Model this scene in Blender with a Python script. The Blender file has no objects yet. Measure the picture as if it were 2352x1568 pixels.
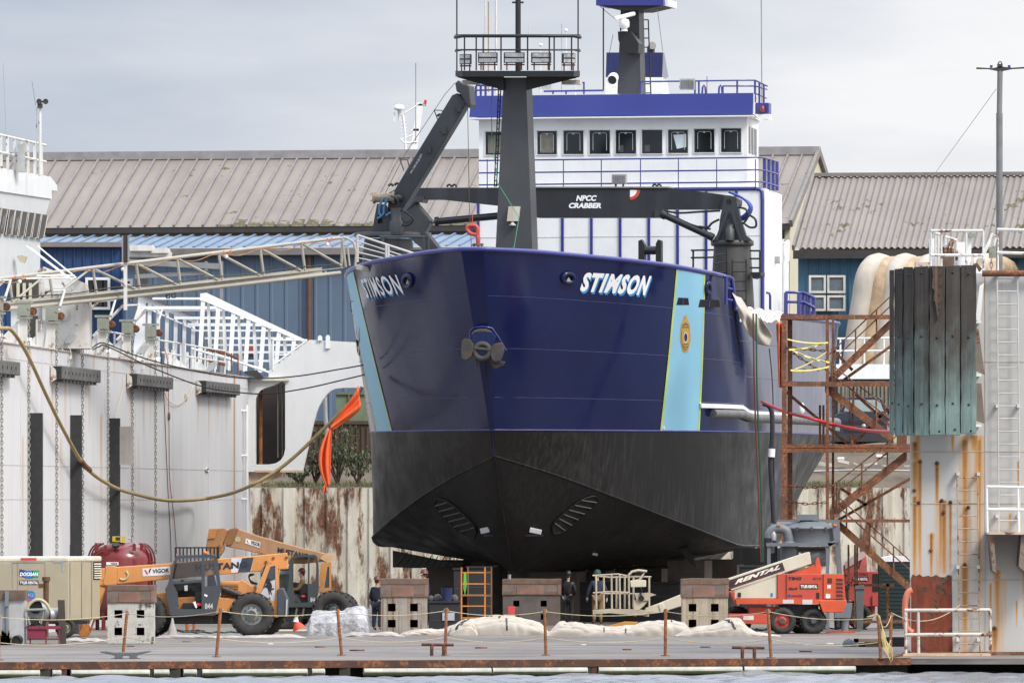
import bpy, math, random
from mathutils import Vector as V, Matrix, noise, geometry
R = math.radians
random.seed(7)
S = bpy.context.scene
COL = S.collection
# pinhole of the photograph: pixel units of a 2352 x 1568 picture, level camera, long lens
F, CX, YH, HC = 20000.0, 1176.0, 1150.0, 4.45
def P(x, y, Y): return V(((x - CX) / F * Y, Y, HC + (YH - y) / F * Y))
def G(x, y, z=0.0): return P(x, y, F * (HC - z) / (y - YH))
def YG(y): return F * HC / (y - YH)
def pl(Y, pts): return [P(x, y, Y) for x, y in pts]

# ------------------------------------------------------------------ mesh builder
ROOT = {}
EACH = {'rungs', 'railing_stanchions', 'stanchion_plates', 'rusty_posts', 'treads', 'cab_glass', 'boom_lugs', 'lifting_lugs', 'pivot_pins', 'cart_legs', 'legs', 'valves', 'clips', 'drum_clamps', 'end_bracket', 'hub_bolts', 'warning_plates', 'latches', 'cab_papers', 'bracket_foot', 'lifting_eye', 'insulator', 'keel_stiffeners', 'bracket', 'rust_bolts', 'cabinets', 'landing'}
ORD = 'first second third fourth fifth sixth seventh eighth ninth tenth eleventh twelfth thirteenth'.split()
class M:
    def __init__(s, xf=None): s.v, s.f, s.xf, s.sm = [], [], xf, set()
    def add(s, pts, faces, smooth=False):
        n = len(s.v)
        s.v += [(s.xf @ V(p)) if s.xf else V(p) for p in pts]
        for q in faces:
            if smooth: s.sm.add(len(s.f))
            s.f.append(tuple(n + i for i in q))
        return s
    def poly(s, pts): return s.add(pts, [tuple(range(len(pts)))])
    def box(s, c, d, rot=None):
        c = V(c); h = V(d) / 2
        pts = [V((a * h.x, b * h.y, e * h.z)) for a in (-1, 1) for b in (-1, 1) for e in (-1, 1)]
        if rot is not None: pts = [rot @ p for p in pts]
        return s.add([c + p for p in pts], [(0, 1, 3, 2), (4, 6, 7, 5), (0, 4, 5, 1), (2, 3, 7, 6), (0, 2, 6, 4), (1, 5, 7, 3)])
    def bx(s, a, b):
        a, b = V(a), V(b)
        return s.box((a + b) / 2, [abs(i) for i in (b - a)])
    def beam(s, p, q, w, h=None, up=(0, 0, 1)):
        p, q = V(p), V(q); h = h or w
        d = (q - p); L = d.length
        if L < 1e-6: return s
        d.normalize(); u = V(up)
        if abs(d.dot(u)) > .98: u = V((0, 1, 0))
        a = d.cross(u).normalized(); u = a.cross(d)
        rot = Matrix((a, d, u)).transposed()
        return s.box((p + q) / 2, (w, L, h), rot)
    def tube(s, pts, r, n=6, caps=True, closed=False):
        pts = [V(p) for p in pts]; k = len(pts); rings = []
        ref = None
        for i, p in enumerate(pts):
            if closed: t = pts[(i + 1) % k] - pts[i - 1]
            else: t = pts[min(i + 1, k - 1)] - pts[max(i - 1, 0)]
            if t.length < 1e-9: t = V((0, 0, 1))
            t.normalize()
            if ref is None:
                ref = V((0, 0, 1)) if abs(t.z) < .9 else V((0, 1, 0))
            a = t.cross(ref)
            if a.length < 1e-4: ref = V((1, 0, 0)); a = t.cross(ref)
            a.normalize(); b = a.cross(t); ref = b
            rr = r[i] if isinstance(r, (list, tuple)) else r
            rings.append([p + (a * math.cos(j * 2 * math.pi / n) + b * math.sin(j * 2 * math.pi / n)) * rr for j in range(n)])
        vs = [p for g in rings for p in g]; fs = []
        for i in range(k if closed else k - 1):
            i2 = (i + 1) % k
            for j in range(n): fs.append((i * n + j, i * n + (j + 1) % n, i2 * n + (j + 1) % n, i2 * n + j))
        s.add(vs, fs, n > 4)
        if caps and not closed: s.add(rings[0], [tuple(range(n))[::-1]]); s.add(rings[-1], [tuple(range(n))])
        return s
    def lathe(s, c, prof, n=16, axis=(0, 0, 1), smooth=True, caps=True):
        c = V(c); ax = V(axis).normalized(); ref = V((0, 1, 0)) if abs(ax.y) < .9 else V((1, 0, 0))
        a = ax.cross(ref).normalized(); b = ax.cross(a)
        vs = []; fs = []
        for r, t in prof:
            vs += [c + ax * t + (a * math.cos(j * 2 * math.pi / n) + b * math.sin(j * 2 * math.pi / n)) * r for j in range(n)]
        for i in range(len(prof) - 1):
            for j in range(n): fs.append((i * n + j, i * n + (j + 1) % n, (i + 1) * n + (j + 1) % n, (i + 1) * n + j))
        s.add(vs, fs, smooth)
        if caps and prof[0][0] > 1e-4 and prof[0][1] != prof[1][1]: s.add(vs[:n], [tuple(range(n))])
        if caps and prof[-1][0] > 1e-4 and prof[-1][1] != prof[-2][1]: s.add(vs[-n:], [tuple(range(n))])
        return s
    def ball(s, c, r, n=12, m=8, sc=(1, 1, 1)):
        c = V(c); vs = []; fs = []
        for i in range(m + 1):
            th = math.pi * i / m
            for j in range(n):
                ph = 2 * math.pi * j / n
                vs.append(c + V((r * sc[0] * math.sin(th) * math.cos(ph), r * sc[1] * math.sin(th) * math.sin(ph), r * sc[2] * math.cos(th))))
        for i in range(m):
            for j in range(n): fs.append((i * n + j, i * n + (j + 1) % n, (i + 1) * n + (j + 1) % n, (i + 1) * n + j))
        return s.add(vs, fs, True)
    def prism(s, pts, off, holes=()):
        off = V(off)
        loops = [[V(p) for p in pts]] + [[V(p) for p in h] for h in holes]
        allp = [p for l in loops for p in l]; n = len(allp)
        if holes: tris = [tuple(t) for t in geometry.tessellate_polygon(loops)]
        else: tris = [tuple(range(n))]
        fs = list(tris) + [tuple(i + n for i in t[::-1]) for t in tris]
        b = 0
        for l in loops:
            k = len(l)
            for i in range(k): fs.append((b + i, b + (i + 1) % k, n + b + (i + 1) % k, n + b + i))
            b += k
        return s.add(allp + [p + off for p in allp], fs)
    def pp(s, pts, Y0, Y1, holes=()):            # outline at distance Y0, given real thickness Y1-Y0
        return s.prism(pl(Y0, pts), (0, Y1 - Y0, 0), [pl(Y0, h) for h in holes])
    def pbox(s, x0, y0, x1, y1, Y0, Y1): return s.pp([(x0, y0), (x1, y0), (x1, y1), (x0, y1)], Y0, Y1)
    def ptube(s, pts, Y, r, n=6): return s.tube([P(x, y, Y) for x, y in pts], r, n)
    def grid(s, fn, nu, nv, smooth=True):
        vs = [fn(i / nu, j / nv) for j in range(nv + 1) for i in range(nu + 1)]
        fs = [(j * (nu + 1) + i, j * (nu + 1) + i + 1, (j + 1) * (nu + 1) + i + 1, (j + 1) * (nu + 1) + i) for j in range(nv) for i in range(nu)]
        return s.add(vs, fs, smooth)
    def islands(s):
        par = {}
        def find(x):
            while par.setdefault(x, x) != x: x = par[x]
            return x
        key = [tuple(round(c, 3) for c in p) for p in s.v]
        for q in s.f:
            for i in q[1:]: par[find(key[i])] = find(key[q[0]])
        g = {}
        for k, q in enumerate(s.f): g.setdefault(find(key[q[0]]), []).append(k)
        return list(g.values())
    def build(s, name, mat, parent=None, bevel=0, solid=0, sub=0, attr=None):
        if name in EACH and parent is not None:
            gs = s.islands()
            if len(gs) > 1:
                r = None
                for g in gs:
                    m2 = M(); mp = {}
                    for k in g:
                        for i in s.f[k]:
                            if i not in mp: mp[i] = len(m2.v); m2.v.append(s.v[i])
                        if k in s.sm: m2.sm.add(len(m2.f))
                        m2.f.append(tuple(mp[i] for i in s.f[k]))
                    EACH.discard(name); o = m2.build(name, mat, parent, bevel, solid, sub); EACH.add(name); r = r or o
                return r
        me = bpy.data.meshes.new(name); o = bpy.data.objects.new(name, me); COL.objects.link(o)
        if parent is not None:
            o.parent = parent; r = parent
            while r.parent is not None: r = r.parent
            mx = ROOT[r.name].inverted(); vs = [mx @ p for p in s.v]
        else:
            xs = [p.x for p in s.v]; ys = [p.y for p in s.v]; zs = [p.z for p in s.v]
            c = V(((min(xs) + max(xs)) / 2, (min(ys) + max(ys)) / 2, min(zs)))
            o.location = c; ROOT[o.name] = Matrix.Translation(c); vs = [p - c for p in s.v]
        me.from_pydata([tuple(p) for p in vs], [], s.f)
        for i in s.sm: me.polygons[i].use_smooth = True
        if attr:
            for an, vals in attr.items():
                a = me.attributes.new(an, 'FLOAT', 'POINT')
                for i, x in enumerate(vals): a.data[i].value = x
        import bmesh as _b
        bm = _b.new(); bm.from_mesh(me); _b.ops.recalc_face_normals(bm, faces=bm.faces); bm.to_mesh(me); bm.free()
        if mat: me.materials.append(mat)
        if bevel:
            b = o.modifiers.new('b', 'BEVEL'); b.width = bevel; b.segments = 2; b.limit_method = 'ANGLE'; b.angle_limit = R(40)
        if solid:
            b = o.modifiers.new('s', 'SOLIDIFY'); b.thickness = solid; b.offset = 0
        if sub:
            b = o.modifiers.new('u', 'SUBSURF'); b.levels = sub; b.render_levels = sub
        return o
def thing(name, label, cat, loc, rz=0, group=None):
    o = bpy.data.objects.new(name, None); COL.objects.link(o); loc = V(loc)
    o.location = loc; o.rotation_euler = (0, 0, rz); o.empty_display_size = .3
    ROOT[o.name] = Matrix.Translation(loc) @ Matrix.Rotation(rz, 4, 'Z')
    return tag(o, label, cat, group)
def tag(o, label, cat, group=None):
    o['label'] = label; o['category'] = cat
    if group: o['group'] = group
    return o
def one(name, label, cat, mb, mat, group=None, **k): return tag(mb.build(name, mat, None, **k), label, cat, group)
def struct(name, mb, mat, kind='structure', **k):
    o = mb.build(name, mat, None, **k); o['kind'] = kind; return o
def dup(r, loc, rz=0, label=None, sc=None):
    def cp(o, par):
        c = o.copy(); COL.objects.link(c); c.parent = par
        for ch in list(o.children): cp(ch, c)
        return c
    c = cp(r, None); c.location = V(loc); c.rotation_euler = (0, 0, rz)
    if sc: c.scale = sc
    if label: c['label'] = label
    ROOT[c.name] = Matrix.Translation(V(loc)) @ Matrix.Rotation(rz, 4, 'Z')
    return c
def cat_rom(pts, k=6):
    pts = [V(p) for p in pts]; out = []
    for i in range(len(pts) - 1):
        a, b, c, d = pts[max(i - 1, 0)], pts[i], pts[i + 1], pts[min(i + 2, len(pts) - 1)]
        for j in range(k):
            t = j / k
            out.append(.5 * ((2 * b) + (c - a) * t + (2 * a - 5 * b + 4 * c - d) * t * t + (3 * b - a - 3 * c + d) * t ** 3))
    return out + [pts[-1]]
def sag(p, q, d, n=10):
    p, q = V(p), V(q)
    return [p.lerp(q, i / n) - V((0, 0, d * 4 * (i / n) * (1 - i / n))) for i in range(n + 1)]

# ------------------------------------------------------------------ lettering
def text_tris(txt, size=1.0, bold=0.0, shear=0.0, space=1.0):
    cu = bpy.data.curves.new('t', 'FONT'); cu.body = txt; cu.size = size; cu.offset = bold; cu.shear = shear; cu.space_character = space
    cu.resolution_u = 3; cu.align_x = 'LEFT'
    o = bpy.data.objects.new('t', cu); COL.objects.link(o)
    dg = bpy.context.evaluated_depsgraph_get(); dg.update()
    me = bpy.data.meshes.new_from_object(o.evaluated_get(dg))
    vs = [v.co.copy() for v in me.vertices]; fs = [tuple(p.vertices) for p in me.polygons]
    bpy.data.objects.remove(o); bpy.data.meshes.remove(me); bpy.data.curves.remove(cu)
    x0 = min(v.x for v in vs); x1 = max(v.x for v in vs); y0 = min(v.y for v in vs); y1 = max(v.y for v in vs)
    return [((v.x - x0) / (x1 - x0), (v.y - y0) / (y1 - y0)) for v in vs], fs
def letter(mb, txt, fn, bold=.02, shear=0.0, space=1.0):          # fn(a,b) -> point, a along, b up, both 0..1
    vs, fs = text_tris(txt, 1.0, bold, shear, space)
    mb.add([fn(a, b) for a, b in vs], fs)
    return mb
def quadfn(Y, tl, tr, br, bl, off=-.02):                           # on a plane facing the camera at distance Y
    def fn(a, b):
        x = (bl[0] * (1 - a) + br[0] * a) * (1 - b) + (tl[0] * (1 - a) + tr[0] * a) * b
        y = (bl[1] * (1 - a) + br[1] * a) * (1 - b) + (tl[1] * (1 - a) + tr[1] * a) * b
        p = P(x, y, Y); p.y += off; return p
    return fn
def plabel(txt, Y, x0, y0, x1, y1, mat, parent, name='lettering', off=-.012, bold=.02, shear=0, space=1.0, dy=0):
    mb = M(); letter(mb, txt, quadfn(Y, (x0, y0), (x1, y0 + dy), (x1, y1 + dy), (x0, y1), off), bold, shear, space)
    return mb.build(name, mat, parent)

# ------------------------------------------------------------------ materials
def srgb(r, g, b):
    f = lambda c: (c / 255 / 12.92) if c / 255 <= .04045 else ((c / 255 + .055) / 1.055) ** 2.4
    return (f(r), f(g), f(b))
class NT:
    def __init__(s, m):
        m.use_nodes = True; s.t = m.node_tree; s.t.nodes.clear()
    def n(s, typ, **k):
        o = s.t.nodes.new(typ)
        for a, b in k.items():
            if a.startswith('_'): setattr(o, a[1:], b)
            else:
                i = o.inputs[int(a[1:])] if a[0] == 'i' and a[1:].isdigit() else o.inputs[a.replace('__', ' ')]
                if isinstance(b, bpy.types.NodeSocket): s.t.links.new(b, i)
                else: i.default_value = b
        return o
    def L(s, a, b): s.t.links.new(a, b)
    def mix(s, f, a, b, typ='MIX'):
        o = s.t.nodes.new('ShaderNodeMix'); o.data_type = 'RGBA'; o.blend_type = typ
        for sock, val in ((o.inputs['Factor'], f), (o.inputs[6], a), (o.inputs[7], b)):
            if isinstance(val, bpy.types.NodeSocket): s.t.links.new(val, sock)
            else: sock.default_value = (tuple(val) + (1,))[:4] if isinstance(val, (tuple, list)) else val
        return o.outputs[2]
    def ramp(s, f, a, b, va=0.0, vb=1.0):
        o = s.t.nodes.new('ShaderNodeMapRange'); o.clamp = True
        s.t.links.new(f, o.inputs[0])
        for i, x in enumerate((a, b, va, vb)): o.inputs[i + 1].default_value = x
        return o.outputs[0]
    def noise(s, vec, sc, det=4, rough=.55, dist=0):
        o = s.n('ShaderNodeTexNoise', Scale=sc, Detail=det, Roughness=rough, Distortion=dist); s.L(vec, o.inputs['Vector']); return o.outputs['Fac']
    def mp(s, vec, sc=(1, 1, 1)):
        o = s.n('ShaderNodeMapping'); s.L(vec, o.inputs['Vector']); o.inputs['Scale'].default_value = sc; return o.outputs[0]
    def mth(s, op, a, b=0.0):
        o = s.t.nodes.new('ShaderNodeMath'); o.operation = op
        for i, x in enumerate((a, b)):
            if isinstance(x, bpy.types.NodeSocket): s.t.links.new(x, o.inputs[i])
            else: o.inputs[i].default_value = x
        return o.outputs[0]
RUST = (.17, .062, .022); DRUST = (.055, .025, .015)
MATS = {}
def mt(name, col, rough=.55, metal=0, var=.18, sc=1.5, rust=0, rsc=2.5, rcol=RUST, streak=0, scol=(.35, .33, .3), ssc=3.0, dirt=.25, dcol=(.05, .045, .04), bump=.0, bsc=20, coat=0, attr=None, rst=1, alpha=None, spec=.5):
    if name in MATS: return MATS[name]
    m = bpy.data.materials.new(name); t = NT(m); MATS[name] = m
    tc = t.n('ShaderNodeTexCoord').outputs['Object']
    n1 = t.noise(tc, sc, 5, .6)
    c = t.mix(t.ramp(n1, .3, .7), tuple(x * (1 - var) for x in col), tuple(min(1, x * (1 + var)) for x in col))
    if dirt:
        nd = t.noise(t.mp(tc, (1, 1, .35)), sc * 2.3, 6, .7)
        c = t.mix(t.ramp(nd, .5, .8, 0, dirt), c, dcol)
    if streak:
        ns = t.noise(t.mp(tc, (ssc, ssc, .12)), 1.0, 4, .6)
        c = t.mix(t.ramp(ns, .46, .68, 0, streak), c, scol)
    rr = rough
    if rust or attr:
        nr = t.noise(t.mp(tc, (1, 1, rst)), rsc, 8, .7)
        nr2 = t.noise(tc, rsc * 5, 4, .6)
        rc = t.mix(t.ramp(nr2, .35, .65), tuple(x * .4 for x in rcol), tuple(min(1, x * 1.5) for x in rcol))
        if attr:
            at = t.n('ShaderNodeAttribute', _attribute_name=attr).outputs['Fac']
            nz = t.noise(t.mp(tc, (9, 9, .5)), 1.0, 5, .65)
            f2 = t.ramp(t.mth('ADD', t.mth('MULTIPLY', at, 1.25), t.mth('MULTIPLY', t.mth('MULTIPLY', t.mth('SUBTRACT', nz, .5), .9), t.ramp(at, 0, .2))), .08, .62, 0, .96)
            wash = t.mix(t.ramp(at, .35, 1.0), (.5, .24, .05), rc)
            c = t.mix(f2, c, wash)
        if rust:
            th = .72 - .44 * rust
            c = t.mix(t.ramp(nr, th - .02, th + (.03 if rst == 1 else .07)), c, rc)
    b = t.n('ShaderNodeBsdfPrincipled', Roughness=rr, Metallic=metal)
    b.inputs['Specular IOR Level'].default_value = spec
    if coat: b.inputs['Coat Weight'].default_value = coat; b.inputs['Coat Roughness'].default_value = .08
    if alpha is not None: b.inputs['Alpha'].default_value = alpha
    t.L(c, b.inputs['Base Color'])
    if bump:
        bn = t.n('ShaderNodeBump', Strength=bump, Distance=.02); t.L(t.noise(tc, bsc, 5, .6), bn.inputs['Height']); t.L(bn.outputs[0], b.inputs['Normal'])
    o = t.n('ShaderNodeOutputMaterial'); t.L(b.outputs[0], o.inputs[0])
    return m
white = mt('white_paint', (.78, .78, .77), .4, var=.04, dirt=.06, streak=.06, scol=(.5, .45, .38))
whited = mt('white_paint_dock', (.66, .66, .66), .5, var=.05, dirt=.12, streak=.3, scol=(.48, .45, .4), ssc=2.0, rust=.08, rsc=.8)
whiter = mt('white_paint_worn', (.62, .61, .58), .55, var=.08, dirt=.3, streak=.25, scol=(.35, .22, .1), ssc=2.5, rust=.3, rsc=1.6)
dgrey = mt('grey_crane_paint', (.035, .037, .042), .45, var=.12, dirt=.2, streak=.22, scol=(.09, .09, .095), ssc=1.6)
mgrey = mt('mast_grey_paint', (.058, .06, .064), .42, var=.08, dirt=.1, streak=.1, scol=(.09, .09, .09))
lgrey = mt('light_grey_paint', (.16, .18, .2), .45, var=.1, dirt=.2, rust=.08)
black = mt('black_paint', (.012, .012, .013), .45, var=.2, dirt=0)
rubber = mt('black_rubber', (.02, .02, .021), .75, var=.3, sc=4, dirt=.3, dcol=(.08, .075, .07), bump=.15)
blue = mt('ship_blue_trim', (.03, .035, .2), .35, var=.06, dirt=.05, coat=.3)
brow = mt('brow_blue', (.045, .06, .27), .4, var=.07, sc=.4, dirt=.05)
rustm = mt('rusty_steel', (.13, .055, .03), .8, var=.35, sc=2, rust=.5, rcol=(.2, .075, .03), dirt=.4, dcol=(.03, .02, .016), bump=.2)
rustd = mt('dark_rust_steel', (.075, .03, .018), .8, var=.35, sc=1.3, rust=.45, rcol=(.17, .06, .02), dirt=.4, dcol=(.02, .014, .012), bump=.2)
beige = mt('beige_paint', (.42, .36, .26), .5, var=.07, dirt=.15, streak=.12, scol=(.25, .2, .14))
orange = mt('orange_paint', (.6, .26, .075), .45, var=.1, dirt=.3, dcol=(.2, .09, .03), rust=.06)
tanor = mt('faded_orange_paint', (.35, .19, .09), .55, var=.12, dirt=.35, dcol=(.1, .06, .035), rust=.12)
red = mt('red_orange_paint', (.55, .07, .022), .45, var=.08, dirt=.2, dcol=(.2, .04, .02))
maroon = mt('maroon_paint', (.17, .012, .018), .35, var=.1, dirt=.15)
steel = mt('galvanised_steel', (.35, .35, .35), .5, .5, var=.15, dirt=.2)
glass = mt('window_glass', (.012, .014, .016), .06, var=.3, sc=.8, dirt=0, spec=.6)
deckwood = mt('weathered_wood', (.14, .09, .065), .85, var=.35, sc=3, dirt=.4, dcol=(.05, .04, .035), bump=.3)
tarp = mt('canvas_tarp', (.42, .375, .32), .85, var=.07, sc=2, dirt=.22, dcol=(.25, .22, .18), bump=.1, bsc=8)
navyc = mt('navy_cloth', (.015, .02, .04), .9, var=.2, dirt=.1)
skin = mt('skin', (.42, .24, .17), .6, var=.05, dirt=0)
ropem = mt('pale_rope', (.5, .42, .28), .9, var=.15, sc=6, dirt=.15)
hoserope = mt('tan_hawser', (.33, .24, .11), .85, var=.2, sc=6, dirt=.25)
lineblk = mt('dark_rope', (.02, .022, .03), .9, var=.2, dirt=0)
wht = mt('white_lettering', (.85, .85, .85), .5, var=.02, dirt=0)
ink = mt('black_lettering', (.012, .012, .016), .5, var=.05, dirt=0)
hivis = mt('red_bright', (.6, .03, .03), .5, var=.1, dirt=.1)
# ================================================================== WORLD, SUN, CAMERA
w = bpy.data.worlds.new('World'); S.world = w; t = NT(w)
tc = t.n('ShaderNodeTexCoord').outputs['Generated']
sep = t.n('ShaderNodeSeparateXYZ'); t.L(tc, sep.inputs[0])
sky = t.n('ShaderNodeTexSky', _sky_type='NISHITA', _sun_disc=False)
sky.sun_elevation = R(48); sky.sun_rotation = R(135); sky.altitude = 10; sky.air_density = 1.2; sky.dust_density = 3
nz = t.noise(t.mp(tc, (9, 9, 34)), 1.0, 5, .55, .4)
nz2 = t.noise(t.mp(tc, (3, 3, 22)), 1.0, 3, .5)
cf = t.mth('ADD', t.mth('MULTIPLY', nz, .85), t.mth('MULTIPLY', nz2, .5))
# thin grey banks over a bright overcast; brighter towards the right and overhead
cf = t.mth('ADD', cf, t.mth('MULTIPLY', sep.outputs['X'], 2.2))
cf = t.mth('SUBTRACT', cf, t.mth('MULTIPLY', t.ramp(sep.outputs['Z'], 0.03, .062), .26))
cl = t.mix(t.ramp(cf, .36, .8), (.51, .575, .69), (.97, .975, 1.0))
lift = t.n('ShaderNodeVectorMath', _operation='SCALE'); t.L(cl, lift.inputs[0])
t.L(t.mth('ADD', .93, t.mth('MULTIPLY', t.ramp(sep.outputs['Z'], .07, .9), 2.0)), lift.inputs['Scale'])
bg1 = t.n('ShaderNodeBackground', Strength=.07); t.L(sky.outputs[0], bg1.inputs[0])
bg2 = t.n('ShaderNodeBackground', Strength=.62); t.L(lift.outputs[0], bg2.inputs[0])
mxs = t.n('ShaderNodeMixShader', i0=.9); t.L(bg1.outputs[0], mxs.inputs[1]); t.L(bg2.outputs[0], mxs.inputs[2])
t.L(mxs.outputs[0], t.n('ShaderNodeOutputWorld').inputs[0])
sl = bpy.data.lights.new('sun', 'SUN'); sl.energy = 1.5; sl.angle = R(14); sl.color = (1, .96, .9)
so = bpy.data.objects.new('sun', sl); COL.objects.link(so)
so.rotation_euler = V((-.62, .66, -.9)).to_track_quat('-Z', 'Y').to_euler()
cam = bpy.data.cameras.new('camera'); co = bpy.data.objects.new('camera', cam); COL.objects.link(co); S.camera = co
co.location = (0, 0, HC); co.rotation_euler = (R(90), 0, 0)
cam.sensor_width = 36; cam.lens = 36 * F / 2352; cam.shift_y = (YH - 784) / 2352; cam.clip_start = 5; cam.clip_end = 20000
S.view_settings.view_transform = 'Standard'; S.view_settings.look = 'None'; S.view_settings.exposure = .84; S.view_settings.gamma = 1
try: S.cycles.use_denoising = True; S.cycles.max_bounces = 6; S.cycles.transparent_max_bounces = 12
except Exception: pass

# ================================================================== WATER AND LAND
mw = bpy.data.materials.new('harbour_water'); t = NT(mw); tc = t.n('ShaderNodeTexCoord').outputs['Object']
b = t.n('ShaderNodeBsdfPrincipled', Roughness=.2); b.inputs['Base Color'].default_value = (.17, .175, .19, 1); b.inputs['IOR'].default_value = 1.33
h = t.mth('ADD', t.noise(t.mp(tc, (1.1, .5, 1)), 1.0, 6, .62, .6), t.mth('MULTIPLY', t.noise(t.mp(tc, (3.2, 1.6, 1)), 1.0, 4, .6), .45))
bn = t.n('ShaderNodeBump', Strength=.5, Distance=.06); t.L(h, bn.inputs['Height']); t.L(bn.outputs[0], b.inputs['Normal'])
t.L(b.outputs[0], t.n('ShaderNodeOutputMaterial').inputs[0])
random.seed(2); WV = [(random.uniform(1.2, 11) , random.uniform(-1.1, 1.1), random.uniform(0, 6.28)) for _ in range(40)]
def wave(x, y):
    z = 0
    for k, a, p in WV: z += .035 / k ** .75 * math.sin(k * (x * math.sin(a) * .7 + y * math.cos(a)) + p + 1.3 * noise.noise(V((x * .15 * k, y * .15 * k, k))))
    return -.45 + .85 * z
wm = M(); X0, X1, Y0, Y1 = -17.0, 17.0, 230.0, 249.5
wm.grid(lambda u, v: V((X0 + (X1 - X0) * u, Y0 + (Y1 - Y0) * v, wave(X0 + (X1 - X0) * u, Y0 + (Y1 - Y0) * v))), 420, 330)
for a, b_, c_, d_ in ((-3000, -2500, 3000, Y0), (-3000, Y1, 3000, 372), (-3000, Y0, X0, Y1), (X1, Y0, 3000, Y1)): wm.poly([(a, b_, -.45), (c_, b_, -.45), (c_, d_, -.45), (a, d_, -.45)])
struct('water', wm, mw)
earth = mt('earth', (.11, .085, .06), .95, var=.4, sc=.7, dirt=.5, dcol=(.05, .055, .025), bump=.6, bsc=6)
random.seed(3)
def landf(u, v):
    y = 366.4 + v * 40; x = -70 + u * 140
    z = 5.0 + 1.9 * min(1, max(0, (y - 369) / 9)) + .25 * noise.noise((x * .5, y * .5, 0)) * min(1, (y - 366) / 3) * (1 if y < 384 else .2)
    return V((x, y, z))
struct('quay_ground', M().grid(landf, 140, 40), earth)
struct('terrain', M().poly([(-2500, 406, 6.8), (2500, 406, 6.8), (2500, 5000, 6.8), (-2500, 5000, 6.8)]), earth)

# ================================================================== SHEET PILE WALL
pile = mt('sheet_pile_paint', (.56, .52, .43), .75, var=.12, sc=.8, rust=.46, rsc=1.5, rst=.3, rcol=(.13, .055, .025), dirt=.5, dcol=(.16, .15, .09), streak=.45, scol=(.2, .12, .06), ssc=1.4, bump=.15)
mb = M(); prof = []; x = -24.0; i = 0
while x < 22:
    prof += [(x, 366.0), (x + .42, 366.0), (x + .47, 366.1), (x + .85, 366.1)]; x += .9
mb.prism([(a, c, -1.5) for a, c in prof] + [(22, 367, -1.5), (-24, 367, -1.5)], (0, 0, 6.5))
one('sheet_pile_wall', 'rusty cream corrugated sheet pile wall behind the blue hull, paint peeling', 'retaining wall', mb, pile)
# pipe lying along the foot of the rubble bank
one('drain_pipe', 'thin pale grey pipe lying on the rubble bank behind the rusty stairs', 'pipe', M().ptube([(1838, 1083), (1960, 1079), (2100, 1081)], 368, .05), steel)
stone = mt('broken_concrete', (.5, .47, .43), .9, var=.2, dirt=.2)
random.seed(5)
for i in range(16):
    x = random.uniform(1850, 2090); y = random.uniform(1046, 1073); Y = 370 + (1073 - y) * .25
    mb = M(); c = P(x, y, Y); r = random.uniform(.06, .2)
    mb.box(c, (r * 3, r * 1.6, r * .7), Matrix.Rotation(random.random() * 3, 3, 'Z') @ Matrix.Rotation(random.uniform(-.4, .4), 3, 'Y'))
    one('concrete_chunk', 'pale broken concrete chunk on the brown rubble bank', 'rubble', mb, stone, 'concrete chunks on the rubble bank')

# ================================================================== BUILDINGS
def roofmat(name, col, period, moss=.0, seam=.12):
    m = bpy.data.materials.new(name); t = NT(m); tc = t.n('ShaderNodeTexCoord').outputs['Object']
    c = t.mix(t.ramp(t.noise(t.mp(tc, (.3, .3, .3)), 1.0, 5, .6), .3, .7), tuple(x * .88 for x in col), tuple(x * 1.1 for x in col))
    c = t.mix(t.ramp(t.noise(t.mp(tc, (3, .25, .25)), 1.0, 5, .6), .5, .75, 0, .25), c, tuple(x * .6 for x in col))
    if moss:
        at = t.n('ShaderNodeAttribute', _attribute_name='moss').outputs['Fac']
        nm = t.noise(tc, 2.1, 6, .6); nm2 = t.noise(tc, .35, 2, .5)
        f = t.mth('ADD', t.mth('ADD', nm, t.mth('MULTIPLY', at, .34)), t.mth('MULTIPLY', t.mth('SUBTRACT', nm2, .5), .5))
        mc = t.mix(t.ramp(t.noise(tc, 9, 3, .6), .35, .65), (.025, .022, .01), (.13, .11, .03))
        c = t.mix(t.ramp(f, .735, .76), c, mc)
    b = t.n('ShaderNodeBsdfPrincipled', Roughness=.6); t.L(c, b.inputs['Base Color']); t.L(b.outputs[0], t.n('ShaderNodeOutputMaterial').inputs[0])
    return m
greyroof = roofmat('grey_metal_roof', (.215, .186, .161), 1, 1)
blueroof = roofmat('blue_metal_roof', (.175, .215, .265), 1, 1)
corrroof = roofmat('grey_corrugated_roof', (.205, .178, .16), 1, 1)
bwall = mt('blue_siding', (.105, .15, .215), .6, var=.08, sc=.3, dirt=.12, streak=.15, scol=(.1, .13, .17), ssc=1)
bwall2 = mt('deep_blue_siding', (.012, .05, .15), .55, var=.1, sc=.3, dirt=.1)
teal = mt('teal_blue_siding', (.045, .125, .2), .6, var=.1, sc=.3, dirt=.15)
fascia = mt('dark_brown_fascia', (.035, .03, .028), .6, dirt=.2)
gutter = mt('taupe_fascia', (.19, .17, .155), .6, dirt=.2)
cream = mt('cream_siding', (.5, .47, .36), .7, var=.06, dirt=.1, streak=.2, scol=(.4, .36, .27))
yaw = R(-10.6); c0 = P(908, 515, 423); c0.z = 6.8
bld = thing('warehouse', 'long blue warehouse with grey standing seam roof behind the ship', 'building', c0, yaw); xf = ROOT[bld.name]
ze, zr, DP = 17.8 - 6.8, 21.55 - 6.8, 8.9; XL, XR = -28.0, 19.4
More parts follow.
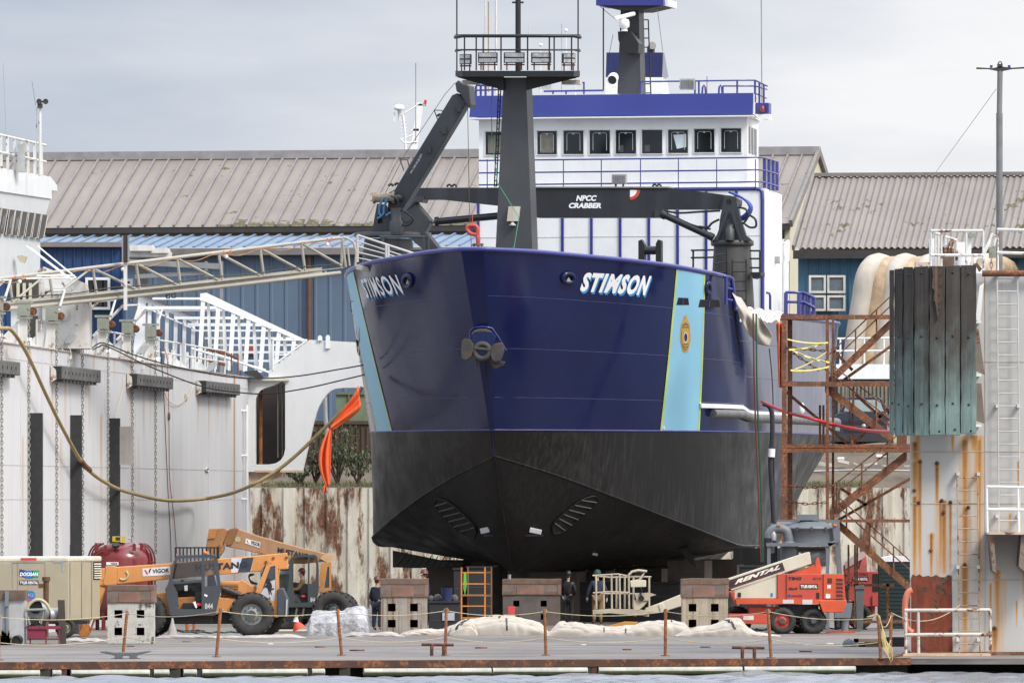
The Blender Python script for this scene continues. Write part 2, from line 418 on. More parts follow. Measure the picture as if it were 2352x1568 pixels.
def ribwall(mb, x0, x1, y, z0, z1, per, d=.05):
    pts = []; x = x0
    while x < x1:
        pts += [(x, y), (min(x + per * .72, x1), y), (min(x + per * .8, x1), y - d), (min(x + per * .92, x1), y - d)]; x += per
    pts += [(x1, y), (x1, y + .25), (x0, y + .25)]
    return mb.prism([(a, c, z0) for a, c in pts], (0, 0, z1 - z0))
mossv = []
nu, nv = 120, 20
def rf(u, v):
    x = XL + (XR - XL) * u; return V((x, DP * v, ze + (zr - ze) * v))
rb = M(xf).grid(rf, nu, nv, False)
for j in range(nv + 1):
    for i in range(nu + 1):
        u, v = i / nu, j / nv; lx = XL + (XR - XL) * u
        mossv.append(max(0, 1 - v * 7) * min(1, max(0, (lx + 11) / 5)) * (1 if lx < 4 else .5) + .35 * max(0, v - .75) * (lx > -12) + .18 * (lx > -12))
roof = rb.build('roof', greyroof, bld, attr={'moss': mossv})
M(xf).prism([(XL, DP * 2, ze), (XL, DP, zr - .02), (XL, DP, zr - .2), (XL, DP * 2, ze - .2)], (XR - XL, 0, 0)).build('rear_roof', greyroof, bld)
sm = M(xf); x = XL + .3
seamm = mt('roof_seam', (.2, .175, .17), .6, dirt=.1)
while x < XR:
    sm.beam((x, 0, ze + .06), (x, DP, zr + .06), .09, .12); x += .725
sm.build('roof_seams', seamm, bld)
M(xf).beam((XL, DP, zr + .1), (XR + .1, DP, zr + .1), .7, .42).build('ridge_cap', mt('ridge_flashing', (.27, .25, .25), .55, dirt=.05), bld)
M(xf).bx((XL, DP - .36, zr - .36), (XR, DP - .3, zr - .1)).build('ridge_gap', fascia, bld)
M(xf).bx((XL, -.2, ze - .28), (XR, .05, ze - .06)).build('gutter', fascia, bld)
M(xf).prism([(XR - .3, .2, 0), (XR - .3, DP * 2 - .2, 0), (XR - .3, DP * 2 - .2, ze - .1), (XR - .3, DP, zr - .15), (XR - .3, .2, ze - .1)], (.25, 0, 0)).build('gable_wall', cream, bld)
M(xf).beam((XR + .05, -.1, ze), (XR + .05, DP, zr + .06), .16, .35).beam((XR + .05, DP, zr + .06), (XR + .05, DP * 2, ze + .05), .16, .35).build('verge_trim', gutter, bld)
lb = M(xf); nu, nv = 160, 6; LZ0, LZ1, LY = ze - .42, ze - 1.18, -5.6
def lf(u, v):
    x = XL + (XR - XL - .6) * u; return V((x, LY * v - .05, LZ0 + (LZ1 - LZ0) * v))
lb.grid(lf, nu, nv, False)
lean = lb.build('lean_to_roof', blueroof, bld, attr={'moss': [max(0, 1 - (j / nv) * 3.6) * .95 for j in range(nv + 1) for i in range(nu + 1)]})
sm = M(xf); x = XL
while x < XR - .6:
    sm.beam((x, -.1, LZ0 + .04), (x, LY, LZ1 + .04), .1, .08); x += .62
sm.build('lean_to_seams', mt('blue_seam', (.12, .2, .32), .6, dirt=.05), bld)
M(xf).bx((XL, LY - .1, LZ1 - .36), (XR - .6, LY + .06, LZ1 - .03)).build('fascia_board', gutter, bld)
ribwall(M(xf), XL, XR - .8, LY + .5, -.1, LZ1 - .3, .72).build('wall', bwall, bld)
M(xf).tube([(XR - 22.55, LY + .3, LZ1 - .3), (XR - 22.55, LY + .3, .4)], .13, 8).build('downspout', mt('brown_downspout', (.12, .06, .045), .6, rust=.2), bld)
M(xf).bx((XR - 25.65, LY + .3, 4.7), (XR - 25.2, LY + .5, 5.1)).build('alarm_box', mt('red_box', (.35, .06, .04), .6), bld)
# annex on the left
an = thing('blue_annex', 'deep blue annex with white framed window left of the walkway truss', 'building', P(120, 1031, 405))
mb = M(); x = -70
while x < 277: mb.pbox(x, 566, x + 19, 1040, 405, 408); mb.pbox(x + 19, 566, x + 22, 1040, 404.9, 408); x += 22
mb.build('wall', bwall2, an)
M().pbox(-70, 556, 279, 567, 404.6, 409).build('roof_edge', gutter, an)
for (x0, y0, x1, y1) in ((196, 637, 253, 711), (278, 640, 304, 660)):
    mb = M().pp([(x0, y0), (x1, y0), (x1, y1), (x0, y1)], 404.7, 404.95, [[(x0 + 6, y0 + 6), (x1 - 6, y0 + 6), (x1 - 6, y1 - 6), (x0 + 6, y1 - 6)]])
    wf = mb.build('window_frame', white, an); M().pbox(x0 + 6, y0 + 6, x1 - 6, y1 - 6, 404.9, 404.97).build('window_pane', glass, wf)
# grey porch frame in front of the warehouse
po = thing('metal_porch', 'grey steel porch frame with stepped white roof against the blue wall', 'porch', P(400, 1031, 402))
greyst = mt('grey_steel', (.22, .225, .23), .6, dirt=.2)
M().pbox(298, 563, 350, 576, 401, 404).pbox(345, 569, 386, 581, 401.2, 404).pbox(284, 576, 390, 590, 401.4, 404.2).build('roof', whiter, po)
M().pp([(296, 595), (505, 605), (505, 618), (296, 608)], 401, 401.5).pp([(310, 630), (480, 622), (480, 630), (310, 640)], 401.2, 401.5).pbox(505, 600, 512, 1040, 401, 401.4).pbox(470, 600, 476, 1040, 402, 402.4).pbox(310, 600, 340, 1040, 402.5, 403).build('frame', greyst, po)
# right hand building
c1 = P(1825, 570, 394); c1.z = 6.8; yaw2 = R(-9)
rbld = thing('workshop_building', 'teal blue workshop with grey corrugated roof and cream window frames', 'building', c1, yaw2); xf = ROOT[rbld.name]
ze2 = P(1825, 570, 394).z - 6.8; zr2 = ze2 + 3.52; D2 = 7.6; X2 = 14.5
mv = []; nu, nv = 260, 10
def rf2(u, v):
    x = X2 * u; return V((x, D2 * v, ze2 + (zr2 - ze2) * v + .05 * math.sin(x * 2 * math.pi / .29)))
rb = M(xf).grid(rf2, nu, nv, False)
for j in range(nv + 1):
    for i in range(nu + 1): mv.append(.12 + .3 * max(0, 1 - abs(j / nv - .28) * 9) + .25 * max(0, 1 - abs(j / nv - .6) * 9))
rb.build('roof', corrroof, rbld, attr={'moss': mv})
M(xf).beam((0, D2, zr2 + .08), (X2, D2, zr2 + .08), .4, .16).build('ridge_cap', gutter, rbld)
M(xf).beam((-.06, -.05, ze2 + .02), (-.06, D2, zr2 + .05), .12, .25).build('verge_trim', gutter, rbld)
M(xf).prism([(0, D2 * 2, ze2), (0, D2, zr2 - .03), (0, D2, zr2 - .2), (0, D2 * 2, ze2 - .2)], (X2, 0, 0)).build('rear_roof', corrroof, rbld)
M(xf).bx((-.05, -.15, ze2 - .48), (X2, .1, ze2 - .1)).build('fascia_board', fascia, rbld)
mb = M(xf); ribwall(mb, .1, X2, .5, -.1, ze2 - .4, .48); mb.build('wall', teal, rbld)
M(xf).prism([(.12, .6, 0), (.12, D2 * 2 - .3, 0), (.12, D2 * 2 - .3, ze2 - .1), (.12, D2, zr2 - .2), (.12, .6, ze2 - .1)], (.2, 0, 0)).build('gable_wall', cream, rbld)
for (x0, y0, x1, y1) in ((1858, 632, 1897, 673), (1900, 632, 1942, 673), (1858, 678, 1897, 714), (1900, 678, 1942, 714), (1872, 880, 1935, 925)):
    YY = 393.6
    wf = M().pp([(x0, y0), (x1, y0), (x1, y1), (x0, y1)], YY - .1, YY + .1, [[(x0 + 5, y0 + 5), (x1 - 5, y0 + 5), (x1 - 5, y1 - 5), (x0 + 5, y1 - 5)]]).build('window_frame', mt('window_cream', (.6, .56, .5), .6), rbld)
    M().pbox(x0 + 5, y0 + 5, x1 - 5, y1 - 5, YY - .02, YY + .05).build('window_pane', mt('grey_glass', (.1, .13, .15), .12, var=.3, dirt=0), wf)
# ribbed duct
ductm = mt('ribbed_duct_skin', (.42, .385, .33), .75, var=.1, sc=1, dirt=.2, streak=.4, scol=(.4, .26, .13), ssc=2.2)
dk = thing('ribbed_duct', 'row of cream rust stained arched tubes in front of the teal wall', 'duct', P(2030, 1000, 388))
for k in range(5):
    ox = k * 62.0; yy = 388 + k * .35
    pts = cat_rom([P(1962 + ox - 18, 1030, yy), P(1966 + ox - 14, 900, yy), P(1972 + ox - 8, 780, yy), P(1978 + ox, 690, yy), P(1986 + ox, 640, yy), P(2000 + ox, 612, yy + .5), P(2022 + ox, 604, yy + 2), P(2050 + ox, 622, yy + 4), P(2070 + ox, 660, yy + 6)], 5)
    M().tube(pts, .44, 12).build('arched_tube', ductm, dk)
    M().tube([p + V((.6, .32, -.14)) for p in pts], .46, 10).build('valley_skin', mt('rust_stained_web', (.36, .26, .165), .8, var=.3, sc=2), dk)
# white parapet with railing behind the stairs, fence below
pr = thing('white_parapet', 'white parapet with pipe railing beyond the rusty stair tower', 'parapet', P(1960, 869, 386.5))
M().pbox(1878, 836, 2250, 870, 386.3, 386.8).build('parapet_wall', white, pr)
mb = M(); mb.ptube([(1880, 778), (2250, 774)], 386.4, .05).ptube([(1880, 806), (2250, 804)], 386.4, .045)
for x in (1884, 1930, 1985, 2030, 2080): mb.ptube([(x, 776), (x, 836)], 386.4, .045)
mb.build('railing', white, pr)
M().pbox(1878, 869, 2250, 875, 386.4, 387).pbox(1885, 870, 1893, 1045, 386.5, 386.9).build('edge_beam', fascia, pr)
mb = M(); x = 1925
while x < 2060: mb.pbox(x, 876, x + 5, 1045, 387.6, 387.9); mb.pbox(x + 5, 876, x + 9, 1045, 387.75, 388); x += 9
one('corrugated_fence', 'beige corrugated fence behind the parked pickup', 'fence', mb, cream)
one('stone_block_wall', 'dark grey block wall beside the parked pickup', 'wall', M().pbox(1842, 880, 1925, 1050, 389, 390), mt('grey_block', (.14, .13, .12), .9, var=.3, dirt=.3, bump=.3))
# brown container and green dumpster on the bank at left
brown = mt('brown_container_paint', (.06, .035, .02), .7, var=.25, rust=.1, dirt=.3)
ct = thing('brown_container', 'dark brown steel container on the bank behind the white bracket', 'container', P(720, 1103, 374))
M().pbox(560, 972, 880, 1100, 374, 376.5).build('shell', brown, ct)
mb = M()
for x in range(566, 880, 12): mb.pbox(x, 980, x + 5, 1094, 373.93, 374.02)
mb.pbox(556, 966, 884, 974, 373.9, 376.6).build('ribs', brown, ct)
gd = thing('green_dumpster', 'faded green dumpster standing behind the brown container', 'dumpster', P(810, 972, 378))
M().pbox(772, 903, 870, 972, 378, 380).build('bin', mt('faded_green', (.13, .17, .1), .7, rust=.1, dirt=.3), gd)
M().pbox(770, 899, 872, 906, 377.9, 380.1).pbox(800, 906, 803, 972, 377.9, 378.05).build('rim', mt('faded_green_rim', (.1, .13, .08), .7), gd)
# ================================================================== VEGETATION
leafm = bpy.data.materials.new('leaves'); t = NT(leafm); tc = t.n('ShaderNodeTexCoord').outputs['Object']
c = t.mix(t.ramp(t.noise(tc, 1.6, 4, .6), .35, .65), (.016, .028, .01), (.085, .12, .04))
b = t.n('ShaderNodeBsdfPrincipled', Roughness=.7); t.L(c, b.inputs['Base Color']); t.L(b.outputs[0], t.n('ShaderNodeOutputMaterial').inputs[0])
bark = mt('bark', (.07, .05, .035), .9, dirt=.2)
def shrub(x, y, Y, h, wd, label, n=420):
    r = thing('shrub', label, 'shrub', P(x, y, Y), 0, 'shrubs on the bank above the sheet pile wall')
    base = P(x, y, Y); st = M(); lf = M()
    for k in range(7):
        a = random.uniform(0, 6.28); tip = base + V((math.cos(a) * wd * random.uniform(.3, 1), math.sin(a) * .5, h * random.uniform(.6, 1.05)))
        mid = base.lerp(tip, .5) + V((random.uniform(-.2, .2), 0, .2))
        pts = cat_rom([base, mid, tip], 5); st.tube(pts, [.05 * (1 - i / len(pts)) + .008 for i in range(len(pts))], 5)
        for j in range(n // 7):
            p = pts[random.randint(3, len(pts) - 1)] + V((random.gauss(0, wd * .22), random.gauss(0, .3), random.gauss(0, h * .09)))
            if p.z < base.z: p.z = base.z + .05
            s = random.uniform(.05, .12); rot = Matrix.Rotation(random.uniform(0, 6.28), 3, 'Z') @ Matrix.Rotation(random.uniform(0, 2), 3, 'X')
            lf.add([p + rot @ V(q) for q in ((-s * .5, 0, 0), (0, -s, 0), (s * .5, 0, 0), (0, s, 0))], [(0, 1, 2, 3)])
    st.build('stems', bark, r); lf.build('foliage', leafm, r)
random.seed(11)
shrub(725, 1108, 368.5, 1.6, 1.0, 'low dark shrub below the white bracket tip')
shrub(775, 1110, 368.2, 2.3, .9, 'tall leafy shrub beside the hanging orange cloth')
shrub(822, 1110, 368.0, 1.5, .8, 'bright green shrub against the left side of the hull')
shrub(690, 1112, 368.2, .7, .9, 'small shrub above the pile wall next to the pale ladder pipe', 250)
gm = M()
for i in range(1500):
    x = random.choice((random.uniform(600, 870), random.uniform(1820, 2000))); Y = random.uniform(366.6, 369.5); p = P(x, 0, Y); p.z = 5.05 + max(0, (Y - 369) * .2)
    a = random.uniform(0, 3.14); h = random.uniform(.08, .3); d = V((math.cos(a) * .03, math.sin(a) * .03, 0)); tip = V((random.uniform(-.08, .08), 0, h))
    gm.add([p - d, p + d, p + tip], [(0, 1, 2)])
struct('grass', gm, mt('dry_grass', (.12, .12, .05), .9, var=.4, dirt=0), 'stuff')
# ================================================================== FAR BITS BEHIND THE ROOF
fm = thing('distant_ship_mast', 'white ship mast with dome and aerials poking above the grey roof', 'ship mast', P(945, 360, 470))
Yf = 470
mb = M(); mb.pp([(942, 345), (958, 242), (966, 238), (972, 242), (958, 345)], Yf, Yf + .5); mb.pbox(952, 236, 980, 243, Yf, Yf + .6); mb.ptube([(957, 243), (926, 262)], Yf, .04)
mb.ptube([(925, 262), (930, 300), (932, 345)], Yf, .06).ptube([(948, 310), (925, 320)], Yf, .04).pbox(943, 296, 962, 301, Yf, Yf + .6)
for k in range(10): mb.ptube([(918 + k * .6, 262 + k * 8), (932 + k * .8, 262 + k * 8)], Yf, .02)
mb.ptube([(920, 320), (930, 330), (958, 326)], Yf, .05); mb.build('mast_frame', white, fm)
M().lathe(P(917, 250, Yf), [(0, .25), (.2, .2), (.28, .05), (.28, -.05), (.1, -.1), (.06, -.6)], 12).pbox(904, 258, 908, 280, Yf, Yf + .1).build('dome', white, fm)
M().ptube([(955, 330), (955, 145)], Yf, .025).ptube([(978, 232), (978, 243)], Yf, .02).build('aerial', steel, fm)
M().pbox(974, 230, 980, 237, Yf - .1, Yf + .1).build('signal_lamp', hivis, fm)
lp = thing('lamp_post', 'tall grey steel pole with cross arm at the right edge', 'pole', P(2295, 1300, 335))
Yl = 335
M().tube([P(2296, 1300, Yl), P(2295.5, 260, Yl)], .125, 10).tube([P(2295.5, 260, Yl), P(2297, 160, Yl)], .105, 10).build('pole', mt('grey_pole', (.16, .16, .16), .6, dirt=.2, streak=.2), lp)
M().pp([(2243, 155), (2280, 157), (2297, 153), (2325, 156), (2400, 151), (2400, 155), (2325, 159), (2306, 163), (2290, 163), (2270, 159), (2243, 159)], Yl - .1, Yl + .1).build('cross_arm', fascia, lp)
for x in (2277, 2318): M().pbox(x - 3, 150, x + 3, 156, Yl - .08, Yl + .08).build('insulator', blue, lp)
M().tube([P(2297 + 4 * math.cos(a), 146 + 4 * math.sin(a), Yl) for a in [k * .63 for k in range(10)]], .02, 4, closed=True).pbox(2291, 147, 2303, 156, Yl - .1, Yl + .1).build('top_ring', fascia, lp)
one('guy_wire', 'thin slanting wire from the tall pole to the grey roof', 'wire', M().tube([P(2288, 205, Yl), P(2150, 395, 394)], .012, 4), steel)
# ================================================================== THE SHIP
TH = R(13); ST, CT = math.sin(TH), math.cos(TH); SX, SY = -1.41, 309.0
ship = thing('patrol_ship', 'large dark blue ship with black bottom standing on keel blocks in the dry dock', 'ship', (SX, SY, 1.85), -TH)
AFT = V((ST, CT, 0)); PORT = V((CT, -ST, 0))
def W(v, w, z): return V((SX + w * ST + v * CT, SY + w * CT - v * ST, z))
def PS(x, y, w):
    k = (x - CX) / F; v = (k * (SY + w * CT) - SX - w * ST) / (CT + k * ST); Y = SY + w * CT - v * ST
    return V((SX + w * ST + v * CT, Y, HC + (YH - y) / F * Y))
def sp(mb, pts, w, d, holes=()):
    return mb.prism([PS(x, y, w) for x, y in pts], AFT * d, [[PS(x, y, w) for x, y in h] for h in holes])
def sbox(mb, x0, y0, x1, y1, w, d): return sp(mb, [(x0, y0), (x1, y0), (x1, y1), (x0, y1)], w, d)
def stube(mb, pts, w, r, n=6): return mb.tube([PS(x, y, w) for x, y in pts], r, n)
def itp(tb, x):
    n = len(tb)
    if x <= tb[0][0]: return tb[0][1]
    if x >= tb[-1][0]: return tb[-1][1]
    i = max(j for j in range(n - 1) if tb[j][0] <= x)
    d = [(tb[j + 1][1] - tb[j][1]) / (tb[j + 1][0] - tb[j][0]) for j in range(n - 1)]
    def sl(j):
        if j == 0: return d[0]
        if j == n - 1: return d[-1]
        return 0 if d[j - 1] * d[j] <= 0 else 2 * d[j - 1] * d[j] / (d[j - 1] + d[j])
    h = tb[i + 1][0] - tb[i][0]; s = (x - tb[i][0]) / h
    a, b = tb[i][1], tb[i + 1][1]
    return a * (2 * s ** 3 - 3 * s * s + 1) + b * (3 * s * s - 2 * s ** 3) + h * (sl(i) * (s ** 3 - 2 * s * s + s) + sl(i + 1) * (s ** 3 - s * s))
RIMV = [(0, .42), (.35, .85), (.77, 1.35), (1.55, 2.15), (2.9, 3.27), (4.4, 4.7), (6.3, 5.85), (7.7, 6.5), (10, 7.05), (13, 7.3), (22, 7.35), (30, 7.3), (36, 6.2), (42, 4.9)]
RIMZ = [(0, 13.36), (1.2, 13.3), (2.9, 13.18), (4.4, 13.05), (6.3, 12.9), (7.7, 12.77), (10.9, 12.5), (11.25, 11.45), (16, 11.35), (42, 11.3)]
WLV = [(0, .1), (.5, .8), (1.25, 1.6), (2.8, 3.0), (4.3, 4.2), (6.2, 5.5), (8.6, 6.6), (10.9, 7.15), (14, 7.35), (26, 7.3), (33, 6.0), (39, 4.6)]
CHV = [(0, 0), (1.9, 1.8), (3.5, 3.45), (6.5, 5.6), (8.5, 6.6), (10.8, 6.85), (14, 6.9), (20, 6.4), (26, 5.4), (33, 4.0), (39, 2.5)]
CHZ = [(0, 6.06), (1.9, 5.4), (3.5, 4.67), (6.5, 3.6), (8.5, 3.05), (10.8, 2.8), (14, 2.78), (22, 3.0), (30, 3.9), (39, 5.0)]
WL_W, WL_Z, CH_W = 3.1, 7.0, 3.5
def rimz(m): return itp(RIMZ, m)
def Bl(m, h, sd):                                   # blue side between the paint line and the rim
    v0, v1 = itp(WLV, m), itp(RIMV, m); zr_ = rimz(m)
    hw = h * min(1, (zr_ - WL_Z) / (13.36 - WL_Z - .08 * m)) if m < 11 else h * (zr_ - WL_Z) / 5.6
    return W(sd * (v0 + (v1 - v0) * h ** 1.12), WL_W * (1 - h) + m, WL_Z + (zr_ - WL_Z) * h)
def Bk(m, h, sd):                                   # black side between the chine and the paint line
    v0, v1 = itp(CHV, m), itp(WLV, m); z0 = itp(CHZ, m)
    return W(sd * (v0 + (v1 - v0) * h), CH_W + (WL_W - CH_W) * h + m, z0 + (WL_Z - z0) * h)
def keelz(w_): return 1.85 + (6.06 - 1.85) * max(0, 1 - (w_ - 3.5) / 2.8) ** 1.08 if w_ < 6.3 else 1.85
def Bt(m, f, sd):
    w_ = CH_W + m; zk = min(keelz(w_), itp(CHZ, m))
    return W(sd * itp(CHV, m) * f, w_, zk + (itp(CHZ, m) - zk) * f ** 1.25)
def nrm(fn, m, h, sd):
    e = .02; a = fn(m + e, h, sd) - fn(max(0, m - e), h, sd); hh = min(h, 1 - e); b = fn(m, hh + e, sd) - fn(m, max(0, hh - e), sd)
    n = a.cross(b).normalized()
    return n if n.dot(PORT * sd - AFT * .7) > 0 else -n
def off(fn, m, h, sd, d): return fn(m, h, sd) + nrm(fn, m, h, sd) * d
def topx(p): return (CX + p.x / p.y * F, YH - (p.z - HC) / p.y * F)
def inv(x, y, sd, fn=Bl, mmax=16):
    best = None; cm, chh, rm, rh = mmax / 2, .5, mmax / 2, .6
    for it in range(7):
        for i in range(-8, 9):
            for j in range(-8, 9):
                m = cm + rm * i / 8; h = chh + rh * j / 8
                if m < 0 or h < -.02 or h > 1.02: continue
                q = topx(fn(m, max(0, min(1, h)), sd)); e = (q[0] - x) ** 2 + (q[1] - y) ** 2
                if best is None or e < best[0]: best = (e, m, max(0, min(1, h)))
        cm, chh = best[1], best[2]; rm *= .3; rh *= .3
    return best[1], best[2]
# materials of the hull
def hullmat(name, col, coat, streak, scol, rough=.3, spec=.5):
    m = bpy.data.materials.new(name); t = NT(m); tc = t.n('ShaderNodeTexCoord').outputs['Object']
    c = t.mix(t.ramp(t.noise(tc, .35, 3, .5), .3, .7), tuple(x * .88 for x in col), tuple(x * 1.12 for x in col))
    ns = t.noise(t.mp(tc, (7, 7, .05)), 1.0, 5, .65); nm = t.noise(tc, .25, 2, .5)
    c = t.mix(t.ramp(t.mth('ADD', ns, t.mth('MULTIPLY', t.mth('SUBTRACT', nm, .5), .5)), .5, .72, 0, streak), c, scol)
    rr = t.ramp(t.noise(tc, 1.2, 4, .6), .3, .7, rough * .75, rough * 1.35)
    b = t.n('ShaderNodeBsdfPrincipled'); t.L(rr, b.inputs['Roughness']); t.L(c, b.inputs['Base Color'])
    b.inputs['Coat Weight'].default_value = coat; b.inputs['Coat Roughness'].default_value = .12; b.inputs['Specular IOR Level'].default_value = spec
    bn = t.n('ShaderNodeBump', Strength=.5, Distance=.035); t.L(t.noise(t.mp(tc, (.9, .9, .35)), 1.0, 2, .4), bn.inputs['Height']); t.L(bn.outputs[0], b.inputs['Normal'])
    t.L(b.outputs[0], t.n('ShaderNodeOutputMaterial').inputs[0]); return m
hblue = hullmat('hull_navy', (.0055, .0115, .062), .1, .05, (.025, .035, .09), .14, .4)
hblack = hullmat('hull_black', (.0085, .0075, .007), 0, .4, (.05, .047, .047), .42, .35)
hbott = hullmat('hull_bottom_black', (.0055, .005, .005), 0, .25, (.03, .028, .027), .48, .3)
ms = [0, .15, .35, .6, .9, 1.3, 1.7, 2.2, 2.8, 3.4, 4, 4.7, 5.4, 6.1, 6.8, 7.5, 8.2, 9, 10, 10.9, 11.25, 12, 13, 14.5, 16, 18, 20, 22, 24, 26, 28, 30, 32, 34, 36, 38.5]
def skin2(fn, nh, lo=0, hi=1):
    mb = M()
    for sd in (-1, 1):
        vs = [fn(m, lo + (hi - lo) * j / nh, sd) for m in ms for j in range(nh + 1)]
        mb.add(vs, [(i * (nh + 1) + j, i * (nh + 1) + j + 1, (i + 1) * (nh + 1) + j + 1, (i + 1) * (nh + 1) + j) for i in range(len(ms) - 1) for j in range(nh)], True)
    a = [fn(0, j / nh, -1) for j in range(nh + 1)]; b = [fn(0, j / nh, 1) for j in range(nh + 1)]
    mb.add(a + b, [(j, j + 1, nh + 2 + j, nh + 1 + j) for j in range(nh)], True)
    a = [fn(ms[-1], j / nh, -1) for j in range(nh + 1)]; b = [fn(ms[-1], j / nh, 1) for j in range(nh + 1)]
    mb.add(a + b, [(j, j + 1, nh + 2 + j, nh + 1 + j) for j in range(nh)])
    return mb
skin2(Bl, 14).build('blue_topsides', hblue, ship)
skin2(Bk, 8).build('black_side', hblack, ship)
skin2(Bt, 8).build('hull_bottom', hbott, ship)
dm = M(); dh = [1 - 1.15 / (rimz(m) - WL_Z) for m in ms]; dl = [Bl(m, h, -1) + PORT * .12 for m, h in zip(ms, dh)]; dr = [Bl(m, h, 1) - PORT * .12 for m, h in zip(ms, dh)]
dm.add(dl + dr, [(i, i + 1, len(ms) + i + 1, len(ms) + i) for i in range(len(ms) - 1)]); dm.build('deck', mt('deck_grey', (.08, .09, .1), .7), ship)
rimpts = [W(-itp(RIMV, m), m, rimz(m) + .02) for m in ms[::-1]] + [W(itp(RIMV, m), m, rimz(m) + .02) for m in ms]
M().tube(rimpts, .085, 8).build('rail_cap', blue, ship)
# raised lip where the two colours meet, chine bar, weld seams
lip = mt('paint_edge', (.07, .075, .24), .4)
def along(fn, h, m0, m1, sd, d, n=50): return [off(fn, m0 + (m1 - m0) * i / n, h, sd, d) for i in range(n + 1)]
M().tube(along(Bl, 0, 36, .02, -1, .01) + along(Bl, 0, .02, 36, 1, .01), .028, 5).build('paint_line', lip, ship)
M().tube([Bk(m, 0, -1) for m in ms[:0:-1]] + [Bk(m, 0, 1) for m in ms], [.07 if i < 20 else (.03 if abs(i - 35) < 14 else .045) for i in range(2 * len(ms) - 1)], 6).build('chine_bar', hblack, ship)
seam = mt('weld_seam', (.05, .055, .17), .4)
for yy in (690, 806, 915):
    m_, h_ = inv(1330, yy, 1)
    M().tube(along(Bl, h_, 30, .05, -1, .002) + along(Bl, h_, .05, 30, 1, .002), .011, 4).build('weld_seam', seam, ship)
M().tube([Bl(0, h / 10, 1).lerp(Bl(0, h / 10, -1), .5) - AFT * .02 for h in range(0, 6)], .03, 5).tube([Bk(0, h / 6, 1).lerp(Bk(0, h / 6, -1), .5) - AFT * .01 for h in range(7)], .02, 5).build('stem_bar', hblue, ship)
M().tube([Bt(m, 0, 1) - AFT * .02 for m in [x * .2 for x in range(16)]], .04, 5).build('keel_bar', hbott, ship)
# patches lying on the hull skin
def patch(mb, cor, sd, d, nu=6, nv=10, fn=Bl):                       # cor: pixel corners tl,tr,br,bl
    c = [inv(x, y, sd, fn) for x, y in cor]
    def f(u, v):
        m = (c[0][0] * (1 - u) + c[1][0] * u) * (1 - v) + (c[3][0] * (1 - u) + c[2][0] * u) * v
        h = (c[0][1] * (1 - u) + c[1][1] * u) * (1 - v) + (c[3][1] * (1 - u) + c[2][1] * u) * v
        return off(fn, m, max(0, min(1, h)), sd, d)
    mb.grid(f, nu, nv); return f
cyan = mt('cyan_stripe_paint', (.24, .5, .65), .4, var=.04, sc=.6, dirt=.03)
lime = mt('lime_edge_tape', (.45, .55, .1), .5, dirt=0)
def mstrip(sd, t0, t1, b0, b1, d):
    mb = M(); mb.grid(lambda u, v: off(Bl, (t0 * (1 - u) + t1 * u) * v + (b0 * (1 - u) + b1 * u) * (1 - v), .002 + .985 * v, sd, d), 8, 16); return mb
ra, rb_ = inv(1556, 622, 1)[0], inv(1617, 634, 1)[0]; ba, bb = inv(1519, 985, 1)[0], inv(1603, 985, 1)[0]
stripe = {}
for sd in (1, -1):
    s0 = mstrip(sd, ra, rb_, ba, bb, .012).build('cyan_stripe', cyan, ship)
    e0 = mstrip(sd, ra - .06, ra + .02, ba - .06, ba + .02, .018); e1 = mstrip(sd, rb_ - .02, rb_ + .07, bb - .02, bb + .07, .018)
    e0.v += []; n = len(e0.v); e0.v += e1.v; e0.f += [tuple(i + n for i in q) for q in e1.f]; e0.build('stripe_edge', lime, s0)
gold = mt('badge_gold', (.5, .3, .06), .4, var=.2, sc=5)
def oval(mb, cx, cy, rx, ry, sd, d, n=24, shape=None):
    pts = []
    for k in range(n):
        a = 2 * math.pi * k / n; q = shape(a) if shape else 1
        m, h = inv(cx + rx * q * math.sin(a), cy - ry * q * math.cos(a), sd); pts.append(off(Bl, m, h, sd, d))
    mb.poly(pts); return pts
for sd, cx, cy, rx, ry in ((1, 1573.5, 770, 12, 40), (-1, 823.5, 781, 4.5, 36)):
    bd = M(); oval(bd, cx, cy, rx, ry, sd, .022, 28, lambda a: 1 + .12 * math.cos(a * 7) * .3 + (.14 if abs(math.sin(a / 2)) < .12 else 0))
    bo = bd.build('badge', gold, ship)
    for k, (f, mm) in enumerate(((.8, mt('badge_edge', (.16, .1, .03), .5)), (.74, gold), (.4, mt('badge_white', (.6, .6, .55), .5)), (.3, mt('badge_blue', (.01, .02, .09), .5)))):
        b_ = M(); oval(b_, cx, cy + (2 if k < 2 else 4) * ry / 40, rx * f, ry * f * (1 if k < 2 else .8), sd, .026 + k * .004, 20); b_.build('badge_field', mm, bo)
    for q in (-.62, -.48, .5, .64):
        b_ = M(); patch(b_, [(cx - rx * .5, cy + ry * q - 1.2), (cx + rx * .5, cy + ry * q - 1.2), (cx + rx * .5, cy + ry * q + 1.2), (cx - rx * .5, cy + ry * q + 1.2)], sd, .034, 2, 1); b_.build('badge_band', mt('badge_edge', (.16, .1, .03), .5), bo)
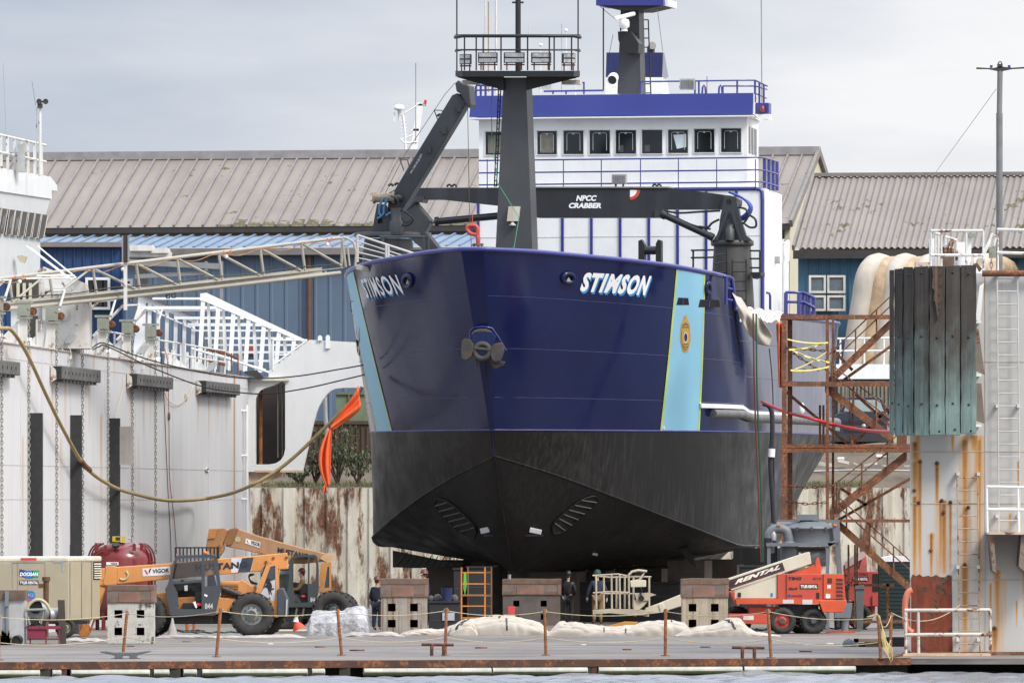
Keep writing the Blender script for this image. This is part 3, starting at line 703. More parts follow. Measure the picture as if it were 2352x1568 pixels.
# the name on both bows, white with a blue drop shadow
shad = mt('name_shadow_blue', (.03, .25, .6), .5, dirt=0)
for sd, cor in ((1, [(1343, 625), (1496, 633), (1480, 678.5), (1330, 669)]), (-1, [(829, 641), (911, 630), (928, 673), (845, 685)])):
    for k, (dx, dy, d, mm) in enumerate(((2, 5, .014, shad), (1, 2.5, .017, shad), (0, 0, .024, wht))):
        c = [inv(x + dx, y + dy, sd) for x, y in cor]
        def f(a, b):
            q = [(c[3][i] * (1 - a) + c[2][i] * a) * (1 - b) + (c[0][i] * (1 - a) + c[1][i] * a) * b for i in (0, 1)]
            return off(Bl, q[0], q[1], sd, d)
        nm_ = M(); letter(nm_, 'STIMSON', f, .05 if sd > 0 else .02, 0, 1.16).build('name_lettering' if k == 2 else 'lettering_shadow', mm, ship)
q14 = [inv(x, y, 1) for x, y in ((1520, 976), (1526, 976), (1526, 985), (1520, 985))]
mb = M(); letter(mb, '14', lambda a, b: off(Bl, q14[3][0] + (q14[2][0] - q14[3][0]) * a, q14[3][1] + (q14[0][1] - q14[3][1]) * b, 1, .03)); mb.build('draft_mark', wht, ship)
# mooring pipes, freeing ports
dark = mt('dark_opening', (.006, .006, .007), .8, dirt=0)
for cx, cy, rx, ry, sd in ((1304, 638, 13, 11, 1), (938.5, 643.5, 9.5, 13, -1), (1623.5, 661, 4.5, 12, 1)):
    r1 = M(); pts = []
    for k in range(16):
        a = 2 * math.pi * k / 16; m, h = inv(cx + rx * math.cos(a), cy + ry * math.sin(a), sd); pts.append(off(Bl, m, h, sd, .05))
    o_ = r1.tube(pts, .085, 8, closed=True).build('mooring_pipe', hblue, ship)
    r2 = M(); r2.poly([p - nrm(Bl, 4, .8, sd) * .03 for p in pts]); r2.build('pipe_opening', dark, o_)
    r3 = M(); r3.poly([pts[0].lerp(pts[8], .25) + V((0, -.02, -.12)), pts[8].lerp(pts[0], .3) + V((0, -.02, -.12)), pts[8].lerp(pts[0], .5) + V((0, -.02, .05))]); r3.build('worn_lip', steel, o_)
for (x0, x1, y0, y1, sd) in ((1553, 1582, 684, 700, 1), (1603, 1653, 688.5, 705, 1), (801, 806, 688, 706, -1), (809, 816, 691, 706, -1)):
    p_ = M(); s_ = 4 if sd > 0 else -1; patch(p_, [(x0 + s_, y0), (x1 - 2, y0 + 1), (x1, y1), (x0, y1)], sd, .02, 5, 2); fo = p_.build('freeing_port', dark, ship)
    p_ = M(); patch(p_, [(x0 + s_ - 1, y0 - 1.2), (x1 - 1, y0 - .2), (x1 - 1, y0 + .6), (x0 + s_ - 1, y0)], sd, .03, 5, 1); patch(p_, [((x0 + x1) / 2 - 1, y0 + 1), ((x0 + x1) / 2 + 1, y0 + 1), ((x0 + x1) / 2 + 1, y1), ((x0 + x1) / 2 - 1, y1)], sd, .03, 1, 1)
    p_.build('port_edge', blue, fo)
# anchor in its recess on the stem
aw = inv(1112, 800, 1)[0]; apx = lambda x, y, d=0: PS(x, y, 1.35 - d)
anc = M(); anc.tube([apx(1080, 790, -.25), apx(1080, 760, -.1), apx(1088, 752, 0), apx(1110, 750, .05), apx(1130, 753, 0), apx(1142, 770, -.1), apx(1163, 805, -.25)], .03, 5)
ao = anc.build('anchor_pocket_rim', blue, ship)
M().prism([PS(x, y, 1.0) for x, y in ((1085, 768), (1092, 762), (1128, 762), (1135, 770), (1135, 815), (1085, 815))], AFT * 1.0).build('anchor_pocket', hblue, ship)
iron = mt('anchor_iron', (.055, .05, .048), .75, .1, var=.3, sc=4, rust=.25, dirt=.2, bump=.2)
k_ = M()
k_.tube([apx(1108 + 20 * math.cos(a), 775 + 9 * math.sin(a) - 6, .1) for a in [math.pi + i * math.pi / 8 for i in range(9)]], .1, 8)
k_.tube([apx(1108 + 17 * math.cos(a), 806 + 17 * math.sin(a), .35) for a in [i * math.pi / 10 for i in range(20)]], .1, 8, closed=True)
k_.beam(apx(1090, 799, .42), apx(1126, 803, .42), .1)
for fl in ([(1060, 783), (1066, 777), (1078, 779), (1087, 790), (1087, 806), (1080, 822), (1070, 828), (1060, 824), (1058, 806)], [(1126, 800), (1133, 790), (1147, 786), (1155, 790), (1156, 806), (1148, 828), (1138, 832), (1130, 826), (1126, 814)]):
    k_.prism([apx(x, y, .45) for x, y in fl], AFT * .22)
k_.prism([apx(1090, 818, .2), apx(1098, 820, .2), apx(1096, 848, .1), apx(1092, 840, .1)], AFT * .15).prism([apx(1120, 818, .2), apx(1140, 828, .2), apx(1160, 830, .1), apx(1155, 838, .1), apx(1135, 848, .1), apx(1128, 838, .1)], AFT * .15)
k_.build('anchor', iron, ship, bevel=.03)
M().tube([apx(1110, 766, .1), apx(1108, 800, .25)], .09, 8).build('anchor_shank', iron, ship)
# rubbing strake, pipe fender and stabiliser fins
def side(w0, w1, z, d, n=20): return [W(itp(RIMV, w0 + (w1 - w0) * i / n) + d, w0 + (w1 - w0) * i / n, z) for i in range(n + 1)]
m_, h_ = inv(1606, 928, 1)
rub = M(); a = [off(Bl, m_ + (18 - m_) * i / 14, h_ + .007, 1, .06) for i in range(15)]; b = [off(Bl, m_ + (18 - m_) * i / 14, h_ - .018, 1, .06) for i in range(15)]
rub.add(a + b, [(i, i + 1, 16 + i, 15 + i) for i in range(14)]); rub.build('white_rub_strip', white, ship, solid=.08)
m2, h2 = inv(1632, 948, 1)
M().tube([off(Bl, m2 + (34 - m2) * i / 24, h2, 1, .12) for i in range(25)], .16, 10).build('pipe_fender', mt('fender_grey', (.1, .1, .1), .5, streak=.2), ship)
m3, h3 = inv(858, 940, -1)
M().tube([off(Bl, 14 + i, h_ - .02, -1, .1) for i in range(20)], .16, 8).build('pipe_fender', mt('fender_grey', (.1, .1, .1), .5), ship)
M().prism([PS(902, 1264, 14), PS(1062, 1296, 14), PS(1020, 1302, 14), PS(950, 1304, 14), PS(902, 1302, 14)], AFT * .25).build('stabiliser_keel', black, ship)
sk = M()
for x in range(925, 1040, 16): sk.beam(PS(x, 1301, 13.95), PS(x + 18, 1276, 13.95), .03)
sk.beam(PS(905, 1302, 13.95), PS(935, 1268, 13.95), .06).build('keel_stiffeners', mt('dull_black', (.045, .045, .047), .6), ship)
sbox(M(), 1684, 1258, 1776, 1296, 13.5, .3).build('bilge_keel', hblack, ship)
sp(M(), [(1546, 1206), (1562, 1225), (1582, 1260), (1602, 1304), (1588, 1296), (1560, 1262)], 12, .15).build('transducer_fin', hbott, ship)
# tunnel openings with bars, anodes
anode = mt('zinc_anode', (.45, .45, .45), .5, .3, dirt=.3)
for sd, c4 in ((-1, [(988, 1148), (1024, 1140), (1106, 1217), (1066, 1229)]), (1, [(1388, 1139), (1340, 1138), (1258, 1208), (1284, 1229)])):
    ii = [inv(x, y, sd, Bt, 9) for x, y in c4]
    def f(u, v, d):
        # rounded slot: u along, v across
        vv = .5 + (v - .5) * math.sqrt(max(.02, 1 - (2 * u - 1) ** 4))
        q = [(ii[0][i] * (1 - vv) + ii[1][i] * vv) * (1 - u) + (ii[3][i] * (1 - vv) + ii[2][i] * vv) * u for i in (0, 1)]
        p = Bt(q[0], max(0, min(1, q[1])), sd); n = nrm(Bt, q[0], q[1], sd)
        if n.z > 0: n = -n
        return p + n * d
    slot = M().grid(lambda u, v: f(u, v, .02), 14, 4).build('thruster_opening', dark, ship)
    rim_ = [f(i / 16, 0, .03) for i in range(17)] + [f(1 - i / 16, 1, .03) for i in range(17)]
    M().tube(rim_, .035, 5, closed=True).build('opening_rim', hbott, slot)
    for k in range(1, 7): M().tube([f(k / 7, .02, .05), f(k / 7 - .03, .98, .05)], .03, 5).build('guard_bar', mt('guard_bar_grey', (.07, .065, .06), .5), slot)
for (x0, y0, x1, y1, sd) in ((1103, 1211, 1124, 1224, -1), (1216, 1213, 1244, 1225, 1), (1090, 1271, 1101, 1278, -1), (1360, 1269, 1373, 1275, 1), (1418, 1299, 1428, 1301, 1), (1448, 1295, 1458, 1297, 1), (1131, 1298, 1143, 1300, -1)):
    ii = inv((x0 + x1) / 2, (y0 + y1) / 2, sd, Bt, 20); p = Bt(ii[0], ii[1], sd); q = P((x0 + x1) / 2, (y0 + y1) / 2, p.y - .15); s_ = q.y / F
    M().box(q, ((x1 - x0) * s_, .12, (y1 - y0) * s_), Matrix.Rotation(R(12) * sd, 3, 'Y')).build('anode', anode, ship, bevel=.02)
for (x0, x1, y) in ((1113, 1133, 1230), (1210, 1246, 1230)): sbox(M(), x0 - 3, y - 3, x1, y + 1, 5.2, .2).build('bracket_foot', hblack, ship)
# hull side weld spots on black side
# ---------------------------------------------------------------- foredeck: mast
MW = 6.9
mast = sp(M(), [(1157, 178), (1208, 178), (1222, 560), (1223, 640), (1134, 640), (1139, 560)], MW, .95).build('foremast', mgrey, ship)
pf = M(); pf.prism([PS(x, 163, MW + d) for x, d in ((1046, -.6), (1062, -1.3), (1318, -1.3), (1332, -.6), (1332, 2.2), (1046, 2.2))], (0, 0, -.21))
pfo = pf.build('mast_platform', black, ship)
gs = M()
for x0, x1 in ((1050, 1157), (1330, 1209)):
    for w_ in (MW - .2, MW + 1.0): gs.prism([PS(x0, 176, w_), PS(x1, 176, w_), PS(x1, 206, w_), PS((x0 + x1) / 2, 192, w_)], AFT * .06)
    gs.prism([PS(x0, 176, MW - .2), PS(x0, 176, MW + 1.0), PS(x1, 206, MW + 1.0), PS(x1, 206, MW - .2)], (0, 0, -.03))
gs.build('platform_bracket', black, pfo)
rl = M()
ring = [(1046, -.6), (1062, -1.3), (1318, -1.3), (1332, -.6), (1332, 2.2), (1046, 2.2)]
for y, r in ((83, .07), (115, .035)):
    rl.tube([PS(x, y + (3 if i in (0, 3) else 0), MW + d) for i, (x, d) in enumerate(ring)], r, 6, closed=True)
for x, d in ((1067, -1.3), (1094, -1.3), (1151, -1.3), (1212, -1.3), (1262, -1.3), (1273, 2.2), (1313, -1.3), (1190, 2.2), (1110, 2.2)): rl.tube([PS(x, 162, MW + d), PS(x, 84, MW + d)], .03, 5)
rl.build('platform_railing', black, pfo)
for x in (1049.5, 1328): M().tube([PS(x, 166, MW), PS(x, -30, MW)], .028, 5).build('stay_rod', black, pfo)
M().tube([PS(1190, 163, MW + .3), PS(1190, -40, MW + .3)], .1, 8).pp([(1176, 4), (1203, 4), (1203, 7), (1176, 7)], 316, 316.4).build('mast_pole', black, pfo)
led = mt('lamp_lens', (.42, .42, .43), .25, var=.25, sc=12, dirt=.1)
for x0, x1, y0, y1, rz_ in ((1056, 1083, 125, 148, 18), (1098, 1143, 121, 145, 4), (1157, 1205, 121, 145, 0), (1220, 1266, 121.5, 145, -4), (1291, 1321, 123, 146, -18)):
    s_ = 314.5 / F; c = PS((x0 + x1) / 2, (y0 + y1) / 2, MW - 1.0); wd = (x1 - x0) * s_; ht = (y1 - y0) * s_; rot = Matrix.Rotation(R(-rz_), 3, 'Z')
    lo = M().box(c, (wd, .16, ht), rot).build('floodlight', black, pfo, bevel=.015)
    ln = M()
    for sg in (1, -1): ln.box(c + rot @ V((0, -.085, sg * ht * .25)), (wd * .9, .02, ht * .36), rot)
    ln.build('floodlight_lens', led, lo)
    br = M(); br.beam(c + V((-wd * .35, 0, -ht / 2)), c + V((-wd * .35, 0, -ht / 2 - .26)), .05).beam(c + V((wd * .35, 0, -ht / 2)), c + V((wd * .35, 0, -ht / 2 - .26)), .05).box(c + V((0, 0, -ht / 2 - .06)), (wd, .08, .05))
    br.build('floodlight_bracket', rustd, lo)
ld = M(); a, b = (1150, 205), (1140.5, 428)
for dx in (0, 5): ld.tube([PS(a[0] - dx, a[1], MW + .5), PS(b[0] - dx, b[1], MW + .5)], .022, 4)
for k in range(18):
    u = k / 17; x = a[0] + (b[0] - a[0]) * u; y = a[1] + (b[1] - a[1]) * u; ld.tube([PS(x + 1, y, MW + .5), PS(x - 6, y, MW + .5)], .018, 4)
ld.build('mast_ladder', black, ship)
sp(M(), [(1168, 474), (1193, 474), (1189, 508), (1164, 508)], MW - .22, .2).build('speaker_box', mt('yellowed_white', (.58, .55, .48), .5, streak=.3, scol=(.35, .22, .1)), ship)
M().lathe(PS(1177.5, 508, MW - .12), [(.04, 0), (.05, -.05), (.14, -.16), (.02, -.14)], 12).build('loudhailer_horn', white, ship)
for x0, x1 in ((1062, 1098), (1290, 1332)):
    sbox(M(), x0, 184, x1, 194, MW + 1.4, .4).build('downlight', mt('yellowed_white', (.58, .55, .48), .5), ship)
grn = mt('green_line', (.08, .3, .16), .8)
M().tube([PS(1128, 220, 8), PS(1130, 320, 8), PS(1143, 420, 6.5), PS(1192, 500, 6.4), PS(1180, 572, 6)], .014, 4).build('signal_line', grn, ship)
# ---------------------------------------------------------------- starboard crane, boom topped up
CW = 11.0
cr = M(); cr.lathe(PS(892, 580, CW), [(.98, -.9), (.95, 0), (.88, .5)], 18).lathe(PS(889, 544, CW), [(1.22, 0), (1.22, .15), (1.15, .16)], 20)
cro = cr.build('starboard_crane', dgrey, ship)
h = M()
sp(h, [(866, 468), (884, 470), (893, 492), (912, 520), (925, 541), (853, 541), (860, 500)], CW - .8, .25, [[(868, 494), (877, 490), (880, 512), (868, 514)]]); sp(h, [(866, 468), (884, 470), (893, 492), (912, 520), (925, 541), (853, 541), (860, 500)], CW + .6, .25)
sp(h, [(864, 478), (890, 480), (905, 541), (860, 541)], CW - .5, 1.0)
h.build('crane_head', dgrey, cro)
sp(M(), [(893, 442), (906, 436), (1038, 219), (1050, 214), (1072, 236), (1058, 262), (921, 487), (905, 500), (890, 480)], CW - .35, .7).build('crane_boom', dgrey, cro, bevel=.03)
sp(M(), [(1045, 192), (1052, 184), (1064, 193), (1077, 196), (1081, 240), (1078, 250), (1070, 238), (1056, 215), (1048, 210)], CW - .45, .9).build('boom_tip', dgrey, cro, bevel=.04)
b_ = M()
for x, y in ((1010, 268), (1024, 266), (898, 428), (912, 426)): b_.tube([PS(x + 5 * math.cos(a), y - 5 * math.sin(a), CW) for a in [i * .63 for i in range(6)]], .05, 5)
for (x, y) in ((1006, 253), (927, 366)): b_.tube([PS(x - 9, y, CW - .3), PS(x + 9, y + 1, CW - .3), PS(x + 14, y + 22, CW - .3)], .02, 4).tube([PS(x - 9, y, CW - .3), PS(x + 1, y + 26, CW - .3)], .02, 4)
for x, y in ((1054, 250), (1020, 300), (985, 344)): sbox(b_, x - 5, y - 7, x + 5, y + 7, CW - .42, .1)
b_.build('boom_lugs', dgrey, cro)
M().lathe(PS(882, 454, CW - .5), [(.22, -.4), (.22, -.34), (.17, -.33), (.17, .3), (.22, .31), (.22, .4)], 14, (1, -.2, 0)).build('winch_drum', mt('wire_drum', (.3, .24, .17), .7, var=.3, sc=9), cro)
M().lathe(PS(906, 456, CW - .5), [(.12, -.3), (.14, .2), (.08, .3)], 10, (1, -.2, .1)).build('winch_motor', dgrey, cro)
hz = mt('blue_hose', (.05, .16, .3), .5)
for pts in ([(883, 453), (873, 470), (871, 488), (875, 496)], [(892, 454), (882, 475), (880, 492), (867, 502)], [(886, 495), (895, 490), (906, 484)]): M().tube(cat_rom([PS(x, y, CW - 1.0) for x, y in pts]), .045, 6).build('hydraulic_hose', hz, cro)
bh = mt('black_hose', (.01, .01, .011), .4)
for pts in ([(898, 450), (912, 458), (914, 470), (908, 490)], [(905, 490), (912, 500), (910, 515)], [(917, 480), (935, 490), (950, 505), (935, 518), (918, 512)]): M().tube(cat_rom([PS(x, y, CW - .9) for x, y in pts]), .035, 6).build('hydraulic_hose', bh, cro)
M().lathe(PS(909, 540, CW - .9), [(.26, 0), (.26, .5), (.2, .55), (.2, 1.0)], 12).build('slew_motor', dgrey, cro)
M().tube([PS(1046, 190, CW - .4), PS(1022, 217, CW - .4), PS(930, 355, CW - .4), PS(884, 445, CW - .4)], .012, 4).build('boom_wire', mt('wire_rope', (.16, .12, .07), .7), cro)
M().tube([PS(1074, 240, CW - .3), PS(1078, 470, CW - .3), PS(1083, 573, CW - .3)], .013, 4).build('hoist_wire', mt('wire_rope', (.16, .12, .07), .7), cro)
# ---------------------------------------------------------------- port crane, boom laid across
QW = 17.0
pc = M(); s_ = 324 / F
ct_ = PS(1682, 700, QW); zt = P(1682, 566, ct_.y).z
pc.lathe((ct_.x, ct_.y, zt), [(.82, -2.9), (.82, -2.15), (.69, 0)], 24); pc.lathe((ct_.x, ct_.y, zt), [(.7, 0), (.78, .03), (.8, .06), (.8, .2), (.76, .22)], 24)
pco = pc.build('port_crane', mt('pedestal_grey', (.05, .048, .046), .5, var=.2, rust=.12, dirt=.3, streak=.3, scol=(.1, .09, .08)), ship)
hd = M()
for d0 in (-.6, .35): sp(hd, [(1664, 452), (1676, 449), (1690, 455), (1700, 500), (1713, 540), (1728, 553), (1636, 553), (1650, 535), (1654, 500)], QW + d0, .22)
sp(hd, [(1668, 470), (1692, 470), (1704, 553), (1658, 553)], QW - .3, .5)
for xa, xb in ((1671, 1646), (1682, 1702)): hd.beam(PS(xa, 485, QW - .68), PS(xb, 552, QW - .68), .06, .12)
hd.build('crane_head', dgrey, pco)
M().lathe(PS(1676, 552, QW - .8), [(.18, 0), (.18, .42), (.13, .46), (.13, .6)], 12).build('slew_motor', dgrey, pco)
bm_ = M()
sp(bm_, [(953, 432), (975, 431.5), (1232, 430.5), (1530, 430.5), (1668, 448), (1660, 481), (1503, 481), (1503, 500), (1232, 500), (1232, 478), (1138, 472), (1010, 458), (940, 458)], QW - .35, .7)
bm_.build('crane_boom', mt('boom_black', (.022, .023, .027), .42, var=.15, dirt=.1, streak=.3, scol=(.07, .075, .085), ssc=1.1), pco)
sbox(M(), 1228, 428.5, 1536, 431.5, QW - .42, .84).build('boom_top_plate', mt('boom_edge', (.25, .23, .21), .6, dirt=.3), pco)
sp(M(), [(1653, 481), (1662, 447), (1684, 451), (1693, 458), (1693, 470), (1685, 478)], QW - .5, 1.0).build('boom_root', dgrey, pco, bevel=.03)
M().lathe(PS(1675, 464, QW - .52), [(.12, -.08), (.12, .02)], 12, (ST, CT, 0)).build('pivot_pin', rustm, pco)
sp(M(), [(937, 474), (951, 461), (990, 508), (977, 532), (1016, 580), (982, 580), (953, 558), (918, 522), (922, 490)], QW - .3, .6).build('folding_jib', dgrey, pco, bevel=.03)
sp(M(), [(925, 470), (945, 448), (975, 452), (970, 466), (955, 462), (940, 478)], QW - .4, .8).build('jib_knuckle', dgrey, pco)
M().lathe(PS(960, 532, QW - .33), [(.14, 0), (.14, .03)], 14, (ST, CT, 0)).lathe(PS(935, 498, QW - .33), [(.2, 0), (.2, .03)], 14, (ST, CT, 0)).build('jib_cover_plate', dgrey, pco)
cy = M(); cy.tube([PS(1000, 509, QW), PS(1008, 508, QW)], .18, 12).tube([PS(1004, 508.5, QW), PS(1145, 496, QW)], .135, 12); cy.build('jib_cylinder', mt('cylinder_black', (.02, .02, .022), .2, dirt=.05), pco)
M().tube([PS(982, 511, QW), PS(1002, 509, QW)], .07, 10).build('cylinder_rod', steel, pco)
cy = M(); cy.tube([PS(1520, 491, QW - .5), PS(1530, 496, QW - .5)], .17, 12).tube([PS(1522, 492, QW - .5), PS(1634, 544, QW - .5)], .13, 12).tube([PS(1628, 541, QW - .5), PS(1638, 546, QW - .5)], .15, 12); cy.build('lift_cylinder', mt('cylinder_black', (.02, .02, .022), .2, dirt=.05), pco)
sp(M(), [(1503, 479), (1524, 479), (1519, 498), (1503, 500)], QW - .45, .9).build('cylinder_bracket', dgrey, pco)
hb = mt('blue_bundle', (.03, .06, .35), .45)
for k in range(4):
    M().tube(cat_rom([PS(x, y, QW - .4 + k * .1) for x, y in ((1674, 441), (1700, 452), (1716 + k * 2, 464 + k), (1722 + k * 1.5, 478 + k), (1712 + k * 2, 492 + k * 2), (1700 + k, 500 + k * 2))]), .05, 6).build('hydraulic_hose', hb, pco)
for pts in ([(1693, 476), (1712, 480), (1718, 494), (1712, 508), (1704, 514)], [(1708, 512), (1722, 522), (1736, 520), (1735, 504), (1722, 494)], [(1522, 484), (1560, 489), (1600, 487), (1654, 484)], [(1526, 490), (1560, 505), (1600, 520), (1632, 526)], [(1605, 520), (1625, 522), (1636, 512), (1652, 504)]):
    M().tube(cat_rom([PS(x, y, QW - .55) for x, y in pts]), .045, 6).build('hydraulic_hose', bh, pco)
lg = M()
for x in (1032, 1044, 1504, 1514): lg.tube([PS(x + 5 * math.cos(a), 430 - 6 * math.sin(a), QW) for a in [i * .52 for i in range(7)]], .04, 5)
lg.build('lifting_lugs', black, pco)
def shipplate(txt, x0, y0, x1, y1, w_, mat, parent, name='lettering', bold=.03, shear=0, slant=0):
    mb = M(); letter(mb, txt, lambda a, b: PS(x0 + (x1 - x0) * a + slant * b, y1 + (y0 - y1) * b, w_), bold, shear); return mb.build(name, mat, parent)
shipplate('NPCC', 1323, 448.5, 1368, 462, QW - .37, wht, pco, bold=.05, slant=3)
shipplate('CRABBER', 1305, 466, 1381, 478.5, QW - .37, wht, pco, bold=.05, slant=3)
fan = M(); arc = lambda r, a: PS(1447 + r * math.cos(a), 436.5 + r * math.sin(a), QW - .365)
pts = [arc(23, i * math.pi / 16) for i in range(9)]; fan.poly([PS(1447, 436.5, QW - .365)] + pts); fo = fan.build('boom_angle_scale', wht, pco)
fan = M()
for i in range(8): fan.poly([p - AFT * .006 for p in (arc(23, i * math.pi / 16), arc(23, (i + 1) * math.pi / 16), arc(16, (i + 1) * math.pi / 16), arc(16, i * math.pi / 16))])
fan.build('scale_band', mt('scale_red', (.6, .06, .03), .5), fo)
swl = M(); o_, ex = (952, 394), (968, 366)
ux, uy = (16 / 32.2, -28 / 32.2)
letter(swl, 'SWL 3500 LBS @ 35FT', lambda a, b: PS(945 + 26 * a * 1.0 + 5 * (1 - b) - 4, 397 - 44 * a + 3 * (1 - b), CW - .37), .02).build('lettering', mt('grey_lettering', (.5, .5, .5), .6), cro)
pr_ = M()
for y in (575, 592): pr_.tube([PS(1588, y, QW - 1.5), PS(1640, y - 1, QW - 1.9)], .035, 5).tube([PS(1588, y, QW - 1.5), PS(1592, y, QW)], .035, 5)
pr_.tube([PS(1592, 574, QW - 1.5), PS(1592, 640, QW - 1.5)], .04, 5)
for y in (576, 594, 615): pr_.tube([PS(1722, y, QW - .6), PS(1746, y, QW - .6)], .035, 5)
pr_.tube([PS(1746, 576, QW - .6), PS(1746, 632, QW - .6)], .05, 5); sp(pr_, [(1722, 625), (1747, 625), (1747, 633), (1730, 640)], QW - .8, .8)
pr_.build('crane_railing', black, pco)
la = M()
for x in (1682, 1714): la.tube([PS(x, 596, QW - 1.0), PS(x, 715, QW - 1.05)], .025, 4)
for y in range(602, 715, 22): la.tube([PS(1682, y, QW - 1.0), PS(1714, y, QW - 1.0)], .02, 4)
for y in (586, 605, 628, 650): la.tube([PS(1640, y, QW - 1.4), PS(1668, y - 3, QW - 1.05)], .022, 4)
la.tube([PS(1669, 570, QW - 1.05), PS(1669, 700, QW - 1.05)], .03, 4)
la.build('pedestal_ladder', black, pco)
# ---------------------------------------------------------------- foredeck fittings
rh = mt('vent_red', (.5, .07, .05), .5, var=.1, dirt=.1)
vt = M(); vt.tube(cat_rom([PS(x, y, 4.5) for x, y in ((1098, 558), (1097, 547), (1094, 539), (1086, 538), (1078, 534), (1073, 527), (1075, 520), (1083, 518), (1093, 519), (1097, 526), (1096, 540))]), .07, 8).tube([PS(1085, 518, 4.5), PS(1085, 492, 4.5)], .02, 5).lathe(PS(1098, 549, 4.5), [(.07, -.12), (.085, 0), (.07, .1)], 10)
vo = vt.build('crane_hook', rh, ship)
M().lathe(PS(1098, 562, 4.5), [(.2, -.04), (.2, .04), (.12, .05)], 14).beam(PS(1089, 564, 4.5), PS(1085, 600, 4.5), .05).beam(PS(1106, 564, 4.5), PS(1106, 600, 4.5), .05).build('hook_stand', rustd, ship)
bt = M(); sp(bt, [(1466, 553), (1473, 550), (1480, 562), (1480, 640), (1466, 640)], 8.0, .35); sp(bt, [(1518, 553), (1511, 550), (1506, 560), (1506, 640), (1518, 640)], 8.0, .35); stube(bt, [(1478, 575), (1508, 575)], 8.15, .16, 10)
bt.build('mooring_bitt', black, ship)
dr_ = M()
for y in (544, 575): dr_.tube([PS(872, y, 6.5), PS(979, y, 6.5)], .05, 6)
for x in (879, 973, 983): dr_.tube([PS(x, 544, 6.5), PS(x, 610, 6.5)], .06, 6)
dr_.build('deck_guard', dgrey, ship)
# ---------------------------------------------------------------- superstructure
HW = 24.4
def toV(p): q = p - V((SX, SY, 0)); return q.dot(PORT), q.dot(AFT)
vR, vL = toV(PS(1757, 500, HW))[0], toV(PS(1096, 500, HW))[0]
def block(w0, w1, vl, vr, tl, tr, z0, z1): return M().prism([W(vl, w0, z0), W(vr, w0, z0), W(vr - tr, w1, z0), W(vl + tl, w1, z0)], (0, 0, z1 - z0))
zh = PS(1430, 435, HW).z; vr2 = toV(PS(1796, 500, HW + 7))[0]
block(HW, HW + 7, vL, vR, vR - vr2, vR - vr2, 9.8, zh).build('deckhouse', white, ship)
zb = PS(1420, 268, 25).z; vwr, vwl = toV(PS(1716, 300, 25))[0], toV(PS(1100, 300, 25))[0]; vq = toV(PS(1742, 300, 29))[0]
block(25, 29, vwl, vwr, vwr - vq, vwr - vq, zh, zb).build('wheelhouse', white, ship)
# brow
b0, b1 = toV(PS(1081, 240, 24.6))[0], toV(PS(1729.5, 240, 24.6))[0]; vq = toV(PS(1746, 240, 29.3))[0]
zt_, zbb = PS(1420, 217, 24.6).z, PS(1420, 266, 24.6).z
bw = M(); bo_ = [(b0 + .08, 24.7), (b1 + .02, 24.7), (vq, 29.3), (b0 + .5, 29.3)]
bw.prism([W(a, c, zbb) for a, c in bo_], (0, 0, zt_ - zbb - .04)); bw.build('bridge_brow_core', white, ship)
M().prism([W(b0 + .02, 24.62, zt_), W(b1, 24.62, zt_), W(b1 - .02, 24.62, zbb), W(b0 - .06, 24.62, zbb)], AFT * .07).build('bridge_brow', brow, ship)
M().prism([W(b0 - .12, 24.55, zbb - .03), W(b1 + .02, 24.55, zbb - .03), W(vq + .02, 29.3, zbb - .03), W(b0 + .4, 29.3, zbb - .03)], (0, 0, -.05)).build('brow_soffit', white, ship)
sl_ = sbox(M(), 1735, 236, 1766, 262, 25.6, .5).build('sidelight_box', blue, ship, bevel=.03)
M().lathe(PS(1751, 258, 25.5), [(.09, 0), (.09, .2), (.05, .24)], 10).build('sidelight_lamp', mt('sidelight_red', (.2, .015, .015), .2), sl_)
sp(M(), [(1728, 263), (1766, 262), (1766, 275), (1752, 274)], 25.5, .6).build('sidelight_shelf', white, ship)
wf_ = mt('window_rubber', (.02, .02, .022), .5, dirt=0); pw = mt('window_inner_frame', (.35, .38, .36), .5, dirt=0)
curt = mt('curtain_behind_glass', (.13, .12, .1), .15, var=.5, sc=1.5, dirt=0)
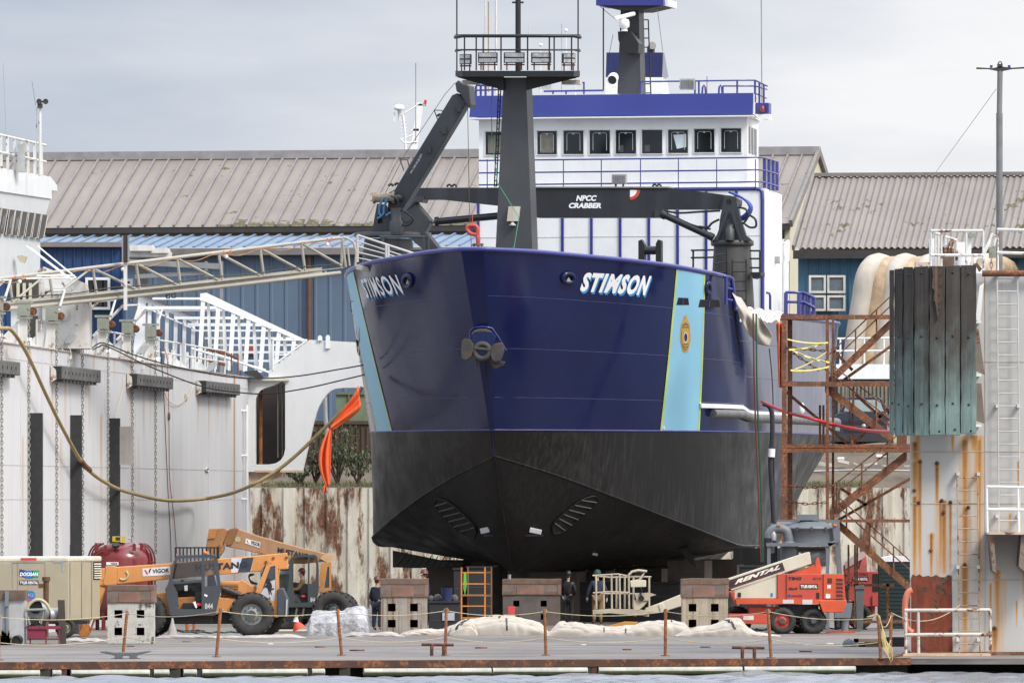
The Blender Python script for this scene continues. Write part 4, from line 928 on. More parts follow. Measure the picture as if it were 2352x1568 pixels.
for k, (x0, x1, y0, y1) in enumerate(((1115, 1160, 303, 356), (1174, 1220, 302, 355.5), (1234, 1279, 301, 355), (1294, 1340, 300, 354.5), (1354, 1401, 299.5, 354), (1414, 1461, 299, 353.5), (1474.5, 1521, 298.5, 353), (1534.5, 1580, 298, 352), (1594.5, 1641, 296.5, 350.5), (1656, 1702, 295, 350))):
    wn = M(); sp(wn, [(x0 - 2, y0 - 2), (x1 + 2, y0 - 2), (x1 + 2, y1 + 2), (x0 - 2, y1 + 2)], 24.955, .06, [[(x0, y0), (x1, y0), (x1, y1), (x0, y1)]]); wo = wn.build('window_frame', mt('window_surround', (.62, .62, .6), .5), ship)
    sp(M(), [(x0, y0), (x1, y0), (x1, y1), (x0, y1)], 24.985, .03).build('window_pane', glass, wo)
    e = M(); sp(e, [(x0, y0), (x1, y0), (x1, y1), (x0, y1)], 24.975, .02, [[(x0 + 2.5, y0 + 2.5), (x1 - 2, y0 + 2.5), (x1 - 2, y1 - 2), (x0 + 2.5, y1 - 2)]]); e.build('window_gasket', wf_, wo)
    if k not in (0, 6):
        e = M(); stube(e, [(x0 + 8, y1 - 8), (x0 + 8, y0 + 9), (x0 + 11, y0 + 6), (x1 - 10, y0 + 6), (x1 - 8, y0 + 9), (x1 - 8, y1 - 8)], 24.97, .012, 4); sbox(e, (x0 + x1) / 2 - 3, y0 + 5, (x0 + x1) / 2 + 2, y0 + 9, 24.965, .02); e.build('clear_view_frame', pw, wo)
    if k in (0, 2): sbox(M(), x0 + 6, y0 + 8, x1 - 7, y1 - 4, 24.98, .004).build('curtain', curt, wo)
    if k == 7: sp(M(), [(x0 + 12, y0 + 12), (x1 - 4, y0 + 10), (x1 - 4, y1 - 14), (x0 + 20, y1 - 10)], 24.98, .004).build('far_window', mt('painted_bridge_daylight', (.5, .56, .58), .3), wo)  # pale plate on the pane paints daylight showing through the bridge
    if k in (1, 5, 6): sbox(M(), x0 + 6, y1 - 20, x0 + 18, y1 - 4, 24.98, .004).build('screen_back', mt('monitor_back', (.06, .062, .065), .4), wo)
# side windows
sdv = W(vwr, 25, 0); sde = W(vq, 29, 0)
for k, (u0, u1) in enumerate(((.14, .3), (.4, .58), (.66, .82))):
    p0 = W(vwr, 25, 0).lerp(W(toV(PS(1742, 300, 29))[0], 29, 0), u0); p1 = W(vwr, 25, 0).lerp(W(toV(PS(1742, 300, 29))[0], 29, 0), u1)
    z0, z1 = zh + 1.4, zh + 2.4
    M().prism([V((p0.x, p0.y, z0)), V((p1.x, p1.y, z0)), V((p1.x, p1.y, z1)), V((p0.x, p0.y, z1))], PORT * .03).build('side_window', glass, ship)
# bridge wing railing
tr = M(); rr = .035
for y in (368, 396.5, 424):
    tr.tube([PS(1100, y + 1, 24.3), PS(1700, y - 5.5, 24.3), PS(1736, y - 6.5, 24.3), PS(1756, y - 5, 25), PS(1787, y + 4, 28)], .033, 6)
for x in (1119, 1206, 1294, 1381, 1471, 1558, 1646, 1735): tr.tube([PS(x, 366, 24.3), PS(x, 436, 24.3)], .022, 5)
tr.build('bridge_railing', blue, ship)
tr = M()
for i, x in enumerate((1756, 1766, 1775.5, 1784.5)): stube(tr, [(x, 364 + i * 3, ), (x, 438)], 25.2 + i, .07, 6)
tr.build('railing_stanchions', blue, ship)
fl = sbox(M(), 1405, 400, 1438, 422, 24.1, .2).build('floodlight', mt('lamp_grey', (.4, .4, .39), .5), ship)
g = M()
for i in range(6):
    for j in range(4): sbox(g, 1407.5 + i * 4.9, 403 + j * 4.6, 1411 + i * 4.9, 406.3 + j * 4.6, 24.08, .03)
g.build('floodlight_lens', mt('lamp_cells', (.22, .22, .21), .3), fl)
sbox(M(), 1412, 422, 1416, 432, 24.2, .08).build('floodlight_post', blue, fl); sbox(M(), 1429, 422, 1433, 432, 24.2, .08).build('floodlight_post', blue, fl)
# trim pipes of the deckhouse
tp = M(); tp.tube([PS(1100, 439, HW), PS(1735, 433.5, HW), PS(1745, 435, HW), PS(1750, 440, HW), PS(1751, 460, HW), PS(1751, 740, HW)], .075, 8); tp.build('edge_pipe', blue, ship)
for x in (1098, 1226, 1291.5, 1358, 1424, 1490, 1556, 1621.5): sbox(M(), x - 3, 440, x + 3, 700, HW - .06, .07).build('stiffener', blue, ship)
sbox(M(), 1688, 436, 1694, 470, HW - .06, .07).build('stiffener', blue, ship)
hl = mt('panel_line', (.5, .5, .5), .5)
hs = M(); stube(hs, [(1100, 546), (1750, 541)], HW - .004, .014, 4); hs.build('plate_seam', hl, ship)
# side of the deckhouse: bulge, faded name plate, lamp, pipe
bp = M(); bp.tube([PS(1803, 560, HW + 7.5), PS(1806, 552, HW + 7.5), PS(1806, 600, HW + 7.5)], .12, 8).tube([PS(1802, 600, HW + 7.5), PS(1802, 760, HW + 7.5)], .16, 8); bp.build('vent_trunk', white, ship)
g = M(); sbox(g, 1778, 588, 1790, 605, HW + 4, .15); g.build('side_lamp', steel, ship, bevel=.03)
# ---------------------------------------------------------------- roof of the wheelhouse: mast, funnel, radar
RW = 27
mm = M(); sp(mm, [(1426, 10), (1467, 10), (1472, 216), (1418, 216)], RW, .9); mm.build('main_mast', dgrey, ship)
sp(M(), [(1419, 73), (1449, 73), (1467, 100), (1466, 122), (1433, 122), (1420, 92)], RW - .7, .8).build('radar_bracket', black, ship)
sp(M(), [(1369, -3), (1524, -3), (1524, 13), (1369, 13)], RW - .8, 2.2).build('crow_nest', blue, ship)
sp(M(), [(1376, 13), (1523, 13), (1476, 24), (1426, 24)], RW - .7, 1.9).build('crow_nest_bracket', black, ship)
sp(M(), [(1524, -3), (1536, 0), (1536, 15), (1524, 13)], RW - .5, 1.5).build('nest_side', white, ship)
rd = M(); rd.lathe(PS(1434, 72, RW - .9), [(.14, 0), (.1, .1), (.2, .16), (.2, .34), (.17, .44), (.05, .48)], 12); rdo = rd.build('radar_pedestal', white, ship)
M().tube([PS(1412, 43.5, RW - 1.2), PS(1457, 31.5, RW - .6)], .085, 10).build('radar_scanner', white, rdo)
sl2 = M(); sl2.lathe(PS(1409, 206, RW - .8), [(.13, -.12), (.12, 0), (.05, .03), (.05, .12)], 12).lathe(PS(1408, 180, RW - .8), [(.02, -.24), (.16, -.23), (.2, -.1), (.2, .2), (.17, .24), (.14, .2)], 14, (-.25, -.9, -.35)); so2 = sl2.build('searchlight', white, ship)
M().lathe(PS(1406.5, 184, RW - 1.05), [(.17, 0), (.17, .01)], 14, (-.25, -.9, -.35)).build('searchlight_lens', dark, so2)
ml = M()
for x in (1476, 1489): ml.tube([PS(x, 46, RW + 1.2), PS(x + 6, 217, RW + 1.2)], .025, 4)
for y in range(46, 217, 21): ml.tube([PS(1470, y, RW + 1.2), PS(1489 + (y - 46) * .04, y, RW + 1.2)], .022, 4)
ml.build('mast_ladder', black, ship)
FW = 34
fb = mt('funnel_blue', (.012, .016, .085), .35, coat=.3)
def fun(y0, y1, n, mat):
    xl = lambda y: 1393 - (y - 121) * .03; xr = lambda y: 1523 - (y - 121) * .04; dd = lambda y: 2.2 + (y - 121) * .03
    a = [PS(xl(y1), y1, FW), PS(xr(y1), y1, FW), PS(xr(y1) + 8 + (y1 - 121) * .12, y1, FW + 4), PS(xl(y1) + 10, y1, FW + 4)]
    b = [PS(xl(y0), y0, FW), PS(xr(y0), y0, FW), PS(xr(y0) + 3 + (y0 - 121) * .12, y0, FW + 4), PS(xl(y0) + 10, y0, FW + 4)]
    return M().add(a + b, [(0, 1, 5, 4), (1, 2, 6, 5), (2, 3, 7, 6), (3, 0, 4, 7), (4, 5, 6, 7), (0, 1, 2, 3)]).build(n, mat, ship)
fun(121, 178, 'funnel', fb); fun(178.3, 230, 'funnel_base', white)
M().tube([PS(1495, 130, FW + 2), PS(1495, 112, FW + 2), PS(1498, 105, FW + 1.6)], .16, 10).build('exhaust_pipe', mt('exhaust_grey', (.2, .19, .18), .5, .4), ship)
rt = M()
rt.tube([PS(1471, 188, 25), PS(1560, 187, 25), PS(1728, 184.5, 25), PS(1735, 185, 25.2), PS(1762, 198, 28.5)], .035, 6)
rt.tube([PS(1560, 200, 25), PS(1596, 200, 25)], .03, 5).tube([PS(1660, 198, 25), PS(1735, 198, 25), PS(1762, 206, 28.5)], .03, 5).tube([PS(1735, 215, 25.2), PS(1760, 226, 28.5)], .03, 5)
for x in (1471, 1605, 1693, 1660, 1596): rt.tube([PS(x, 187 if x != 1660 else 198, 25), PS(x, 216, 25)], .04, 5)
for x, w_ in ((1734, 25.2), (1744, 26), (1754, 27.5)): rt.tube([PS(x, 186 + (x - 1734) * .5, w_), PS(x, 236, w_)], .045, 5)
for x in (1617, 1655): rt.tube([PS(x - 4, 216, 25), PS(x - 3, 201, 25), PS(x, 196, 25), PS(x + 3, 201, 25), PS(x + 4, 216, 25)], .04, 5)
rt.tube([PS(1249, 210, 25), PS(1386, 208, 25)], .04, 5).tube([PS(1335, 190, 25), PS(1343, 190, 25)], .03, 5)
for x in (1270, 1300, 1341): rt.tube([PS(x, 209 if x != 1341 else 190, 25), PS(x, 217, 25)], .035, 5)
rt.tube([PS(1093, 196, 25), PS(1140, 198, 25)], .04, 5).tube([PS(1093, 208, 25), PS(1160, 206, 25)], .035, 5)
for x in (1093, 1104, 1115, 1131): rt.tube([PS(x, 198, 25), PS(x, 222, 25)], .05, 5)
rt.build('roof_railing', blue, ship)
lp_ = sbox(M(), 1561, 181, 1596, 207, 24.9, .15).build('floodlight', mt('lamp_grey', (.4, .4, .39), .5), ship)
g = M()
for i in range(6):
    for j in range(4): sbox(g, 1563.5 + i * 5.1, 184.5 + j * 5, 1567.5 + i * 5.1, 188.2 + j * 5, 24.88, .03)
g.build('floodlight_lens', mt('lamp_cells', (.22, .22, .21), .3), lp_)
sbox(M(), 1237, 193, 1266, 206, 25.5, .2).build('floodlight', mt('lamp_grey', (.4, .4, .39), .5), ship)
whp = mt('whip_white', (.6, .58, .54), .5, dirt=.1); whb = mt('whip_brown', (.3, .22, .12), .6)
for x, yb, yt, mat, w_, r in ((1115, 212, -30, whp, 26, .03), (1122, 212, 4, whb, 26.5, .025), (1139.5, 215, -30, whp, 26, .045), (1750, 235, -30, whb, 27, .022), (1215, 162, 42, whp, 26, .012), (1290, 215, 55, steel, 26, .012), (1386, 210, 18, black, 27, .03), (1624, 216, 176, whb, 25, .02), (1322, 216, 182, whp, 25, .016)):
    M().tube([PS(x, yb, w_), PS(x - (1.5 if x > 1700 else 0), yt, w_)], r, 5).build('whip_antenna', mat, ship)
for x, y, w_ in ((1242, 104, 24.5), (1300, 71, 24.5), (1322, 180, 25)):
    M().lathe(PS(x, y, w_), [(.02, -.03), (.085, -.02), (.07, .05), (.02, .07)], 10).tube([PS(x, y, w_), PS(x, y + 110, w_)], .018, 5).build('gps_dome', white, ship)
for a, b in (((1372, 10), (1411, 43)), ((1510, 22), (1522, 118)), ((1400, 121), (1408, 80))): M().tube([PS(*a, RW), PS(*b, RW + (5 if b[1] > 110 else 0))], .012, 4).build('mast_stay', steel, ship)
# after deck rail, canvas over the rail
ar = M(); 
for y0, y1 in ((671, 683), (693, 706)): ar.tube([PS(1804, y0 + 50 if False else y0, 30), PS(1845, y0 + 1, 30), PS(1870, y1, 33)], .06, 6)
for x, y, w_ in ((1805, 672, 30), (1835, 672, 30), (1845, 672, 30.5), (1858, 677, 32), (1869, 683, 33)): ar.tube([PS(x, y, w_), PS(x, 745, w_)], .08, 6)
sp(ar, [(1800, 720), (1866, 722), (1872, 745), (1800, 748)], 31, .3)
ar.tube([PS(1760, 672, 22), PS(1767, 673, 22), PS(1769, 680, 22), PS(1769, 720, 22)], .05, 6)
ar.build('after_railing', blue, ship)
fr = M()
for y in (640, 664, 690): fr.tube([PS(1666, y - 3, 9.4), PS(1682, y, 9.6)], .05, 6)
fr.tube([PS(1662, 634, 9.4), PS(1676, 636, 9.5), PS(1682, 640, 9.6), PS(1685, 668, 9.7), PS(1690, 704, 10)], .06, 6).tube([PS(1668, 634, 9.4), PS(1668, 700, 9.4)], .06, 6)
fr.build('bulwark_gate', blue, ship)
# ================================================================== DRY DOCK DECK AND EDGE
deckm = bpy.data.materials.new('dock_deck_surface'); t = NT(deckm); tc = t.n('ShaderNodeTexCoord').outputs['Object']
c = t.mix(t.ramp(t.noise(t.mp(tc, (.25, .12, 1)), 1.0, 6, .6), .3, .7), (.13, .113, .1), (.21, .186, .166))
c = t.mix(t.ramp(t.noise(t.mp(tc, (.12, .9, 1)), 1.0, 6, .68), .5, .64, 0, .85), c, (.062, .05, .043))
c = t.mix(t.ramp(t.noise(t.mp(tc, (.5, .5, 1)), 1.0, 8, .75), .56, .64, 0, .6), c, (.14, .075, .05))
yv = t.n('ShaderNodeSeparateXYZ'); t.L(tc, yv.inputs[0])
b = t.n('ShaderNodeBsdfPrincipled'); t.L(c, b.inputs['Base Color']); t.L(t.ramp(t.noise(t.mp(tc, (.15, .3, 1)), 1.0, 4, .6), .4, .6, .38, .75), b.inputs['Roughness'])
bn = t.n('ShaderNodeBump', Strength=.3, Distance=.01); t.L(t.noise(tc, 8, 5, .6), bn.inputs['Height']); t.L(bn.outputs[0], b.inputs['Normal'])
t.L(b.outputs[0], t.n('ShaderNodeOutputMaterial').inputs[0])
E0, E1 = G(-140, 1522), G(2086, 1511.5)
def edge(x): 
    # point of the deck edge under pixel column x
    k = (x - CX) / F; d = (E1 - E0); s = (k * E0.y - E0.x) / (d.x - k * d.y); return E0 + d * s
struct('dock_deck', M().prism([E0, E1, V((E1.x + 9, E1.y, 0)), V((20, 362, 0)), V((-22, 362, 0))], (0, 0, -.16)), deckm)
pont = mt('pontoon_side', (.03, .03, .02), .8, var=.4, dirt=.5, dcol=(.02, .03, .01))
struct('dock_pontoon', M().prism([E0 + V((0, .5, -.17)), E1 + V((0, .5, -.17)), V((20, 362, -.17)), V((-22, 362, -.17))], (0, 0, -1.2)), pont)
de = (E1 - E0).normalized(); dn = V((de.y, -de.x, 0))
if dn.y > 0: dn = -dn
one('edge_beam', 'long rusty steel beam along the near edge of the dock deck', 'beam', M().beam(edge(-130) + dn * .08 + V((0, 0, -.075)), edge(2088) + dn * .08 + V((0, 0, -.075)), .22, .2), rustd)
drn = M()
for yy in (1479, 1497): drn.beam(G(-80, yy + 6, .004), G(2060, yy, .004), .035, .006)
struct('deck_seams', drn, rustd)
pipew = mt('white_pipe_weedy', (.42, .42, .37), .6, var=.15, dirt=.3, streak=.3, scol=(.2, .2, .1), ssc=2)
algae = mt('green_algae', (.03, .04, .012), .9, var=.4, sc=5)
for n_, (x0, x1) in enumerate(((-40, 88), (117, 137), (160, 340), (350, 385), (418, 448), (461, 702), (713, 742), (832, 1124), (1128, 1345), (1371, 1700), (1705, 1960))):
    a = edge(x0) + dn * .16 + V((0, 0, -.29)); b_ = edge(x1) + dn * .16 + V((0, 0, -.29)); o_ = one('fender_pipe', 'white fender pipe with green weed, %s counted along the dock edge' % ORD[n_], 'fender', M().tube([a, b_], .1, 12), pipew, 'white fender pipes along the dock edge')
    M().tube([a + V((.02, -.035, -.06)), b_ + V((-.02, -.035, -.06))], .078, 8).build('weed', algae, o_)
for n_, x in enumerate((102, 145, 345, 401, 455, 707, 790, 1348, 1362, 1703, 1900)):
    one('fender_post', 'dark weedy steel post between white fender pipes, %s along the dock edge' % ORD[n_], 'post', M().box(edge(x) + dn * .1 + V((0, 0, -.4)), (.3 if x in (401, 790, 102) else .16, .12, .5)), rustd if x in (145, 1362) else pont, 'posts between the fender pipes')
# ================================================================== LEFT WING WALL
WX = lambda Y: -16.7 + .089 * (Y - 284)
YW = lambda x: 41.98 / (.089 - (x - CX) / F)
WZ = lambda Y: 9.63 - .2 * (Y - 284) / 68
PW = lambda x, y, d=0: P(x, y, YW(x)) + V((d, -.089 * d, 0))
ww = thing('dock_wing_wall', 'tall white wing wall of the dry dock along the left side', 'dock wall', (WX(270) - 2, 270, 0))
wallm = mt('wing_wall_paint', (.6, .6, .61), .5, var=.04, sc=.4, dirt=.1, dcol=(.25, .24, .22), streak=.35, scol=(.47, .46, .45), ssc=2.2, attr='rust')
mb = M(); nu, nv = 150, 40
drips = [(x, 800, 880, 2.0, .45) for x in (15, 70, 118, 170, 215, 262, 300, 345, 392, 440, 520)] + [(x, 880 + i, 1000, 3, .35) for i, x in enumerate((120, 150, 205, 300, 330, 380, 455, 480, 500, 520))] + [(538, 860, 1440, 2.2, .75), (52, 1000, 1240, 3, .35), (140, 1000, 1240, 3, .3), (318, 1000, 1200, 2, .25), (345, 790, 1000, 2, .3), (232, 950, 1250, 3, .4)]
vals = []
def rustat(x, y, lst):
    r = 0
    for (a, y0, y1, w_, s) in lst:
        if y0 - 6 < y < y1 + 6:
            e = s * math.exp(-((x - a) / w_) ** 2) * min(1, max(0, (y - y0 + 4) / 6)) * (1 - .6 * max(0, min(1, (y - y0) / (y1 - y0)))) * min(1, max(0, (y1 + 6 - y) / 12)); r = max(r, e)
    return r
def wfn(u, v):
    x = -40 + (571 + 40) * u; Y = YW(x); z = WZ(Y) * v; return V((WX(Y), Y, z))
mb.grid(wfn, 300, nv, False)
for j in range(nv + 1):
    for i in range(301):
        x = -40 + 611 * i / 300; Y = YW(x); y = YH - (WZ(Y) * j / nv - HC) / Y * F; vals.append(rustat(x, y, drips))
face = mb.build('inner_face', wallm, ww, attr={'rust': vals})
Yn, Yf_ = YW(-40), YW(571)
M().prism([V((WX(Yn) - .02, Yn, 0)), V((WX(Yf_) - .02, Yf_ - .01, 0)), V((WX(Yf_) - 4.5, Yf_ + .3, 0)), V((WX(Yn) - 4.5, Yn + .3, 0))], (0, 0, 9.40)).build('core', whited, ww)
sm = M(); rl_ = mt('wall_rust_line', (.3, .2, .13), .8)
sm.beam(PW(-30, 780.5, .03), PW(571, 866.5, .03), .06, .035).build('top_edge', mt('worn_edge', (.5, .42, .36), .7, rust=.3, rsc=3), ww)
sm = M()
for ya, yb in ((817, 893), (1066, 1081), (1146, 1146.6)): sm.beam(PW(-30, ya, .006), PW(571, yb, .006), .012, .022)
for x in (46, 95, 160, 240, 310, 395, 478, 538): sm.beam(PW(x, 812 + x * .13, .006), PW(x, 1250, .006), .02, .012)
sm.build('plate_seam', mt('seam_grey', (.46, .46, .46), .6), ww)
# vertical rubber fenders with rusty backing
for x0, x1, yt in ((65, 97, 948), (160, 187, 953), (250, 275, 960)):
    Y = YW(x0); vf = thing('vertical_fender', 'tall %s black rubber strip fender on the white wing wall' % {65: 'leftmost', 160: 'middle', 250: 'rightmost'}[x0], 'fender', P((x0 + x1) / 2, 1430, Y), 0, 'vertical fenders on the wing wall')
    M().pbox(x0, yt, x1, 1428, Y, Y + .5).build('rubber_strip', rubber, vf)
    M().pbox(x0 - 10, yt + 6, x0, 1428, Y + .1, Y + .5).build('backing_plate', rustm, vf)
    bp_ = M(); 
    for y in (yt + 14, 1080, 1185): bp_.pbox(x0 - 14, y, x0, y + 4, Y + .05, Y + .5)
    bp_.build('bracket', rustd, vf)
# horizontal rubber fenders
rb2 = mt('grey_worn_rubber', (.1, .097, .095), .85, var=.35, sc=2.5, dirt=.4, dcol=(.03, .03, .03), bump=.3)
for k, (x0, y0, x1) in enumerate(((-95, 822, 19), (115, 843, 206), (290, 860, 374), (450, 876, 529))):
    Ya, Yb = (YW(x0), YW(x1)); z1 = HC + (YH - y0) / F * Ya; z0 = z1 - .4
    hf = thing('horizontal_fender', 'black rubber fender bar, %s along the white wing wall' % ('nearest, cut by the left edge,', 'second from the left', 'third from the left', 'farthest')[k], 'fender', (WX(Ya), Ya, z0), 0, 'horizontal fenders on the wing wall')
    A = V((WX(Ya) + .02, Ya, 0)); B = V((WX(Yb) + .02, Yb, 0)); out = V((.37, -.02, 0))
    M().prism([A + V((0, 0, z0)), A + out + V((0, 0, z0)), B + out + V((0, 0, z0)), B + V((0, 0, z0))], (0, 0, .44)).build('rubber_body', rb2, hf, bevel=.03)
    M().prism([A + V((0, -.02, z0 + .01)), A + out + V((0, -.02, z0 + .01)), A + out + V((0, -.02, z0 + .43)), A + V((0, -.02, z0 + .43))], (0, .03, 0)).build('end_face', rubber, hf)
    hs_ = M(); tl_ = M()
    for i in range(1, 11):
        p = A.lerp(B, i / 11) + out * 1.01 + V((0, 0, z0 + .22)); hs_.box(p, (.02, .13, .1))
        p = A.lerp(B, i / 11) + out * .6 + V((0, 0, z0 - .04)); tl_.box(p, (.22, .4, .1)); tl_.box(p + V((0, 0, .46)), (.2, .4, .05))
    hs_.build('bolt_holes', dark, hf); tl_.build('corrugation', rb2, hf)
    M().prism([A + V((0, -.1, z0 - .12)), A + out * .55 + V((0, -.1, z0)), A + out * .5 + V((0, -.1, z0 + .3)), A + V((0, -.1, z0 + .5))], (0, -.06, 0)).build('end_bracket', whiter, hf)
# hanging chains and their pulley brackets on top of the wall
chm = mt('chain_steel', (.27, .26, .23), .6, .1, var=.3, sc=8, dirt=.3)
def chain(mb, p, q, L=.12, r=.017, wd=.036, n=None):
    p, q = V(p), V(q); n = n or int((q - p).length / L); d = (q - p).normalized(); a = d.cross(V((0, 1, 0)) if abs(d.y) < .8 else V((1, 0, 0))).normalized(); b = a.cross(d)
    st = (q - p) / n
    for i in range(n):
        c = p + st * (i + .5); s_ = a if i % 2 else b
        mb.tube([c + d * (st.length * .64) * math.cos(t_) + s_ * wd * math.sin(t_) for t_ in [j * math.pi / 4 for j in range(8)]], r, 4, closed=True)
    return mb
for k, (x, yb, ybot) in enumerate(((4, 762, 1300), (66, 757, 1270), (130, 762, 1290), (189.5, 766, 1280), (248, 772, 1275), (304, 779, 1245), (357, 786, 1270))):
    Y = YW(x - 12); z = WZ(Y)
    ordw = ('first', 'second', 'third', 'fourth', 'fifth', 'sixth', 'seventh')[k]
    br = thing('chain_bracket', 'pulley bracket and pale post on the white wing wall, %s from the left' % ordw, 'bracket', P(x - 12, yb + 30, Y), 0, 'pulley brackets along the wing wall')
    h = 1.05; c = V((WX(Y), Y, z))
    M().prism([c + V((-.25, -.1, 0)), c + V((.12, -.1, 0)), c + V((.12, -.1, h)), c + V((-.1, -.1, h))], (0, .25, 0)).build('post', whiter, br)
    M().prism([c + V((-1.0, 0, 0)), c + V((-.2, 0, 0)), c + V((-.2, 0, .8))], (0, .06, 0)).build('gusset', whiter, br)
    M().box(c + V((.02, -.12, h + .12)), (.42, .3, .4)).box(c + V((.02, -.12, h + .38)), (.6, .34, .08)).box(c + V((.05, -.12, h - .14)), (.5, .3, .06)).build('pulley_housing', mt('housing_grey_green', (.24, .25, .2), .7, rust=.25, rsc=5, dirt=.3), br)
    M().lathe(c + V((.32, -.1, h + .08)), [(.12, -.05), (.14, 0), (.12, .05)], 12, (0, 1, 0)).build('pulley_wheel', rustd, br)
    if k in (0, 2, 3, 4, 5, 6): M().tube([c + V((-1.3, 1.5, .9)), c + V((-.2, 1, 2.0)), c + V((.4, .9, 2.02)), c + V((.2, .8, 1.35))], .055, 6).build('davit_arm', whiter, br)
    p = P(x, yb, YW(x) - .3); p.z = z + 1.0; q = P(x + 1, ybot, YW(x) - .3)
    one('hanging_chain', 'galvanised chain hanging down the white wing wall, %s from the left' % ordw, 'chain', chain(M(), p, q), chm, 'chains hanging on the wing wall')
# goose-neck floodlights on the wall
lampm = mt('lamp_housing', (.36, .37, .36), .5, dirt=.2)
for x, y, w_ in ((160, 782, 'by the pink box'), (328, 806, 'below the white ramp truss'), (485, 846, 'at the far end of the wing wall')):
    Y = YW(x) - .6; fl_ = thing('wall_floodlight', 'grey swan neck floodlight on the wing wall %s' % w_, 'floodlight', P(x, y + 40, Y), 0, 'floodlights on the wing wall')
    M().pp([(x - 12, y + 2), (x - 2, y - 12), (x + 13, y - 18), (x + 15, y - 12), (x + 2, y + 6), (x - 10, y + 8)], Y, Y + .35).build('lamp_head', lampm, fl_, bevel=.03)
    M().pp([(x - 5, y + 5), (x + 2, y + 6), (x + 14, y - 10), (x + 12, y - 12)], Y - .03, Y).build('lens', led, fl_)
    M().ptube([(x - 12, y + 2), (x - 16, y + 10), (x - 17, y + 30)], Y + .2, .04).ptube([(x - 6, y + 8), (x + 2, y + 22), (x + 4, y + 38), (x - 4, y + 48), (x + 6, y + 52)], Y + .1, .015).pbox(x, y + 34, x + 5, y + 42, Y, Y + .1).build('stem', whiter, fl_)
# railing and clutter along the wall top
rg = thing('wing_wall_railing', 'worn white pipe railing along the top of the wing wall', 'railing', PW(200, 805))
mb = M()
def Wt(x, h, d=-.5): Y = YW(x); return V((WX(Y) + d, Y, WZ(Y) + h))
for seg in ((-30, 30), (118, 156), (170, 232), (260, 330), (378, 445), (455, 545)):
    for h in (1.0, .55): mb.tube([Wt(seg[0], h), Wt(seg[1], h)], .035, 5)
    x = seg[0]
    while x <= seg[1] + 1: mb.tube([Wt(x, 0), Wt(x, 1.0)], .04, 5); x += max(8, (seg[1] - seg[0]) / 4)
mb.build('rails', whiter, rg)
mb = M()
for x in (25, 85, 100, 150, 165, 215, 272, 285, 330, 372, 395, 402, 425, 440, 470, 500, 520): mb.beam(Wt(x, 0, -.7), Wt(x, .75 + .35 * ((x * 7) % 5) / 5, -.7), .16, .1)
for x in (48, 110, 160, 205, 262, 320, 390, 450, 505): mb.prism([Wt(x, 0, -.25), Wt(x, 0, -1.1), Wt(x, .75, -1.1)], (0, .08, 0))
mb.build('stanchion_plates', whiter, rg)
rc = M()
for x0, x1, h0, h1 in ((508, 545, .95, .9), (545, 575, .9, .8), (508, 545, .5, .45)): chain(rc, Wt(x0, h0), Wt(x1, h1), .2, .02, .06)
rc.build('rail_chain', rustm, rg)
mb = M()
for x in (545, 560, 575): mb.tube([Wt(x, -.1), Wt(x, .95)], .035, 5)
mb.build('rusty_posts', rustm, rg)
one('pink_life_ring_box', 'upright faded pink box among the railings on the wing wall', 'box', M().pbox(185, 711, 203, 765, YW(194) + .5, YW(194) + 1), mt('faded_pink', (.62, .2, .17), .6, var=.1, dirt=.15))
for x in (12, 78, 258, 372): one('mooring_cleat', 'small white cleat on the wing wall top', 'cleat', M().prism([Wt(x - 7, 0, -.2), Wt(x + 7, 0, -.2), Wt(x + 9, .32, -.2), Wt(x + 2, .2, -.2), Wt(x - 4, .2, -.2), Wt(x - 10, .38, -.2)], (-.2, 0, 0)), white, 'white cleats on the wing wall')
# white locker house behind railing
lk = thing('white_deck_locker', 'white deck locker with dark doorway between railing and blue annex', 'locker', P(150, 800, 300))
M().pp([(25, 655), (100, 612), (195, 650), (205, 700), (205, 800), (25, 800)], 300, 302).build('body', whiter, lk)
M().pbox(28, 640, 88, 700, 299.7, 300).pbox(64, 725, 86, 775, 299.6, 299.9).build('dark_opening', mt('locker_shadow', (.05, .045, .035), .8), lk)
M().pp([(97, 668), (105, 662), (150, 662), (156, 668), (156, 735), (97, 735)], 299.85, 300).build('door', mt('locker_door', (.52, .52, .5), .5), lk)
mb = M()
for x in (38, 52, 66): mb.pbox(x, 650, x + 7, 690, 299.6, 299.7)
mb.build('shelf_goods', cream, lk)
# grey bracketed boards on the wall
for x0, x1, y0, y1 in ((257, 305, 979, 1067),):
    Y = YW(x0) - .8; one('plywood_board', 'weathered grey board hung in front of the rightmost vertical fender', 'board', M().pbox(x0, y0, x1, y1, Y, Y + .12).pbox(x1 - 4, y0 + 1, x1 + 1, y1, Y - .01, Y + .2), mt('grey_board', (.33, .31, .29), .8, streak=.3, scol=(.2, .15, .12), ssc=3, rust=.1))
for x, y in ((600, 1230), (372, 1010), (340, 1020)): pass
one('towing_eye', 'small pale padeye welded on the wing wall', 'padeye', M().tube([PW(474 + 4 * math.cos(a), 1078 + 4 * math.sin(a), .04) for a in [i * .63 for i in range(10)]], .025, 5, closed=True), whiter)
ld = M()
for x in (1, ): pass
Yl2 = YW(556)
ld.tube([P(567, 930, 350), P(567, 1300, 350)], .06, 6)
for y in (943, 1046, 1146): ld.tube([P(543, y, 349.5), P(567, y, 350)], .05, 6)
one('wall_handrail', 'white pipe handrail at the end of the wing wall beside the bracket', 'handrail', ld, white)
